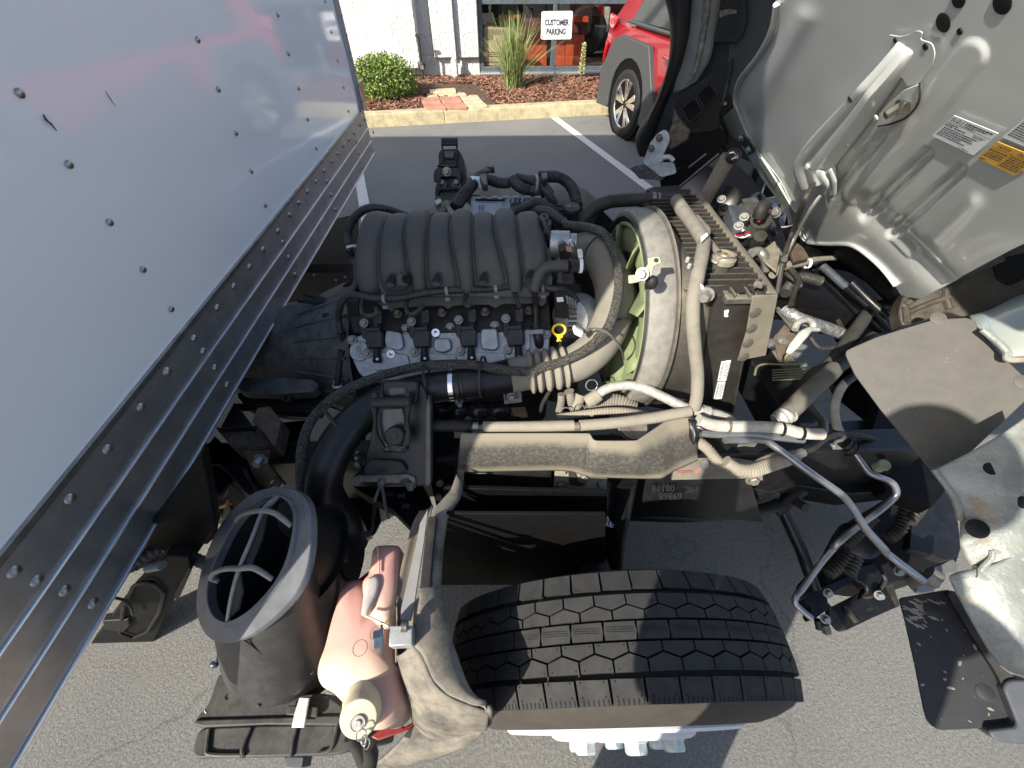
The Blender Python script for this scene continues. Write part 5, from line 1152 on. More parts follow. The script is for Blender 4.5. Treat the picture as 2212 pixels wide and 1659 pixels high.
for a in(190,350): bolt('bolt',at('F',a,518,FP.off(.03)),(0,-.6,.8),.011,ZINC,fm,h=.014)
slab('mount_base','F',[(105,650),(160,600),(370,605),(400,640),(330,760),(110,700)],FP.off(.0),.04,M('steel blue grey paint',(.10,.105,.12),.5),fm,bev=.003)
# ================================================================ shield beside the engine
SHLD,N,L,p=nm('dusty shield with wiped band'); tco=N.new('ShaderNodeTexCoord').outputs['Object']; sx=N.new('ShaderNodeSeparateXYZ'); L.new(tco,sx.inputs[0])
md=N.new('ShaderNodeMath'); md.operation='MULTIPLY_ADD'; md.inputs[1].default_value=.035; L.new(nz(N,L,tco,9,4),md.inputs[0]); L.new(sx.outputs['Z'],md.inputs[2])
bnd=rmp(N,L,md.outputs[0],[(.030,0),(.050,1),(.105,1),(.125,0)]); stk=rmp(N,L,nz(N,L,tco,120,5,.8),[(.45,1),(.75,.35)])
bm=mx(N,L,1.0,bnd,stk,'MULTIPLY'); c=mx(N,L,nz(N,L,tco,700,2),(.15,.132,.098),(.24,.212,.16)); c=mx(N,L,bm,c,(.040,.038,.035))
L.new(c,p.inputs['Base Color']);p.inputs['Roughness'].default_value=.75;bmp(N,L,p,nz(N,L,tco,900,2),.0006)
curved('frame_shield','K',[(245,398),(500,396),(900,396),(1120,397),(1150,447),(1300,448),(1440,447),(1540,380),(1640,312),(1780,288),(1840,300)],[(222,660),(500,655),(900,648),(1000,655),(1120,692),(1250,698),(1500,704),(1610,704),(1700,650),(1855,580),(1850,560)],.875,.755,.013,SHLD,T,n=70,m=16,thick=.003)
slab('shield_end','K',[(222,658),(236,560),(246,400),(262,402),(262,660),(262,780),(240,770)],PL(at('K',240,600,.78),(-.3,-.8,.5)),.004,TANP,T,bev=.001)
curved('shield_end','K',[(1790,300),(1840,305),(1900,375)],[(1800,420),(1830,480),(1875,385)],.88,.85,.004,DUCT,T,n=12,m=5,thick=.003)
# insulated pipes above it
IN=M('tan dusty foam sleeve',(.20,.18,.14),.9,dust=.8,dcol=(0.26,0.234,0.192),bump=.0008,bs=500,dn=False)
MB().tube(pts('K',[(20,350),(150,345),(310,352)],.86),.0135,n=20).build('pipe_sleeve',RUB,T)
MB().tube(pts('K',[(395,354),(700,352),(1012,344)],.865),.0130,n=20).build('pipe_sleeve',IN,T)
MB().tube(pts('K',[(1055,344),(1300,325),(1500,300),(1700,268),(1800,248)],.87),[.0130,.0130,.013,.014,.013],n=20).build('pipe_sleeve',IN,T)
MB().tube(pts('K',[(290,358),(420,358),(1000,350),(1070,350)],.863),.0078,n=14).build('coolant_pipe',ALUD,T)
for a in (345,1030): band('pipe_joint',at('K',a,352,.865),(1,0,0),.0092,.012,BRZ,T); 
band('sleeve_end',at('K',308,352,.86),(1,0,0),.0138,.006,RUB,T)
# AC hose
MB().tube(pts('R',[(335,1500,.85),(400,1450,.87),(470,1425,.88),(560,1420,.885),(650,1440,.885),(760,1490,.875),(860,1540,.865),(930,1565,.86),(1000,1580,.86)],0),[.0118]*9,n=18).build('air_conditioning_hose',ALUW,T)
MB().tube(pts('R',[(300,1520,.84),(335,1500,.85),(372,1474,.86)],0),[.017,.0175,.0165],n=18).build('hose_collar',IN,T)
band('hose_ferrule',at('R',1012,1580,.858),(1,-.25,-.1),.0135,.016,ALUW,T,t=.002)
MB().tube(pts('R',[(1030,1580,.858),(1090,1590,.855),(1150,1615,.845),(1200,1650,.835)],0),.0085,n=14).build('air_conditioning_pipe',ALUW,T)
MB().ball(at('R',1025,1580,.858),.013,14,8,(1.2,1,1)).build('pipe_fitting',ALUW,T)
# clutter below the elbow
for L_,r,mt in (([(980,110,.83),(1000,180,.80),(1030,260,.76)],.013,RUBD),([(930,130,.83),(925,200,.80),(905,270,.76)],.010,RUBD),([(1060,130,.82),(1040,190,.80),(1010,240,.78)],.015,IN),([(900,290,.80),(1100,262,.82),(1300,245,.83),(1450,262,.82),(1560,290,.80)],.010,IN),([(940,310,.79),(1150,275,.81),(1250,270,.81)],.009,RUB),([(850,110,.84),(800,200,.8),(790,270,.76)],.006,RUB),([(1100,190,.80),(1200,175,.80),(1330,190,.80),(1420,235,.79)],.022,RUBD)):
    ribbed(pts('K',L_,0),r,.007,.04).build('engine_hose',mt,T)
for a,b_,z in((1045,240,.79),(955,262,.79),(1130,75,.84)):
    c=at('K',a,b_,z)
    MB().tube([c+Vector((.015*math.cos(t*.5),.008*math.sin(t*.5)-.004,.012*math.sin(t*.5)+.008)) for t in range(13)],.0018,n=6).build('spring_clamp',ZINC,T)
MB().lathe(at('K',1415,352,.80),(0,-.3,1),[(0,0),(.012,0),(.013,.004),(.034,.006),(.034,.0),(.038,-.004),(.02,-.01)],30).build('engine_mount_cup',BRZ,T)
slab('engine_mount_plate','K',[(1255,385),(1290,360),(1500,350),(1525,385),(1480,400),(1300,405)],.78,.01,TANP,T,bev=.002)
# frame face under the shield
slab('spring_hanger','K',[(262,665),(520,660),(860,650),(862,830),(800,835),(540,832),(520,790),(265,790)],PL(at('K',560,740,.70),(0,-.85,.5)),.05,STL,T,bev=.004)
for L_ in([(385,745),(510,745),(505,775),(400,772)],[(560,755),(600,755),(600,790),(560,790)],[(775,745),(815,745),(815,790),(775,790)]): slab('slot','K',L_,PL(at('K',560,740,.70),(0,-.85,.5)).off(.002),.004,HOLE,T,bev=.001)
bk=slab('brake_bracket','K',[(885,645),(1240,700),(1240,780),(1060,795),(980,800),(1005,850),(1000,960),(930,965),(925,870),(870,830)],PL(at('K',1000,800,.66),(0,-.85,.5)),.008,M('dusty tan bracket',(.16,.145,.11),.7,dust=.6,dn=False,dcol=(0.3,0.269,0.217)),T,bev=.001)
for a,b_ in((935,655),(925,750),(1085,698),(1200,745)): bolt('bolt',at('K',a,b_,PL(at('K',1000,800,.663),(0,-.85,.5))),(0,-.85,.5),.0085,ZINC if b_>690 else MATS['dusty tan bracket'],bk,h=.006)
slab('bracket_recess','K',[(975,655),(1020,660),(1050,730),(1100,745),(1060,760),(985,750)],PL(at('K',1000,800,.664),(0,-.85,.5)),.006,STLD,bk,bev=.001)
WH=M('pale brake line',(.42,.37,.30),.5,var=.1)
MB().tube(pts('K',[(1048,725,.66),(1045,800,.63),(1036,900,.58),(1030,1000,.53),(1030,1070,.50),(1050,1115,.48),(1085,1085,.49),(1120,1055,.50),(1145,1055,.50),(1150,1070,.5)],0),.0030,n=8).build('brake_line',WH,T)
MB().tube(pts('K',[(1240,855,.60),(1150,845,.60),(1070,848,.61),(1000,870,.60),(930,900,.58)],0),.0034,n=8).build('brake_line',WH,T)
ribbed(pts('K',[(940,900,.58),(850,935,.57)],0),.010,.008,.15).build('line_fitting',ZINC,T)
MB().tube(pts('K',[(830,945,.56),(760,980,.54),(730,1040,.50),(760,1110,.46),(850,1170,.42),(920,1240,.38),(980,1310,.33)],0),.0075,n=10).build('brake_hose',RUB,T)
MB().lathe(at('K',818,955,.56),(-.8,.5,.2),[(.0088,-.006),(.0088,.006),(0,.006)],12).build('blue_band',M('blue band',(.03,.09,.16),.5),T)
MB().tube(pts('K',[(1085,790,.62),(1095,880,.58),(1075,960,.54),(1068,1000,.52)],0),.0055,n=8).build('spring_clip',ZINC,T)
# damper tube with label
MB().tube(pts('K',[(1345,690,.68),(1330,800,.62),(1305,960,.55),(1285,1100,.47),(1265,1310,.36)],0),[.0385,.0380,.036,.034,.034],n=28).build('shock_absorber',STL,T)
slab('part_sticker','K',[(1225,958),(1288,975),(1280,1042),(1220,1020)],PL(at('K',1250,1000,.565),(-.25,-.55,.8)),.001,PAPER,T,bev=0)
text('010',.024,INK,T,at('K',1253,1005,PL(at('K',1250,1000,.566),(-.25,-.55,.8))),(at('K',1285,1012,.565)-at('K',1225,992,.565)),(0,.8,.6),name='sticker_number',bold=.0006)
# leaf spring, lower rail, plates
MB().add(pts('K',[(1400,700,.62),(1760,640,.64),(2212,720,.64),(2300,1000,.50),(1800,960,.47),(1400,970,.45)],0),[tuple(range(6))]).build('frame_lower_web',STL,T,fix=False)
MB().tube(pts('K',[(1380,890,.46),(1800,870,.48),(2212,860,.50),(2400,800,.52)],0),.012,n=8,flat=.5).build('frame_seam',STLD,T)
MB().tube(pts('K',[(1390,940,.42),(1800,950,.43),(2212,915,.46),(2400,870,.48)],0),.025,n=12,flat=.6).build('leaf_spring',STL,T)
slab('horn_plate','K',[(1700,620),(1850,540),(1990,590),(2100,560),(2300,600),(2300,720),(2212,705),(1680,715)],PL(at('K',1950,640,.70),(0,-.7,.7)),.008,BLKD,T,bev=.001)
text('TS202399',.011,M('red stencil ink',(.35,.06,.04),.6),T,at('K',1765,660,PL(at('K',1950,640,.702),(0,-.7,.7))),(1,0,0),(0,.7,.7),name='stamped_number')
slab('paint_mark','K',[(1838,662),(1862,632),(1874,632),(1852,664)],PL(at('K',1950,640,.702),(0,-.7,.7)),.001,M('pink paint mark',(.65,.10,.09),.5),T,bev=0)
ST=M('faint stencil',(.016,.0155,.0145),.6)
wp=PL(at('K',1800,800,.585),(.02,-.62,.78))
[text(q_,.026,ST,T,at('K',x_,y_,wp.off(.012)),(-1,0,0),(0,-.78,-.62),name='stencil_number') for q_,x_,y_ in(('08118',1620,770),('NHK',1840,778),('69868',1670,822))]
MB().lathe(at('K',1900,608,PL(at('K',1950,640,.703),(0,-.7,.7))),(0,-.7,.7),[(0,0),(.009,0),(.012,.001)],18).build('plate_hole',BRZ,T)
hose('corrugated_hose','K',[(1850,450,.80),(1920,500,.79),(2000,590,.78),(2090,640,.78),(2200,655,.78),(2300,600,.78),(2400,560,.78)],.78,.0130,M('dusty ribbed conduit',(.17,.155,.12),.7,dust=.6,dn=False,dcol=(0.3,0.269,0.22)),T,pitch=.006,amp=.07,n=14)
# inner wheel arch / floor ahead of the tyre
slab('rear_bolt_plate','H',[(1060,560),(1230,600),(1230,1000),(1100,1160),(1060,1000)],PL(at('H',1150,900,.70),(.2,-.8,.5)),.01,DARK,T)
for a,b_ in((1125,955),(1115,1060)): bolt('frame_bolt',at('H',a,b_,PL(at('H',1150,900,.69),(.2,-.8,.5))),(.1,-.9,.3),.0105,ZINC,T,h=.016)
for a,b_ in((540,770),(540,815)): bolt('frame_bolt',at('H',a,b_,.76),(-.2,-.9,.3),.009,ZINC,T,h=.016)
for a,b_ in((755,1060),(850,1072),(880,1150)): MB().tube([at('H',a-30,b_,.66),at('H',a+25,b_,.66)],.008,n=12,smooth=False).build('hanger_pin',STLD,T)
slab('mount_gusset','H',[(480,1000),(640,1010),(1000,1000),(1050,1090),(900,1300),(760,1160),(560,1060)],.66,.06,DARK,T,bev=.002)
hose('corrugated_hose','H',[(430,660),(500,620),(560,590),(640,560)],.80,.012,RUB,T,pitch=.006)
slab('rear_bracket','H',[(340,700),(560,830),(530,900),(350,860)],.74,.02,BLKD,T); 
# ================================================================ dusty fender plate by the wheel
curved('fender_plate','S',[(1530,60,.80),(1500,150,.80),(1400,260,.82),(1390,450,.83),(1385,640,.84),(1335,690,.845),(1310,850,.85),(1290,990,.85),(1340,1040,.85),(1400,1180,.84),(1480,1260,.83),(1600,1310,.82),(1690,1330,.81)],[(1560,150,.78),(1545,200,.79),(1478,300,.80),(1455,450,.81),(1442,640,.82),(1448,720,.83),(1475,860,.83),(1500,960,.83),(1540,1080,.82),(1575,1180,.815),(1610,1250,.81),(1660,1300,.81),(1705,1335,.80)],0,0,.006,FEND,T,n=60,m=8,thick=.004)
curved('fender_skirt','S',[(1290,992,.85),(1340,1042,.85),(1400,1185,.84),(1480,1265,.83),(1600,1318,.82),(1708,1350,.80)],[(1205,1030,.80),(1250,1200,.76),(1290,1330,.70),(1300,1420,.66),(1420,1500,.64),(1690,1425,.70)],0,0,.012,FEND,T,n=50,m=12,thick=.004,smoothA=True)
curved('fender_skirt','S',[(1300,1420,.66),(1420,1495,.64),(1560,1480,.66),(1690,1420,.70)],[(1070,1640,.52),(1200,1660,.5),(1380,1590,.52),(1540,1530,.58)],0,0,.01,FEND,T,n=30,m=8,thick=.004,smoothA=True)
MB().tube(pts('S',[(1700,1330,.805),(1712,1350,.80),(1706,1400,.74),(1690,1428,.70),(1600,1500,.63),(1540,1535,.58)],0),.005,n=10).build('fender_lip',BLKD,T)
curved('inner_fender','S',[(1200,1030,.80),(1210,900,.80),(1200,700,.80),(1230,560,.80),(1290,330,.80),(1330,260,.80)],[(1290,1350,.68),(1290,992,.80),(1300,760,.80),(1330,500,.80),(1375,330,.80),(1400,230,.80)],0,0,-.01,M('brown dusty liner',(.12,.10,.078),.7,dust=.5,dn=False,dcol=(0.22,0.191,0.153)),T,n=30,m=6,thick=.003)
GRYS=M('light grey sheet',(.20,.205,.205),.5,var=.06,dust=.2)
slab('wheel_shade_sheet','K',[(130,945),(1230,950),(1225,1430),(60,1430),(100,1200)],PY(.33),.008,M('black wheel shade sheet',(.004,.004,.0045),.7,bump=.0006,bs=90,spec=.15),T,bev=.002)  # added black sheet in place of the shaded asphalt behind the wheel
slab('grey_splash_sheet','S',[(1375,250),(1355,420),(1320,640),(1300,770),(1280,860),(1235,858),(1224,850),(1228,790),(1262,650),(1305,470),(1330,330)],.825,.004,GRYS,T,bev=.001)
MB().tube(pts('S',[(1400,300,.835),(1378,500,.84),(1362,680,.845)],0),.010,n=8,flat=.6).build('edge_rubber',RUB,T)
# strap bracket with bolt
tb2=slab('tank_bracket','S',[(1165,885),(1290,885),(1288,992),(1160,1000)],.872,.03,M('galvanised bracket',(.36,.37,.36),.45,.5,var=.15,ns=60),T,bev=.002)
bolt('bolt',at('S',1130,955,.86),(-.95,-.2,.2),.014,M('blue zinc bolt',(.16,.20,.26),.35,.8),tb2,h=.012); 
ribbed([at('S',1232,888,.88),at('S',1262,888,.88)],.008,.002,.12).build('threaded_stud',ZINC,tb2)
# ================================================================ coolant tank
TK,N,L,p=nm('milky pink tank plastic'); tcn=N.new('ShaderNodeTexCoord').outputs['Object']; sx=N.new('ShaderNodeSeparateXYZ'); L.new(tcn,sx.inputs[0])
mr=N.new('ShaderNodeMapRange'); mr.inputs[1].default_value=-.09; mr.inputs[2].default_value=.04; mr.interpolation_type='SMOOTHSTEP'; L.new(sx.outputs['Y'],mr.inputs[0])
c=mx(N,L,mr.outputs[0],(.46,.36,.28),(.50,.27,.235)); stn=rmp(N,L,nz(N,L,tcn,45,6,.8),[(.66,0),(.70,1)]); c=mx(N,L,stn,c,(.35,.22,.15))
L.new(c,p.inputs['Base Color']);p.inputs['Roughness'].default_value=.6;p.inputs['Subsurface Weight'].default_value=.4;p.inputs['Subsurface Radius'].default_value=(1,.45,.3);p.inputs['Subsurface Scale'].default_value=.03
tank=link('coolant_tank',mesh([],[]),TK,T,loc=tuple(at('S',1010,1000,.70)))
def shell(name,v,L_,zt_,depth,mat,parent,rise=.03,n=60,inner=5,ex=.55):
    "blow-moulded body: outline at mid height, domed top"
    P=catmull([at(v,a,b_,zt_-rise) for a,b_ in L_]+[at(v,*L_[0],zt_-rise)])[0][:-1]; P=resamp(P,n,True); c=sum(P,Vector())/n
    rows=[[p_+(p_-c)*-.10-Vector((0,0,depth)) for p_ in P],[p_-Vector((0,0,depth*.85)) for p_ in P],[p_-Vector((0,0,depth*.4)) for p_ in P]]
    rows+= [P]
    for i in range(1,inner+1):
        t=i/(inner+1); rows.append([p_.lerp(c,t*.9)+Vector((0,0,rise*(1-(1-t)**2)**ex)) for p_ in P])
    rows=[r+[r[0]] for r in rows]; m=MB().grid(rows); k=len(m.v); m.f.append(tuple(range(k-n-1,k-1))); return m.build(name,mat,parent,smooth=70)
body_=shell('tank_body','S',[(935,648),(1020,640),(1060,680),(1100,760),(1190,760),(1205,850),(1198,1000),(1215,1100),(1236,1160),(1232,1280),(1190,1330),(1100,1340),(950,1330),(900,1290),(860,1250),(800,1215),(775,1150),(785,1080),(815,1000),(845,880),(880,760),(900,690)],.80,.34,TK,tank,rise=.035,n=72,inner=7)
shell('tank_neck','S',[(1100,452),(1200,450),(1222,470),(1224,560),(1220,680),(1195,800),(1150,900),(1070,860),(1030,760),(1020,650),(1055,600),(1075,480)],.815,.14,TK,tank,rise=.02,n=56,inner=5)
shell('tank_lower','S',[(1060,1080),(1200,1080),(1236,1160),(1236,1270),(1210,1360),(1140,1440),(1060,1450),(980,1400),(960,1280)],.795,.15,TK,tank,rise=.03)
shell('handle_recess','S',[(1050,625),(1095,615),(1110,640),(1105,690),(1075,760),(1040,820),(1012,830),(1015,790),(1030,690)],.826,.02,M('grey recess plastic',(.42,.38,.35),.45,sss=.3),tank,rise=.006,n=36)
MB().tube(pts('S',[(1100,452,.815),(1105,520,.818),(1108,600,.820)],0),.0018,n=6).build('mould_seam',TK,tank)
MB().tube(pts('S',[(1035,832,.824),(1100,860,.828),(1160,888,.828)],0),.0022,n=6).build('mould_seam',M('cream plastic',(.44,.41,.30),.45,sss=.3),tank)
CRM=MATS['cream plastic']
c0=at('S',1034,1292,.770); ca=(at('S',988,1420,.828)-c0).normalized()
cpm=MB().lathe(c0,ca,[(.0345,-.03),(.0345,.008),(.0325,.011),(.0325,.013),(.0315,.015),(.0290,.048),(.026,.053),(.010,.055),(0,.055)],48).build('tank_cap',CRM,tank)
MB().lathe(c0+ca*.055+Vector((.0,-.004,0)),ca,[(0,.003),(.0045,.003),(.005,.0),(.0095,.0),(.0108,.0015),(.0108,-.004)],28).build('chain_disc',M('dull metal disc',(.45,.43,.38),.4,.8),cpm)
rc=at('S',1012,1478,.83); 
for (cc_,r1,r2,ro) in((at('S',1010,1478,.82),.0075,.0070,0),(at('S',1028,1508,.815),.004,.0065,1),(at('S',1040,1530,.81),.004,.0065,0)):
    MB().tube([cc_+Vector((r1*math.cos(t*.5236),r2*math.sin(t*.5236),.003*math.cos(t*.5236*2)*(1 if ro else -1))) for t in range(13)],.0010,n=6,smooth=False).build('chain_link',CHROME,tank)
MB().tube(pts('S',[(955,1480,.70),(1000,1560,.68),(1035,1650,.66)],0),.012,n=12).build('overflow_tube',RUB,T)
MB().tube(pts('S',[(1048,1530,.76),(1065,1590,.72),(1050,1680,.68)],0),[.010,.012,.012],n=12).build('overflow_tube',RUB,T)
for a_,b__,r_ in((1005,1008,.0115),(1098,930,.0115)):
    q_=at('S',a_,b__,.836); MB().tube([q_+Vector((r_*math.cos(t*.3142),r_*math.sin(t*.3142),0)) for t in range(21)],.0009,n=5,smooth=False,cap=False).build('moulded_ring',M('tank grime',(.25,.17,.12),.7) if a_==1005 else MATS['tank grime'],tank)
slab('red_reflector','S',[(1060,1490),(1200,1380),(1240,1440),(1310,1400),(1325,1430),(1100,1510)],.60,.02,M('dull red lens',(.16,.01,.008),.4),T,bev=.002)
slab('red_marker','S',[(985,640),(1050,590),(1060,640),(1000,660)],.66,.02,REDL,T,bev=.002); slab('red_marker','S',[(1028,375),(1055,370),(1070,408),(1040,415)],.70,.01,REDL,T,bev=.001)
# ================================================================ snorkel
MPn=Vector((-.50,-.22,.84)); SPc=at('S',430,560,.88); SP=PL(SPc,MPn)
rimL=[(560,130),(650,148),(715,200),(742,300),(735,500),(685,670),(565,820),(400,945),(260,982),(165,930),(120,810),(130,650),(190,450),(290,280),(430,165)]
inL=[(560,182),(620,215),(652,290),(640,420),(600,560),(520,690),(400,810),(290,862),(215,820),(188,720),(205,600),(260,470),(330,340),(420,245),(490,200)]
snk=link('air_snorkel',mesh([],[]),DUCT,T,loc=tuple(SPc-Vector((0,0,.2))))
SNK=M('faded black snorkel',(.022,.023,.025),.42,dust=.30,dcol=(0.13,0.12,0.102),var=.2,wear=.04,wcol=(.12,.12,.12),bump=.0003)
A_=resamp(catmull(pts('S',rimL+[rimL[0]],SP))[0][:-1],64,True); B_=resamp(catmull(pts('S',inL+[inL[0]],SP.off(.004)))[0][:-1],64,True)
rows=[[p_-MPn*.010 for p_ in A_],[p_-MPn*.002 for p_ in A_],[A_[i].lerp(B_[i],.03)+MPn*.001 for i in range(64)],[A_[i].lerp(B_[i],.74)+MPn*.001 for i in range(64)],[A_[i].lerp(B_[i],.78)+MPn*.0045 for i in range(64)],[A_[i].lerp(B_[i],.97)+MPn*.0045 for i in range(64)],[p_+MPn*.003 for p_ in B_],[p_-MPn*.012 for p_ in B_]]
MB().grid([r+[r[0]] for r in ([p_-MPn*.011 for p_ in B_],[p_-MPn*.06+(sum(B_,Vector())/64-p_)*.05 for p_ in B_],[p_-MPn*.12+(sum(B_,Vector())/64-p_)*.15 for p_ in B_])]).build('throat_wall',HOLE,snk)
MB().grid([r+[r[0]] for r in rows]).build('mouth_rim',M('grey glossy snorkel lip',(.10,.105,.12),.28,dust=.25,dcol=(.17,.155,.13),var=.25,ns=14,wear=.06,wcol=(.2,.19,.17)),snk,smooth=28)
cB=sum(B_,Vector())/64
MB().add([p_-MPn*.11 for p_ in B_],[tuple(range(64))]).build('throat',HOLE,snk,fix=False)
# body below the rim
baseL=[(640,600),(760,540),(850,545),(882,590),(868,760),(840,860),(800,1050),(720,1180),(560,1300),(420,1315),(300,1240),(243,1120),(245,1010),(330,880),(480,720)]
baseL=baseL[0:]
i0=0
R0=[p_-MPn*.008 for p_ in A_]; cA=sum(R0,Vector())/64; R0=[cA+(p_-cA)*.90 for p_ in R0]
zb_=.66; Bs=resamp(catmull(pts('S',baseL+[baseL[0]],zb_))[0][:-1],64,True)
# match starts by angle
def ang(P,c): return [math.atan2((q-c).y,(q-c).x) for q in P]
cb_=sum(Bs,Vector())/64
def orient(P):
    c=sum(P,Vector())/len(P); a=sum((P[i]-c).cross(P[(i+1)%len(P)]-c).z for i in range(len(P))); return P if a>0 else P[::-1]
R0=orient(R0);Bs=orient(Bs)
best=min(range(64),key=lambda s:sum(((R0[i]-cA)-(Bs[(i+s)%64]-cb_)).length for i in range(64))); Bs=Bs[best:]+Bs[:best]
rows=[]
for j in range(11):
    t=j/10; rows.append([R0[i].lerp(Bs[i],t)+Vector((0,0,0)) for i in range(64)])
rows.append([cb_+(p_-cb_)*1.012-Vector((0,0,.004)) for p_ in Bs]); rows.append([cb_+(p_-cb_)*1.012-Vector((0,0,.020)) for p_ in Bs])
MB().grid([r+[r[0]] for r in rows]).build('snorkel_body',SNK,snk,smooth=50)
rows=[[cb_+(p_-cb_)*1.0-Vector((0,0,.02)) for p_ in Bs],[cb_+(p_-cb_)*.96-Vector((0,0,.14)) for p_ in Bs]]
MB().grid([r+[r[0]] for r in rows]).build('snorkel_base',SNK,snk,smooth=50)
MB().tube([at('S',q[0],q[1],q[2]) for q in((375,962,.84),(460,1030,.80),(540,1090,.76),(585,1130,.73),(575,1180,.71),(520,1220,.70),(430,1250,.69))],.0016,n=6).build('embossed_line',SNK,snk)
GBM=M('dusty grille bar plastic',(.20,.195,.18),.35,dust=.3,dcol=(.2,.18,.15))
def gbar(L_,r,off): MB().tube([at('S',a,b_,SP.off(o_)) for a,b_,o_ in L_],r,n=10).build('grille_bar',GBM,snk)
gbar([(560,185,.004),(515,225,.012),(478,262,.022),(415,420,.026),(350,578,.026),(310,720,.020),(285,862,.004)],[.0045,.006,.0038,.0038,.0040,.0038,.0035],0)
gbar([(335,330,.0),(345,300,.012),(400,272,.022),(478,262,.026),(540,275,.022),(590,310,.012),(635,345,.002)],.0046,0)
gbar([(235,645,.004),(200,628,.016),(215,598,.022),(275,578,.026),(350,575,.028),(420,572,.026),(470,595,.018),(530,635,.004)],[.004,.0052,.005,.0048,.0048,.0048,.0046,.004],0)
slab('bar_web','S',[(478,265),(440,400),(370,570),(410,560),(470,420),(500,280)],SP.off(-.004),.004,SNK,snk); slab('bar_web','S',[(352,585),(370,700),(345,800),(305,845),(300,780),(330,690)],SP.off(-.004),.004,SNK,snk)
for a,b_,c_,d_ in((438,1270,462,1325),(720,1115,752,1150)): slab('snap_tab','S',[(a,b_),(c_,b_+4),(c_-6,d_),(a,d_)],.668,.008,BLK,snk,bev=.001)
# ================================================================ air filter housing
FH=M('dark filter housing plastic',(.018,.0185,.02),.5,dust=.35,dcol=(0.17,0.159,0.133))
fh=link('air_filter_housing',mesh([],[]),FH,T,loc=tuple(at('S',520,1400,.45)))
slab('housing_lid','S',[(238,1140),(420,1290),(640,1270),(800,1250),(930,1340),(890,1420),(600,1425),(300,1420),(150,1410),(100,1400),(180,1320)],.60,.38,FH,fh,bev=.006,rnd=.012)
slab('lid_flange','S',[(110,1395),(890,1370),(905,1400),(880,1430),(500,1425),(150,1440),(96,1425)],.605,.014,FH,fh,bev=.003,rnd=.004)
slab('housing_base','S',[(125,1440),(480,1425),(890,1420),(965,1480),(960,1560),(880,1590),(520,1602),(110,1610),(88,1575)],.565,.36,FH,fh,bev=.008,rnd=.02)
for L_ in ([(185,1445),(175,1540),(190,1585),(360,1590)],[(410,1440),(385,1500),(365,1560),(372,1600)],[(660,1435),(640,1520),(628,1600)],[(880,1425),(868,1500),(840,1560),(780,1580)]):
    MB().tube(pts('S',L_,.568),.004,n=8).build('moulded_rib',FH,fh)
cl_=slab('latch_clip','S',[(675,1275),(728,1278),(700,1440),(632,1440),(648,1360)],.622,.006,M('pale latch metal',(.50,.52,.49),.45,.4,var=.1),fh,bev=.001)
slab('latch_slot','S',[(610,1320),(775,1325),(770,1385),(600,1370)],.615,.008,FH,fh,bev=.002)
MB().tube(pts('S',[(170,1330,.62),(162,1345,.62),(172,1360,.62)],0),.0015,n=6).build('wire_clip',ZINC,fh)
MB().tube(pts('S',[(245,990,.62),(232,1010,.62),(235,1035,.62),(222,1090,.6)],0),.003,n=8).build('tie_strap',M('blue black tie',(.03,.04,.07),.4),T); MB().ball(at('S',212,1098,.6),.007,10,6,(1.4,1,1)).build('tie_head',MATS['blue black tie'],T)
slab('support_leg','S',[(590,1600),(700,1598),(690,1659),(600,1659)],.40,.05,M('steel blue leg',(.06,.065,.072),.5),T)
slab('rubber_strap','S',[(590,1130),(840,860),(860,900),(760,1150),(660,1240)],.60,.02,BLKD,T)
# lower duct elbow into housing
ribbed(pts('S',[(905,400,.66),(910,470,.62),(905,540,.58),(880,640,.52)],0),.050,.016,.04,24).build('rubber_bellows',RUB,T)
curved('drip_lip','H',[(290,1420,.70),(330,1350,.71),(400,1320,.72),(500,1335,.71),(600,1330,.71),(640,1250,.72),(665,1110,.73)],[(300,1470,.68),(340,1400,.69),(410,1370,.69),(500,1390,.69),(590,1395,.69),(620,1330,.70),(640,1180,.71)],0,0,.004,STLD,T,n=40,m=3,thick=.002,smoothA=True)
MB().tube(pts('H',[(640,1120,.71),(690,1000,.72),(720,1140,.66),(745,1240,.62)],0),.004,n=8).build('small_cable',GRYS,T)
slab('crumpled_wrap','H',[(190,1290),(230,1265),(270,1255),(300,1290),(290,1340),(240,1380),(220,1330)],.70,.01,M('grey plastic wrap',(.16,.165,.18),.4),T,bev=.003)
MB().lathe(at('H',315,1435,.68),(.9,-.3,.2),[(0,.03),(.009,.03),(.009,-.02),(0,-.02)],8).build('clamp_bolt',ZINC,T)

# black box hanging below the body rail
BB=M('matt black box paint',(.006,.006,.007),.55,spec=.25)
slab('battery_box_ridge','L',[(735,930),(795,815),(808,820),(752,950),(738,952)],PY(.222),.02,BB,T,bev=.002)
P_=rounded(pts('L',[(565,885),(640,870),(690,920),(672,1000),(620,1085),(560,1110),(505,1090),(520,980)],PY(.228)),.02,4); MB().tube(P_+[P_[0]],.004,n=6,smooth=False).build('pressed_ring',BB,T)
slab('box_foot','L',[(312,1236),(450,1255),(590,1238),(586,1246),(450,1264),(318,1250)],PY(.225),.02,ALUD,T,bev=.001)
slab('cable_clip_block','L',[(430,1040),(540,1035),(548,1060),(520,1085),(440,1075)],PY(.225),.02,BB,T,bev=.003)
MB().tube(pts('L',[(480,940),(520,950),(550,980),(560,1010)],PY(.222)),.003,n=6).build('cable',RUB,T)
MB().tube(pts('L',[(625,815),(685,803)],PY(.22)),.008,n=10,smooth=False).build('red_tip_bolt',ZINC,T)
for k_ in range(7):
    MB().tube(pts('L',[(600+k_*34,640+k_*16,.62),(640+k_*30,560+k_*10,.66),(700+k_*22,520,.68),(760+k_*12,560+k_*8,.66)],0),.004+.001*(k_%3),n=6).build('chassis_cable',[RUB,STL,RUB][k_%3],T)
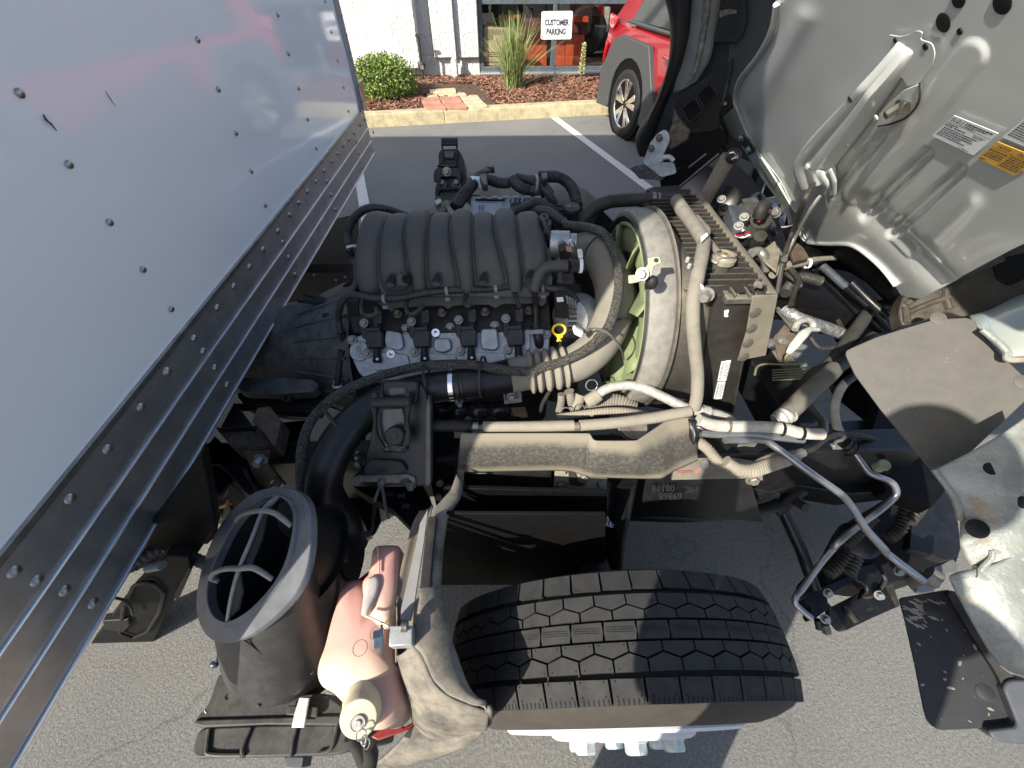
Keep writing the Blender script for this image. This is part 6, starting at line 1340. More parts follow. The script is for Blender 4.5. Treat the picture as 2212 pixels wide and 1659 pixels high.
slab('web_panel','L',[(640,560),(800,420),(900,560),(890,660),(840,700),(760,640)],.66,.03,BB,T,bev=.003)
slab('web_panel','L',[(560,760),(700,640),(800,690),(760,760),(640,790)],.62,.03,BB,T,bev=.003)

slab('shade_fill_plate','K',[(120,770),(1240,800),(1240,975),(120,965)],PY(.40),.01,DARK,T,bev=.002)  # added dark plates here and below cover lit ground, imitating deep shade
slab('shade_fill_plate','H',[(350,640),(560,610),(640,900),(680,1250),(640,1330),(560,1420),(500,1330),(430,1180),(350,900)],.50,.02,DARK,T,bev=.002)
slab('shade_fill_plate','J',[(700,380),(1150,330),(1160,620),(1020,800),(820,820),(560,600)],.60,.03,DARK,T,bev=.002)
slab('shade_fill_plate','E',[(-250,700),(330,560),(330,1000),(-100,1180),(-250,1000)],.55,.03,DARK,T,bev=.002)
# ================================================================ tilted cab
cab=link('tilted_cab',mesh([],[]),CABP,T,loc=(.9,.9,.9))
CN=Vector((-.766,0,-.643)); CPp=PL((.80,1.7,1.24),CN)
def seg(px,py,ax,ay,bx,by):
    dx,dy=bx-ax,by-ay; t=max(0,min(1,((px-ax)*dx+(py-ay)*dy)/(dx*dx+dy*dy+1e-9))); return math.hypot(px-ax-t*dx,py-ay-t*dy),t
def ss(a,b_,x): 
    t=max(0,min(1,(x-a)/(b_-a))); return t*t*(3-2*t)
def bump(px,py):
    "pressed relief of the floor pan, metres towards the camera; in photo C coordinates"
    h=0
    for (a,b_,c,d,w_,hh) in((1290,740,1010,1060,36,.007),(1535,850,1190,1190,44,.008),(1715,940,1330,1290,46,.008)):
        D_,t=seg(px,py,a,b_,c,d); h+=-hh*(1-ss(w_*.70,w_*1.05,D_))+hh*.55*(1-ss(w_*.18,w_*.38,D_)); 
    D_,t=seg(px,py,1800,290,1150,1060); h+=.0032*(1-ss(66,92,D_))
    # corner radius where the pan turns into the tunnel
    D_,t=seg(px,py,860,90,590,560); h+=.005*math.exp(-(D_/60)**2)
    # lower step: pan turns downwards
    k=(px*.62+py*.79)-(1040*.62+1060*.79); h+=-.055*ss(-60,160,-k)*0
    D_,t=seg(px,py,1180,1130,1700,1640); h+=-.012*math.exp(-(D_/60)**2)
    D_,t=seg(px,py,1330,1290,1430,1390); h+=.004*(1-ss(25,50,D_))
    D_,t=seg(px,py,1590,1320,1800,1110); h+=.004*math.exp(-(D_/40)**2)
    return h
lft=[(740,-260),(700,0),(672,160),(600,300),(500,430),(468,520),(475,600),(520,720),(600,860),(700,990),(770,1130),(830,1260),(850,1330),(960,1350),(1100,1352),(1190,1400),(1300,1500),(1400,1640)]
rgt=[(3050,-260),(3050,-60),(3050,60),(3050,150),(3050,260),(3050,380),(3050,480),(3050,600),(3050,740),(2950,830),(2750,920),(2550,1050),(2300,1180),(2200,1260),(2100,1330),(1960,1400),(1700,1540),(1500,1650)]
def rs2(L_,n):
    P=[Vector((a,b_,0)) for a,b_ in L_]; return resamp(catmull(P)[0],n)
NR=170;NC=200
a_=rs2(lft,NR);b_=rs2(rgt,NR); rows=[]
for i in range(NR):
    r=[]
    for j in range(NC):
        t=j/(NC-1); q=a_[i].lerp(b_[i],t); p_=at('C',q.x,q.y,CPp); r.append(p_+CN*bump(q.x,q.y))
    rows.append(r)
pan=MB().grid(rows).build('floor_pan',CABP,cab,smooth=60); s_=pan.modifiers.new('s','SOLIDIFY'); s_.thickness=.004; s_.offset=0
MB().tube([at('C',q.x,q.y,CPp.off(.004)) for q in a_[20:168:4]],.0055,n=8).build('pan_edge',CABP,cab)
MB().tube([at('C',q.x+16,q.y+2,CPp.off(.006)) for q in a_[20:140:4]],.0022,n=6).build('sealant_bead',M('grey sealer',(.30,.32,.31),.5),cab)
def cs(name,L_,off,t,mat=CABP,bev=.003,rnd=.008,parent=cab): return slab(name,'C',L_,CPp.off(off),t,mat,parent,bev=bev,rnd=rnd)
# left flange strip, lit at its lower end
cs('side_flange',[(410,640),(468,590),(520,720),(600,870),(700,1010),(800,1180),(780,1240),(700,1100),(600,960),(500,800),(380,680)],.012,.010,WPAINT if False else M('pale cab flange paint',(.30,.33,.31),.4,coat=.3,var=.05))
cs('flange_rib',[(590,880),(610,870),(700,1010),(690,1030),(670,1010)],.016,.006,MATS['pale cab flange paint'],bev=.002)
cs('hinge_plate',[(478,765),(510,742),(545,770),(575,815),(580,838),(545,862),(525,820),(500,800)],.018,.004,BLKD,rnd=.003)
for a,b__ in((507,760),(550,822)): bolt('bolt',at('C',a,b__,CPp.off(.02)),CN,.009,M('teal zinc bolt',(.25,.42,.40),.35,.7) if a==507 else MATS['teal zinc bolt'],cab)
bolt('bolt',at('C',703,1172,CPp.off(.015)),(-.9,-.4,.1),.014,ZINC,cab)
# long channel bracket
chn=MB()
axis=[(1430,250),(1330,400),(1220,540),(1080,700),(960,840),(930,900),(960,1000)]
wd=[58,62,75,92,100,100,80]; rows=[]
ax_=[Vector((a,b__,0)) for a,b__ in axis]; ax2,wd2=catmull(ax_,wd,8)
for i,q in enumerate(ax2):
    d=(ax2[min(i+1,len(ax2)-1)]-ax2[max(i-1,0)]).normalized(); nrm_=Vector((d.y,-d.x,0)); r=[]
    for j in range(17):
        u=-1+j/8; au=abs(u); h=(.030*(1-ss(.62,.95,au))-.006*math.exp(-(u/.18)**2))*min(1,i/10+.05)
        pp_=q+nrm_*wd2[i]*u; r.append(at('C',pp_.x,pp_.y,CPp.off(.004))+CN*h)
    rows.append(r)
cb2=MB().grid(rows).build('tilt_bracket',CABP,cab,smooth=60); s_=cb2.modifiers.new('s','SOLIDIFY'); s_.thickness=.003
cs('bracket_wing',[(1310,190),(1380,205),(1440,190),(1470,170),(1510,178),(1490,220),(1560,240),(1576,300),(1560,360),(1490,460),(1420,480),(1400,430),(1300,420),(1255,380),(1290,310)],.0075,.001,bev=0)
cs('bracket_wing',[(1490,462),(1485,560),(1430,640),(1350,680),(1265,697),(1255,650),(1300,590),(1400,500)],.012,.003); cs('bracket_wing',[(1250,390),(1255,440),(1230,520),(1165,570),(1080,590),(1130,500),(1190,430)],.012,.003)
MB().tube([at('C',a,b__,CPp.off(.013)) for a,b__ in((1490,462),(1488,560),(1430,640),(1350,680),(1262,698))],.0015,n=6).build('wing_edge',STLD,cab)
MB().tube([at('C',a,b__,CPp.off(.013)) for a,b__ in((1256,400),(1254,440),(1230,520),(1165,570),(1080,590))],.0015,n=6).build('wing_edge',STLD,cab)
for a,b__ in((1180,502),(1388,586)):
    bolt('stud_nut',at('C',a,b__,CPp.off(.018)),CN,.0075,M('dark nut',(.16,.15,.13),.3,.8) if a==1180 else MATS['dark nut'],cab,h=.018); MB().box(at('C',a+22,b__+8,CPp.off(.016)),(.02,.012,.016)).build('spring_clip',MATS['dark nut'],cab,bev=.001)
for a,b__,r in((1615,130,.0105),(1940,22,.0105),(1708,178,.0038),(1700,0,.009),(1352,226,.0035),(1518,262,.0042),(1132,650,.003)):
    q=at('C',a,b__,CPp.off(.0085 if a in(1352,1518) else (.030 if a==1132 else .0035))); MB().lathe(q,CN,[(0,.0),(r,0),(r*1.12,-.001)],22).build('pan_hole',HOLE,cab)
for a,b__,r in((1100,632,.004),(1248,652,.004),(1088,805,.004)): MB().lathe(at('C',a,b__,CPp.off(.016)),CN,[(0,.001),(r,.001),(r*1.3,-.001)],14).build('weld_spot',CABP,cab)
# strut socket (folded end of channel) and thin prop rods
curved('socket_plate','C',[(865,905),(900,930),(960,950),(1000,1000)],[(850,985),(905,1060),(960,1130),(985,1170)],CPp.off(.035),CPp.off(.0),.006,CABP,cab,n=16,m=5,thick=.003)
curved('socket_plate','C',[(1000,930),(1030,1000),(1028,1080)],[(975,960),(990,1030),(1000,1110)],CPp.off(.04),CPp.off(.01),.006,MATS['pale cab flange paint'],cab,n=12,m=5,thick=.003)
slab('socket_dark','C',[(900,935),(975,960),(985,1060),(960,1090),(910,1010)],CPp.off(.008),.006,HOLE,cab,bev=0)
MB().tube([at('C',905,1010,CPp.off(.04)),at('C',850,1120,CPp.off(.08)),at('C',790,1280,1.04),at('C',740,1430,1.0),at('C',705,1620,.92)],[.0055,.006,.0065,.007,.0065],n=8,flat=.5).build('prop_rod',STLD,T)
MB().tube([at('C',945,1080,CPp.off(.03)),at('C',880,1170,CPp.off(.06)),at('C',800,1320,1.03),at('C',745,1440,1.0)],[.0055]*4,n=8,flat=.5).build('prop_rod',M('grey metal rod',(.22,.22,.21),.5,.5),T)
MB().lathe(at('C',742,1436,1.005),(-.4,-.6,.6),[(0,.003),(.008,.003),(.008,-.01),(0,-.01)],14).build('rod_pivot',STLD,T)
# labels
def sticker(name,L_,mat,rows_,head=None,big=None,hfrac=.28,seed=1):
    P=pts('W',L_,CPp.off(.0060)); ex=P[1]-P[0]; ey=P[3]-P[0]
    s=MB().prism(rounded(P,.002,3),CN,.0006).build(name,mat,cab,smooth=None); q=MB(); rg=random.Random(seed); off=CN*.0002
    for (u0,u1,v,h,den) in rows_:
        u=u0
        while u<u1:
            wd_=rg.uniform(.012,.05)*den; a=P[0]+ex*u+ey*v+off; q.add([a,a+ex*min(wd_,u1-u),a+ex*min(wd_,u1-u)+ey*h,a+ey*h],[(0,1,2,3)]); u+=wd_+.012
    q.build('fine_print',INK,s,smooth=None,kind='stuff',fix=False); return s,P,ex,ey,off
s,P,ex,ey,off=sticker('white_label',[(715,370),(1305,610),(975,905),(418,640)],PAPER,[(.36,.95,.07,.045,2),(.36,.85,.14,.035,1.2),(.36,.62,.20,.035,1.2),(.02,.30,.31,.04,1.4),(.02,.22,.38,.04,1.4),(.26,.52,.38,.04,2),(.70,.95,.34,.03,1),(.70,.92,.40,.03,1),(.05,.86,.48,.04,1.3),(.05,.80,.56,.04,1.3),(.05,.84,.64,.04,1.3),(.05,.62,.72,.04,1.3),(.05,.76,.80,.04,1.3),(.70,.93,.93,.03,1.2)])
def lettr(body,size,u,v,mat,nm_='lettering',par=s,P=P,ex=ex,ey=ey,bold=0,xs=1):
    return text(body,size,mat,par,P[0]+ex*u+ey*v+CN*.0003,ex,-ey,depth=.0002,name=nm_,bold=bold,xs=xs)
text2('ISUZU',INK,s,P[0]+ex*.165+ey*.125,ex,ey,.26,.15,CN*.0004)
q=MB()
for (u0,v0,u1,v1) in((.31,.03,.318,.24),(.0,.255,.99,.268)):
    q=MB().add([P[0]+ex*u0+ey*v0+off,P[0]+ex*u1+ey*v0+off,P[0]+ex*u1+ey*v1+off,P[0]+ex*u0+ey*v1+off],[(0,1,2,3)]); q.build('label_rule',INK,s,fix=False)
sticker('white_label',[(1700,370),(2300,620),(1960,910),(1352,660)],PAPER,[(.05,.95,.10+.085*k,.045,1.4) for k in range(9)],seed=4)
s2,P2,ex2,ey2,off2=sticker('orange_caution_label',[(1290,718),(1900,965),(1520,1172),(1024,938)],OCH,[(.03,.44,.36,.05,1.6),(.04,.42,.50,.05,1.3),(.04,.44,.60,.05,1.3),(.04,.44,.70,.05,1.3),(.03,.18,.88,.05,1.3),(.50,.9,.33,.05,1.2),(.50,.9,.43,.05,1.2),(.50,.9,.53,.05,1.2),(.50,.9,.63,.05,1.2),(.50,.95,.73,.05,1.2),(.50,.92,.83,.05,1.2)],seed=9)
text2('CAUTION',INK,s2,P2[0]+ex2*.25+ey2*.14,ex2,ey2,.30,.13,CN*.0004); text2('DANGER',INK,s2,P2[0]+ex2*.72+ey2*.14,ex2,ey2,.30,.13,CN*.0004)
for (u0,v0,u1,v1) in((.02,.27,.99,.285),(.47,.02,.477,.98),(.02,.44,.46,.45)):
    MB().add([P2[0]+ex2*u0+ey2*v0+off2,P2[0]+ex2*u1+ey2*v0+off2,P2[0]+ex2*u1+ey2*v1+off2,P2[0]+ex2*u0+ey2*v1+off2],[(0,1,2,3)]).build('label_rule',INK,s2,fix=False)
# ---------------- far side of the cab: door seal, sill, trim
FSP=PL(at('C',300,300,PY(1.72)),(-.62,-.75,-.10))
def fsl(name,L_,off,t,mat,v='C',**kw): return slab(name,v,L_,FSP.off(off),t,mat,cab,**kw)
sealA=[(60,-120),(92,0),(118,130),(112,320),(70,480),(10,610),(-50,700),(-75,770),(-60,850)]
sealB=[(250,-120),(225,0),(215,150),(185,300),(140,440),(90,560),(40,690),(0,800),(-20,860)]
curved('door_seal','C',sealA,sealB,FSP.off(.01),FSP.off(.0),.03,M('black door seal rubber',(.016,.016,.017),.45,dust=.15),cab,n=50,m=10,thick=.01,smoothA=True)
MB().tube(pts('C',[(160,-100),(150,0),(150,150),(120,330),(70,500),(10,640),(-40,760)],FSP.off(.035)),.006,n=8).build('seal_lip',RUB,cab)
GS=M('grey blue sill paint',(.20,.22,.235),.4,.2,coat=.2,var=.15,ns=12)
curved('door_sill','C',[(225,-100),(215,150),(150,430),(130,520)],[(420,-100),(360,200),(330,330),(260,450)],FSP.off(-.005),FSP.off(-.02),.012,GS,cab,n=30,m=8,thick=.004,smoothA=True)
curved('worn_sill_strip','C',[(300,-100),(290,60),(275,200),(240,380),(190,470)],[(345,-100),(330,80),(300,250),(265,380),(235,440)],FSP.off(.0),FSP.off(-.0),.006,M('scuffed sill',(.20,.19,.18),.7,var=.5,ns=50,wear=.3,wcol=(.35,.3,.25)),cab,n=30,m=4,thick=.003,smoothA=True)
fsl('inner_side_panel',[(150,-160),(780,-160),(760,0),(740,150),(640,320),(540,500),(540,620),(640,840),(860,1240),(760,1180),(560,900),(420,840),(110,960),(20,860),(0,760),(90,560),(150,300)],-.08,.02,M('dark grey inner side',(.035,.038,.044),.5,var=.3,ns=9))
fsl('side_molding',[(395,-60),(500,-60),(525,60),(520,160),(480,245),(440,240),(345,245),(360,160),(380,60)],.02,.03,BLK,bev=.006,rnd=.02)
fsl('molding_handle',[(380,60),(440,50),(480,58),(475,75),(430,82),(385,100)],.024,.01,MATS['scuffed sill'],bev=.002)
fsl('back_wall_panel',[(500,-100),(690,-100),(680,150),(600,300),(480,500),(450,560),(400,640),(360,600),(430,350),(440,250),(520,160)],-.03,.01,M('dark blue grey inner panel',(.075,.082,.095),.45,coat=.2,var=.2,ns=8))
MB().tube(pts('C',[(690,0),(675,150),(620,270),(560,360),(490,450)],FSP.off(-.02)),.004,n=8).build('panel_seam',STL,cab)
for a,b__ in((510,55),(490,180),(208,303)): MB().lathe(at('C',a,b__,FSP.off(-.01)),FSP.n,[(0,.002),(.008,.002),(.010,0)],14).build('trim_clip',ZINC if a<500 else STLD,cab)
MB().lathe(at('C',412,572,FSP.off(-.01)),FSP.n,[(0,.006),(.008,.006),(.010,.003),(.022,.003),(.024,.0),(.027,0)],24).build('round_grommet',BLK,cab); MB().ball(at('C',412,574,FSP.off(.0)),.008,8,6).build('grommet_pin',ZINC,cab)
corner=fsl('corner_bracket',[(130,560),(340,410),(450,330),(400,560),(370,640),(380,720),(240,740),(150,640)],.03,.03,BLK,bev=.004,rnd=.01)
for L_ in([(175,600),(250,540),(290,620),(215,680)],[(262,530),(330,465),(370,520),(300,600)]):
    slab('pocket','C',L_,FSP.off(.034),.004,STL,corner,bev=.002,rnd=.006)
    P=rounded(pts('C',L_,FSP.off(.037)),.006,3); MB().tube(P+[P[0]],.003,n=6,smooth=False).build('pocket_rim',BLK,corner)
fsl('dark_lower_panel',[(110,830),(380,680),(410,720),(420,800),(160,930),(140,890)],.02,.03,STL,bev=.003)
fsl('worn_bracket',[(0,790),(40,740),(75,718),(100,735),(108,780),(80,840),(60,900),(130,900),(145,960),(60,980),(-40,900)],.04,.008,M('chipped blue white paint',(.50,.56,.60),.5,var=.2,wear=.5,wcol=(.07,.07,.08)),rnd=.01)
for a,b__ in((52,762),(8,820)): bolt('bolt',at('C',a,b__,FSP.off(.045)),FSP.n,.010,ZINC,cab)
MB().tube(pts('C',[(60,890),(80,870),(110,870),(130,890)],FSP.off(.05)),.009,n=8).build('hook',MATS['chipped blue white paint'],cab)
fsl('mud_patch_plate',[(0,885),(120,940),(60,1000),(-60,990),(-112,930)],.03,.01,M('muddy grey plate',(.10,.105,.12),.6,wear=.8,wcol=(.36,.33,.26)),bev=.002)
fsl('crusted_panel',[(130,600),(180,640),(230,720),(200,780),(110,830),(90,760),(120,690)],.015,.01,M('mud crust',(.14,.115,.09),.95,var=.5,ns=40,bump=.003,bs=80),bev=.003)
fsl('rear_channel',[(50,990),(160,930),(390,800),(400,850),(170,1040),(60,1040)],.02,.04,STL,bev=.004)
MB().tube(pts('C',[(165,1030),(380,850)],FSP.off(.03)),.004,n=6,smooth=False).build('channel_edge',GRYS,cab); MB().tube(pts('C',[(215,925),(310,850)],FSP.off(.026)),.0035,n=6,smooth=False).build('channel_edge',GRYS,cab)
# gas strut
MB().tube([at('C',300,1110,1.02),at('C',440,860,1.16)],.0235,n=20,smooth=False).build('tilt_strut',M('brown grey strut paint',(.14,.125,.10),.5,dust=.5,dn=False,dcol=(0.24,0.214,0.171)),T)
MB().ball(at('C',462,862,1.17),.022,16,10).build('strut_ball',STLD,T); MB().tube(pts('C',[(445,850,1.18),(470,845,1.19),(480,870,1.19),(455,885,1.18)],0),.004,n=8).build('strut_clip',CHROME,T)
# near side: body side skin of the tilted cab, above and beside the camera's right
for (xs0,zs0) in ((0,0),):
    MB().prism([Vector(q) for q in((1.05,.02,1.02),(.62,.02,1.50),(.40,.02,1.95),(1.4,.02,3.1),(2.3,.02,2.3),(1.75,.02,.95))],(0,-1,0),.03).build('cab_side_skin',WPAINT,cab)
# rear wall and roof of the cab, leaning forward over the bumper
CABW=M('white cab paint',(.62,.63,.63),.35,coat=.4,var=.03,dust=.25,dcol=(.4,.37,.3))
e1=Vector((.766,0,.643)); o0=Vector((.50,.06,1.60))
def cw(a,b__,c_,d_): return MB().prism([a,b__,c_,d_],(b__-a).cross(d_-a).normalized(),.03)
MB().prism([o0+Vector((0,0,.0)),o0+e1*1.75,o0+e1*1.75+Vector((0,1.78,0)),o0+Vector((0,1.78,0))],Vector((-.643,0,.766)),.03).build('cab_rear_wall',CABW,cab,bev=.01)
nW=Vector((-.643,0,.766))
def wq(a0,a1,y0,y1,off): return [o0+e1*a+Vector((0,y,0))+nW*off for a,y in((a0,y0),(a1,y0),(a1,y1),(a0,y1))]
MB().prism(rounded(wq(.80,1.35,.35,1.45,.012),.06,4),nW,.01).build('rear_window_seal',RUB,cab); MB().prism(rounded(wq(.83,1.32,.38,1.42,.016),.05,4),nW,.01).build('rear_window',DGL,cab)
for a_0 in(.16,.34,.52): MB().prism(rounded(wq(a_0,a_0+.07,.15,1.65,.006),.03,3),nW,.008).build('pressed_rib',CABW,cab,bev=.003)
# ---------------- lower near corner
FLP=PL(at('D',1150,800,1.0),(-.42,-.42,.80))
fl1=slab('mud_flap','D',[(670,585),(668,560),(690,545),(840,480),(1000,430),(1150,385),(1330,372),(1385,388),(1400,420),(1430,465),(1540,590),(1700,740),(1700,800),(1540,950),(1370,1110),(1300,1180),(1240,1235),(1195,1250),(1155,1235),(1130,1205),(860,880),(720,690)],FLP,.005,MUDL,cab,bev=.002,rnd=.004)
for a,b__ in((1180,378),(1185,1200),(1650,730)): MB().lathe(at('D',a,b__,FLP.off(.001)),FLP.n,[(0,.001),(.010,.0009),(.012,.0),(.013,0)],24).build('flap_rivet',MUDL,fl1)
MP2=PL(at('D',1200,250,1.06),(-.40,-.50,.76))
st2=slab('step_moulding','D',[(962,365),(965,320),(985,255),(1040,195),(1200,110),(1440,0),(1720,-90),(1720,200),(1560,300),(1400,385),(1340,380),(1280,355),(1230,340),(1150,372),(1020,412),(980,420)],MP2,.05,M('dusty glossy black moulding',(.030,.027,.022),.28,dust=.35,dcol=(0.2,0.171,0.138),dn=False),cab,bev=.010,rnd=.02)
for L_ in([(1000,300),(1100,240),(1250,180),(1400,110),(1530,50)],[(1005,350),(1120,300),(1240,260)],[(1000,315),(1008,400)],[(1232,200),(1222,260),(1240,325)]):
    MB().tube(pts('D',L_,MP2.off(.004)),.007,n=8).build('moulding_rib',MATS['dusty glossy black moulding'],st2)
slab('dark_recess','D',[(1480,70),(1540,40),(1720,0),(1720,120),(1640,170),(1570,200),(1500,160)],MP2.off(.003),.02,HOLE,st2,bev=.004,rnd=.01)
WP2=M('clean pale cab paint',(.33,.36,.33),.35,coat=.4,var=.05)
curved('rear_corner_panel','D',[(1400,390),(1500,330),(1600,260),(1750,200)],[(1440,470),(1520,540),(1570,600),(1750,600)],MP2.off(-.02),FLP.off(.03),.03,WP2,cab,n=24,m=10,thick=.003,smoothA=True)
MB().tube(pts('D',[(1425,440),(1500,500),(1560,560),(1570,605),(1700,600)],FLP.off(.034)),.006,n=8).build('panel_flange',WPAINT,cab)
WPn=PL(at('G',1350,500,.92),(-.38,-.42,.82))
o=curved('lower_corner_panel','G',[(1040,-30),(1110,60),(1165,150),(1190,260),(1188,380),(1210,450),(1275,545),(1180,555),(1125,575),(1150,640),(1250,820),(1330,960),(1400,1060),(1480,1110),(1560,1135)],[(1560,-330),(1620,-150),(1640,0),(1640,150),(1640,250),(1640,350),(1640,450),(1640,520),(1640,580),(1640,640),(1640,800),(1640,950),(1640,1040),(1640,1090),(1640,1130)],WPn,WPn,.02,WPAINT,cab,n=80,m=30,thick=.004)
MB().tube(pts('G',[(1040,-30),(1110,60),(1165,150),(1190,260)],WPn.off(.006)),.005,n=8).build('panel_edge',WPAINT,cab)
MB().tube(pts('G',[(1275,545),(1400,590),(1551,640)],WPn.off(.012)),.012,n=8,flat=.5).build('pressed_fold',WPAINT,cab)
MB().tube(pts('G',[(1370,430),(1365,470),(1320,520),(1300,545)],WPn.off(.016)),.004,n=8).build('pressed_fold',WPAINT,cab)
MB().tube(pts('G',[(1375,430),(1450,425),(1551,470)],WPn.off(.016)),.006,n=8,flat=.5).build('pressed_fold',WPAINT,cab)
MB().tube(pts('G',[(1470,0),(1551,90)],WPn.off(.016)),.006,n=8,flat=.5).build('pressed_fold',WPAINT,cab)
for a,b__,r in((1290,305,.014),(1548,155,.009)): MB().lathe(at('G',a,b__,WPn.off(.021)),WPn.n,[(0,0),(r,0),(r*1.1,-.001)],20).build('panel_hole',HOLE,cab)
for a,b__ in((1478,1210),): pass
MB().lathe(at('D',1478,1208,WPn.off(.0215)),WPn.n,[(0,0),(.010,0),(.011,-.001)],18).build('panel_hole',HOLE,cab)
LFP=PL(at('G',1150,1050,.74),(-.40,-.25,.88))
lf=slab('mud_flap','G',[(845,705),(860,695),(1000,670),(1130,648),(1160,700),(1210,800),(1330,1000),(1430,1180),(1505,1400),(1500,1425),(1360,1432),(1080,1446),(1040,1430),(1005,1395),(985,1330),(940,1100),(880,830)],LFP,.005,MUD,cab,bev=.002,rnd=.004)
for a,b__ in((1335,1235),(1030,760)): MB().lathe(at('G',a,b__,LFP.off(.001)),LFP.n,[(0,.0006),(.010,.0005),(.012,.0),(.013,0)],24).build('flap_rivet',MUD,lf)
slab('flap_side_strip','G',[(1115,670),(1160,650),(1240,800),(1330,960),(1430,1100),(1530,1160),(1480,1200),(1440,1220),(1400,1130),(1250,900)],LFP.off(.012),.012,RUB,cab,bev=.003,rnd=.01)
slab('corner_bumper_cap','G',[(1434,1210),(1450,1175),(1480,1160),(1640,1160),(1640,1530),(1480,1525),(1400,1508),(1362,1480),(1350,1445),(1500,1428),(1510,1400)],LFP.off(.020),.04,M('slate plastic',(.045,.05,.06),.5),cab,bev=.008,rnd=.02)
rgm=random.Random(21); MUDS=M('dried mud',(.17,.16,.135),.9)
spl=MB()
for (pl_,v,x0,x1,y0,y1,n_,poly) in((LFP,'G',900,1380,720,1400,45,None),(FLP,'D',760,1500,460,1150,70,None)):
    for k in range(n_):
        a=rgm.uniform(x0,x1);b__=rgm.uniform(y0,y1)
        if v=='G' and (a-880)<(b__-820)*.18 : continue
        if v=='G' and (a-1120)>(b__-700)*.52+60: continue
        if v=='D' and (b__-600)>(a-700)*1.25+60 : continue
        if v=='D' and (b__-1150)>-(a-1240)*1.0+40: continue
        if v=='D' and (b__<480 and a<1000): continue
        c_=at(v,a,b__,pl_.off(.0006)); r=rgm.uniform(.0006,.0035 if v=='G' else .0011)*rgm.uniform(.4,1); aa=rgm.uniform(0,6.28); u_=pl_.n.cross(Vector((0,0,1))).normalized(); w__=pl_.n.cross(u_)
        e_=rgm.uniform(1,3); P=[]
        for t in range(7):
            th=t/7*6.283; x=r*e_*math.cos(th)*rgm.uniform(.6,1.1); y=r*math.sin(th)*rgm.uniform(.6,1.1); P.append(c_+u_*(x*math.cos(aa)-y*math.sin(aa))+w__*(x*math.sin(aa)+y*math.cos(aa)))
        spl.add(P,[tuple(range(7))])
for k in range(70):
    a=rgm.gauss(960,70);b__=rgm.gauss(760,45)
    if a<870 or a>1110 or b__<705 or b__>900: continue
    c_=at('G',a,b__,LFP.off(.0006)); r=rgm.uniform(.0008,.0045); aa=rgm.uniform(0,.8); u_=LFP.n.cross(Vector((0,0,1))).normalized(); w__=LFP.n.cross(u_); P=[]
    for t in range(8):
        th=t/8*6.283; x=r*2*math.cos(th)*rgm.uniform(.5,1.1); y=r*.6*math.sin(th)*rgm.uniform(.5,1.1); P.append(c_+u_*(x*math.cos(aa)-y*math.sin(aa))+w__*(x*math.sin(aa)+y*math.cos(aa)))
    spl.add(P,[tuple(range(8))])
spl.build('mud_splash',MUDS,cab,fix=False,smooth=None,kind='stuff')
# ================================================================ front end below the cab
fe=link('front_frame',mesh([],[]),STL,T,loc=(1.0,.5,.3))
def fb(name,L_,z,t,mat=STL,v='D',bev=.003,**kw): return slab(name,v,L_,z,t,mat,fe,bev=bev,**kw)
fb('underbody_mass',[(640,180),(900,0),(1300,-200),(1500,-100),(1250,400),(1150,700),(1250,1300),(1150,1420),(900,1330),(760,1150),(840,900),(860,700),(760,560)],.60,.05,DARK)
fb('underbody_mass',[(420,-60),(760,-140),(1000,300),(960,560),(860,640),(700,500),(560,330),(430,150)],.62,.05,DARK); fb('underbody_mass',[(560,600),(760,560),(860,800),(860,930),(640,760)],.50,.05,DARK)
fb('front_frame_horn',[(0,1050),(300,1040),(600,950),(860,930),(1100,1080),(1150,1330),(980,1320),(700,1350),(400,1300),(250,1340),(0,1280)],.55,.08,STL)
fb('dark_crossbar',[(470,190),(520,150),(980,560),(940,620),(620,400)],.72,.05); fb('dark_crossbar',[(250,140),(420,60),(520,140),(640,420),(560,420)],.70,.04,DARK)
MB().tube(pts('D',[(480,70,.86),(620,200,.84),(760,340,.82),(880,450,.80)],0),.020,n=18).build('torsion_bar',STL,fe)
MB().tube(pts('D',[(540,90,.90),(700,230,.88),(850,350,.86),(960,470,.84)],0),.012,n=14).build('torsion_bar',M('gunmetal bar',(.10,.11,.13),.3,.5),fe)
MB().tube(pts('D',[(700,180,.95),(800,280,.93),(900,370,.91)],0),.010,n=14).build('torsion_bar',STL,fe)
band('bar_ring',at('D',672,212,.85),(.7,-.6,-.2),.021,.012,STLD,fe)
slab('rear_frame_rail','D',[(110,600),(180,570),(330,900),(310,960),(250,940)],.62,.06,TANP,fe); slab('front_frame_rail','D',[(150,590),(330,540),(460,700),(420,720),(230,680)],.66,.05,BLKD,fe)
slab('cross_bracket','D',[(265,490),(330,410),(395,470),(345,560),(300,590)],.80,.006,M('rusty dark plate',(.10,.075,.055),.6,dust=.4,dn=False),fe); bolt('bolt',at('D',315,500,.81),(-.2,-.3,.9),.009,ZINC,fe)
MB().beam(at('D',285,320,.84),at('D',398,455,.82),.014,.006).build('bracket_strap',BRZ,fe)
for k in range(5): MB().tube(pts('D',[(260,665+k*14,.70),(420,655+k*14,.70),(470,640+k*14,.70)],0),.0028,n=6).build('brake_pipe',M('brass coated pipe',(.30,.27,.17),.5,.5) if k==0 else MATS['brass coated pipe'],fe)
MB().tube(pts('D',[(165,690,.72),(180,645,.72),(230,630,.72),(330,632,.72),(440,625,.72)],0),.0035,n=8).build('brake_pipe',MATS['brass coated pipe'],fe)
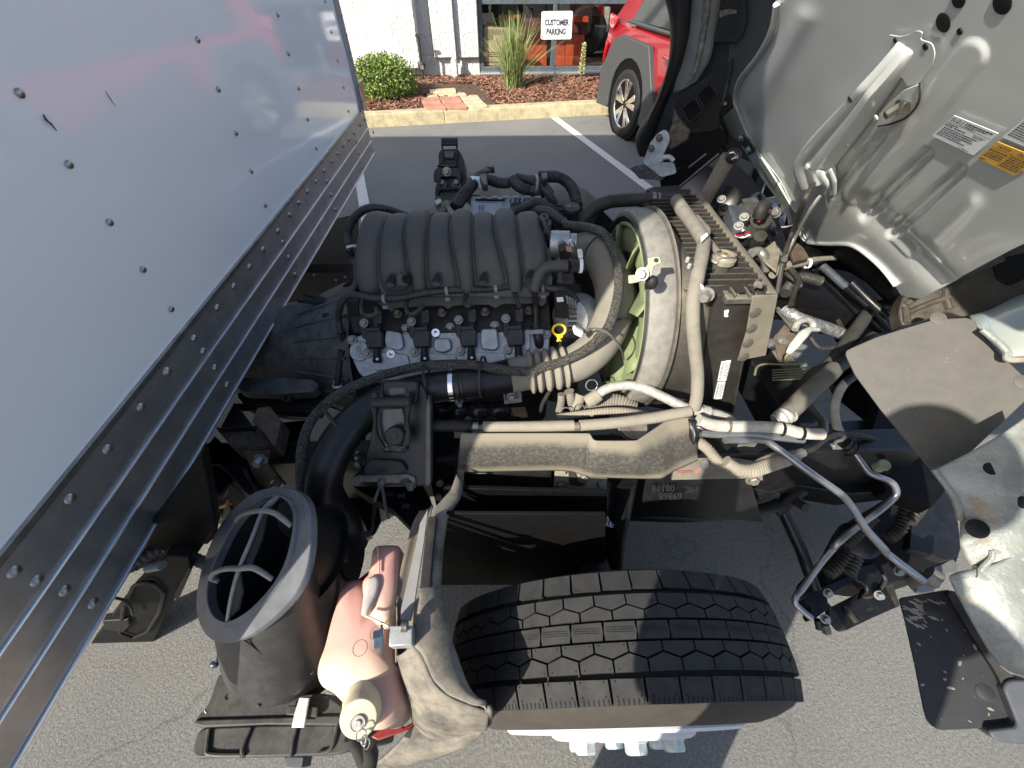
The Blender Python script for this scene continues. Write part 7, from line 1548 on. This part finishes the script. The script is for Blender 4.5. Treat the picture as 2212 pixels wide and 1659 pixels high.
# connector with foil sleeve
MB().tube(pts('D',[(330,330,.85),(390,370,.85),(470,400,.84),(560,430,.82),(640,460,.80)],0),.018,n=14).build('foil_sleeve',M('foil tape',(.30,.31,.31),.35,.6,var=.5,ns=90,bump=.003,bs=120),fe)
MB().tube(pts('D',[(385,440,.88),(405,400,.89),(450,385,.89),(480,400,.88),(490,430,.87)],0),.009,n=12).build('sensor_lead',M('silver braided lead',(.40,.39,.36),.45,.4,var=.4,ns=200),fe)
MB().tube(pts('D',[(350,570,.86),(380,530,.87),(430,470,.88),(470,440,.88),(515,440,.87)],0),[.006,.012,.013,.008,.006],n=14).build('inline_connector',M('off white connector',(.50,.50,.45),.5,dust=.3),fe)
MB().tube(pts('D',[(350,572,.86),(332,600,.84),(340,622,.8),(370,628,.76)],0),.003,n=8).build('sensor_lead',MATS['brass coated pipe'],fe)
loom('wire_harness','D',[(330,240,.86),(370,180,.87),(430,150,.88),(530,175,.87)],.87,.016,fe)
loom('wire_harness','D',[(470,480,.85),(520,540,.83),(600,540,.82),(640,520,.82)],.83,.006,fe,pitch=.005)
MB().tube(pts('D',[(150,20,.97),(190,10,.98),(215,40,.97),(230,110,.93)],0),.012,n=12).build('bent_pipe',M('satin grey pipe',(.22,.22,.21),.4,.5),fe)
MB().tube(pts('D',[(260,140,.93),(330,90,.94),(430,70,.94),(520,50,.94),(640,45,.93),(710,60,.92),(730,110,.90)],0),[.011,.013,.012,.008,.007,.007,.007],n=12).build('power_cable',RUBD,fe)
band('white_cable_clip',at('D',458,75,.94),(1,-.1,0),.0135,.008,PAPER,fe)
# big coolant hoses heading to the flap
MB().tube(pts('D',[(940,315,.84),(880,300,.86),(810,330,.86),(740,420,.84),(640,560,.82),(560,650,.80),(500,690,.78),(440,770,.75),(380,840,.70),(340,890,.66)],0),[.015,.016,.017,.018,.019,.019,.021,.024,.024,.022],n=20).build('heater_hose',HB,fe)
MB().tube(pts('D',[(340,905,.86),(400,850,.87),(480,770,.87),(560,700,.865),(600,660,.86)],0),[.021,.0215,.0215,.0215,.021],n=22).build('heater_hose',M('grey foam hose',(.085,.08,.07),.75,dust=.6,dn=False,dcol=(0.15,0.136,0.115)),fe)
MB().tube(pts('D',[(590,675,.85),(700,590,.84),(820,480,.84)],0),.017,n=20).build('heater_hose',HB,fe)
ribbed(pts('D',[(275,945,.85),(310,930,.855),(360,900,.86)],0),[.014,.019,.020],.012,.10,20).build('hose_ferrule',ALUW,fe)
MB().tube(pts('D',[(740,680,.80),(660,740,.79),(615,820,.78),(605,900,.77),(620,980,.77),(655,1040,.77)],0),.011,n=14).build('coolant_hose',M('dark grey hose',(.05,.052,.055),.5),fe)
MB().tube(pts('D',[(660,1030,.78),(645,1050,.78),(615,1060,.78),(600,1085,.78)],0),.004,n=8).build('wire_clip',ZINC,fe)
slab('silver_bracket','D',[(70,1085),(90,1040),(185,1035),(205,1040),(165,1085),(110,1080)],.825,.004,ZINC,fe,bev=.001); slab('silver_bracket','D',[(583,1070),(610,1065),(652,1100),(600,1100)],.78,.003,ZINC,fe,bev=.001)
# wrapped pipe and aluminium pipes
ribbed(pts('K',[(1860,305,.885),(1960,340,.875),(2100,350,.87),(2212,350,.865)],0)+pts('D',[(310,985,.86),(420,1012,.855),(540,1018,.855)],0),.0130,.0045,.035,16).build('wrapped_pipe',M('white wrapped sleeve',(.34,.33,.295),.8,dust=.25),fe)
for a,b__,v in((2060,350,'K'),(310,990,'D'),(418,1012,'D')): band('sleeve_band',at(v,a,b__,.868 if v=='K' else .857),(1,-.15,0),.0155,.006,M('brown band',(.12,.08,.05),.6) if v=='K' else STL,fe)
MB().tube(pts('D',[(470,860,.83),(500,900,.83),(540,950,.84),(545,990,.85),(535,1015,.853)],0),.0095,n=14).build('grey_pipe',MATS['dark grey hose'],fe)
MB().tube(pts('K',[(1870,395,.86),(2000,405,.855),(2212,400,.85)],0)+pts('D',[(330,1040,.84),(430,1050,.83)],0),.0085,n=12).build('aluminium_pipe',TUBE,fe)
MB().tube(pts('D',[(0,1050,.85),(100,1050,.84),(210,1050,.83),(260,1075,.82),(400,1180,.80),(520,1265,.78),(640,1350,.75),(700,1420,.72),(780,1545,.68),(880,1655,.64)],0)+pts('G',[(760,430,.60),(860,510,.58),(980,598,.56)],0),[.0085]*8+[.009]*5,n=14).build('aluminium_pipe',TUBE,fe)
MB().tube(pts('D',[(700,1105,.72),(750,1170,.71),(790,1225,.70),(840,1250,.70),(895,1270,.69),(935,1300,.68),(945,1350,.66),(900,1400,.64),(820,1465,.62),(700,1555,.58),(600,1640,.55)],0)+pts('G',[(490,395,.48),(400,500,.44),(300,640,.40),(258,690,.39),(262,735,.38),(350,812,.37)],0),.0080,n=14).build('aluminium_pipe',TUBE,fe)
ribbed(pts('D',[(655,1070,.74),(700,1110,.73)],0),.018,.012,.12,16).build('pipe_fitting',STLD,fe)
MB().lathe(at('D',860,1195,.74),(-.05,-.2,.9),[(0,.015),(.013,.015),(.014,.008),(.010,.006),(.013,-.006),(.013,-.012)],20).build('pressure_switch',M('olive sensor',(.20,.21,.14),.5),fe)
hose('corrugated_hose','D',[(0,1170,.80),(60,1210,.79),(140,1222,.79),(230,1195,.79),(320,1165,.79),(390,1140,.79)],.79,.0150,MATS['dusty ribbed conduit'],fe,pitch=.006,amp=.07,n=14)
MB().tube(pts('D',[(350,1150,.80),(430,1118,.80)],0),.011,n=8,smooth=False).build('sensor_body',ZINC,fe); MB().tube(pts('D',[(440,1112,.80),(490,1095,.80),(560,1040,.79),(640,1020,.78),(760,1030,.76),(850,1070,.72),(885,1180,.7)],0),.0075,n=10).build('sensor_lead',RUB,fe)
bolt('bolt',at('D',152,1265,.74),(-.1,-.9,.3),.012,BRZ,fe)
MB().ball(at('D',855,1078,.7),.006,8,5).build('grease_nipple',BRZ,fe)
# struts
MB().tube(pts('D',[(275,1445,.46),(400,1345,.50),(540,1235,.55)],0),.019,n=16,smooth=False).build('support_bar',STL,fe)
MB().tube(pts('D',[(318,1440,.45),(420,1659,.38)],0)+pts('G',[(370,650,.34)],0),.0165,n=16,smooth=False).build('support_bar',STL,fe)
MB().lathe(at('D',405,1400,.50),(0,-.7,.6),[(0,.03),(.013,.03),(.013,-.02),(0,-.02)],8).build('bolt',STLD,fe)
# headlight box and bracket
hb=link('lamp_bracket',mesh([],[]),STL,T,loc=(1.0,.1,.2))
def lbk(name,L_,z,t,mat=STL,**kw): return slab(name,'G',L_,z,t,mat,hb,**kw)
lbk('bracket_plate',[(480,740),(640,660),(800,600),(850,740),(690,810),(545,880),(520,870),(455,790)],.30,.03,STL,rnd=.006)
lbk('bracket_fold',[(440,720),(460,740),(545,870),(520,876),(450,800)],.31,.02,STLD); lbk('stiffener',[(530,740),(560,740),(618,830),(600,838)],.31,.01,STLD); lbk('stiffener',[(760,600),(800,590),(850,735),(830,740)],.31,.01,STLD)
lbk('top_bar',[(400,640),(700,505),(720,530),(430,690)],.345,.02,STL); lbk('end_box',[(320,690),(400,650),(440,700),(440,760),(360,820),(340,790),(350,750),(310,710)],.345,.04,STL,rnd=.004)
MB().tube(pts('G',[(590,530,.37),(600,590,.36),(650,620,.36),(660,660,.35),(640,690,.35),(700,680,.35),(765,605,.36),(750,560,.37)],0),.0045,n=6).build('bracket_edge',STLD,hb)
lbk('saddle',[(585,530),(700,500),(770,590),(750,640),(690,680),(640,695),(660,640),(610,600)],.35,.03,STL)
lbk('lamp_housing',[(415,560),(500,470),(560,400),(640,230),(760,140),(900,60),(1050,30),(1150,180),(1190,320),(1190,440),(1160,520),(1060,570),(960,600),(860,600),(760,620),(640,600),(440,640)],.34,.16,M('matt black housing',(.008,.008,.009),.65,spec=.2),rnd=.02,bev=.01)
lbk('housing_wall',[(1060,60),(1130,110),(1180,270),(1195,440),(1120,490),(1000,440),(900,420),(920,250),(1040,120)],.42,.03,STL,rnd=.02)
for L_ in([(930,120,.45),(960,180,.45),(900,260,.44)],[(880,200,.44),(850,300,.42),(780,360,.40)],[(560,450,.38),(520,500,.37),(440,560,.36)],[(600,470,.38),(560,560,.37)],[(700,240,.42),(640,300,.40),(560,380,.38),(520,400,.37)]):
    ribbed(pts('G',[(a,b,z+.03) for a,b,z in L_],0),.016,.012,.12,12).build('coil_spring' if L_[0][0]>800 else 'lamp_boot',STLD,hb)
MB().lathe(at('G',620,370,.36),(-.4,-.2,.8),[(0,.01),(.04,.01),(.055,0),(.058,-.02),(0,-.03)],28).build('horn',STL,hb)
MB().lathe(at('G',960,65,.5),(-.2,-.3,.9),[(0,.02),(.03,.02),(.035,.01),(.035,-.02)],24).build('rubber_mount',RUB,hb)
lbk('hinge_casting',[(960,540),(1080,510),(1150,470),(1180,520),(1160,560),(1090,560),(1080,640),(1040,640),(1000,600)],.52,.06,M('worn cast bracket',(.16,.155,.145),.55,.4,dust=.3),rnd=.01)
MB().tube(pts('G',[(1000,560,.55),(1060,600,.55)],0),.024,n=16,smooth=False).build('hinge_pin',MATS['worn cast bracket'],hb)
lbk('cable_lug',[(940,635),(985,620),(1035,640),(1050,660),(970,670),(945,660)],.57,.006,BRZ,rnd=.004)
for a,b__,z in((838,545,.40),(728,680,.37),(425,815,.35),(440,668,.37)): bolt('bolt',at('G',a,b__,z),(-.2,-.5,.8),.009,ZINC,hb,h=.012)
MB().tube(pts('G',[(380,820,.34),(390,870,.32)],0),.008,n=10).build('valve_tip',STL,hb); MB().tube(pts('G',[(420,840,.33),(435,890,.31)],0),.012,n=6,smooth=False).build('valve_tip',ALUD,hb)
text('FM7',.012,STLD,hb,at('G',680,760,.3004),(.9,.3,0),(-.3,.9,0),name='stamped_mark')
# brake booster cluster behind the radiator
bc=link('pedal_linkage',mesh([],[]),STL,T,loc=(.85,1.2,.9))
def r_(name,L_,z,t,mat,v='C',**kw): return slab(name,v,L_,z,t,mat,bc,**kw)
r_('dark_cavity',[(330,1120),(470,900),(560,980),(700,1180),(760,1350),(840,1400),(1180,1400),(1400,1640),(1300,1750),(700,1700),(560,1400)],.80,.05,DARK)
r_('motor_case',[(420,1100),(480,1080),(560,1180),(540,1250),(470,1230)],1.02,.05,M('blue grey motor',(.09,.10,.12),.4,.4),bev=.006)
r_('motor_case',[(500,1100),(590,1080),(640,1160),(560,1210)],1.0,.05,ALUD,bev=.006)
MB().lathe(at('C',400,1110,1.02),(-.6,-.5,.5),[(0,.01),(.03,.01),(.05,0),(.055,-.02),(0,-.04)],28).build('booster_dish',STL,bc)
MB().lathe(at('C',605,1235,1.02),(-.3,-.4,.8),[(0,.02),(.03,.018),(.033,0),(.02,-.01),(.028,-.05)],20).build('cylinder_body',STLD,bc); MB().ball(at('C',603,1218,1.05),.006,10,6).build('red_cap',REDL,bc)
MB().tube(pts('C',[(600,1200,1.06),(615,1160,1.08),(640,1130,1.09)],0),.018,n=12).build('black_boot',RUB,bc)
for a,b__ in((540,1300),(600,1320),(560,1270)): MB().lathe(at('C',a,b__,1.0),(-.3,-.5,.8),[(0,.02),(.018,.018),(.02,0),(.02,-.03),(0,-.03)],16).build('valve_body',STLD if b__!=1270 else ALUD,bc)
for L_,mt in(([(470,1290,1.02),(500,1300,1.02),(545,1285,1.02)],REDL),([(470,1300,1.01),(510,1312,1.01),(550,1300,1.01)],PAPER),([(480,1240,1.05),(500,1265,1.05),(520,1275,1.05)],PAPER)): MB().tube(pts('C',L_,0),.0032,n=8).build('wire',mt,bc)
for a,b__ in((490,1250),(395,1102),(520,1200)): bolt('bolt',at('C',a,b__,1.06),(-.4,-.5,.7),.009,ZINC,bc)
r_('steel_plate',[(600,1400),(690,1330),(720,1400),(700,1500),(640,1450)],.97,.006,M('tan steel plate',(.20,.18,.14),.6,dust=.3)); MB().tube(pts('C',[(560,1400,.98),(600,1390,.98),(635,1420,.96),(640,1500,.9)],0),.014,n=12).build('bent_pipe',MATS['satin grey pipe'],bc)
r_('kick_bracket',[(800,1330),(850,1370),(880,1420),(800,1440),(770,1380)],.98,.01,M('brown cover',(.09,.065,.05),.6))
rg2=random.Random(8)
for k in range(26):
    a=rg2.uniform(420,760);b__=1000+rg2.uniform(.0,1)*380+(a-420)*.5; z=rg2.uniform(.86,.98)
    L_=[(a,b__,z)]
    for j in range(3): L_.append((L_[-1][0]+rg2.uniform(-60,90),L_[-1][1]+rg2.uniform(-30,80),z-.01*j))
    MB().tube(pts('C',L_,0),rg2.uniform(.004,.010),n=8).build('small_hose',rg2.choice([RUB,STLD,RUB,ALUD]),bc)
for k in range(14):
    a=rg2.uniform(500,900);b__=rg2.uniform(100,560); z=rg2.uniform(.70,.80)
    L_=[(a,b__,z)]
    for j in range(3): L_.append((L_[-1][0]+rg2.uniform(20,110),L_[-1][1]+rg2.uniform(10,100),z-.01*j))
    MB().tube(pts('D',L_,0),rg2.uniform(.004,.009),n=8).build('small_hose',rg2.choice([RUB,STLD,STL]),fe)
# far pan lower edges
curved('lower_bulkhead','C',[(850,1340),(960,1352),(1100,1355),(1190,1400),(1300,1500),(1400,1640)],[(900,1500),(1000,1480),(1100,1500),(1200,1560),(1280,1640),(1380,1720)],CPp.off(.0),.86,.01,DARK,cab,n=24,m=4,thick=.004)
# ================================================================ the photographer, behind the camera (casts the shadow seen in the photo)
per=thing('person','photographer in dark clothes standing by the wheel holding a phone up','person',(.03,-.52,0))
def skin(name,J,E_,R,mat,sub=2):
    me=bpy.data.meshes.new(name); me.from_pydata([Vector(j) for j in J],E_,[]); o=link(name,me,mat,per,loc=(0,0,0),smooth=None)
    me.skin_vertices or me.attributes
    if not me.skin_vertices: me.attributes.new('skin','FLOAT','POINT') if False else None
    m=o.modifiers.new('skin','SKIN'); s_=o.modifiers.new('sub','SUBSURF'); s_.levels=sub; s_.render_levels=sub
    bpy.context.view_layer.update()
    if me.skin_vertices:
        for i,r in enumerate(R): me.skin_vertices[0].data[i].radius=(r,r*.85) if i not in FLAT else (r,r*.62)
        me.skin_vertices[0].data[0].use_root=True
    return o
bx_,by_=.03,-.52
J=[(0,0,.95),(0,.0,1.15),(0,.02,1.35),(0,.03,1.48),(0,.06,1.58),
   (-.17,.02,1.42),(-.21,.14,1.22),(-.15,.34,1.42),(.17,.02,1.42),(.22,.14,1.22),(-.02,.36,1.44),
   (-.09,.0,.90),(-.09,.02,.50),(-.09,-.01,.09),(-.09,.14,.04),(.09,.0,.90),(.09,.02,.50),(.09,-.01,.09),(.09,.14,.04)]
J=[(x+bx_,y+by_,z) for x,y,z in J]
E_=[(0,1),(1,2),(2,3),(3,4),(2,5),(5,6),(6,7),(2,8),(8,9),(9,10),(0,11),(11,12),(12,13),(13,14),(0,15),(15,16),(16,17),(17,18)]
R=[.18,.18,.20,.08,.06,.085,.06,.042,.085,.06,.042,.125,.095,.07,.05,.125,.095,.07,.05]
FLAT={0,1,2}
DEN=M('dark cloth',(.03,.035,.05),.85)
skin('body',J,E_,R,DEN)
SKN=M('skin',(.45,.26,.18),.5,sss=.2)
hd=MB().ball((bx_+.0,by_+.10,1.70),.105,20,14,(.78,.95,1.15)); hd.build('head',SKN,per,smooth=80)
MB().ball((bx_+.0,by_+.085,1.735),.112,20,12,(.80,.95,.95)).build('hair',M('dark hair',(.03,.02,.015),.7),per,smooth=80)
for s_ in(-1,1):
    hx=.0+s_*.075; h0=Vector((hx if s_>0 else -.05,-.17,1.47 if s_<0 else 1.50))
    FLAT=set()
    J2=[h0,h0+Vector((0,.05,.05)),h0+Vector((0,.07,.09))]; E2=[(0,1),(1,2)]; R2=[.030,.036,.030]
    for k,ln in enumerate((.065,.072,.068,.055)):
        b0=len(J2); J2+=[h0+Vector((s_*.02*(1),.075,.065+.018*k)),h0+Vector((s_*-.015,.085,.070+.018*k)),h0+Vector((s_*-.045,.075,.072+.018*k))]; E2+=[(2,b0),(b0,b0+1),(b0+1,b0+2)]; R2+=[.010,.009,.008]
    b0=len(J2); J2+=[h0+Vector((s_*-.02,.045,.085)),h0+Vector((s_*-.05,.05,.10))]; E2+=[(1,b0),(b0,b0+1)]; R2+=[.011,.009]
    skin('hand',J2,E2,R2,SKN,1)
MB().box((0,-.075,1.60),(.16,.009,.078)).build('phone',STL,per,bev=.004)
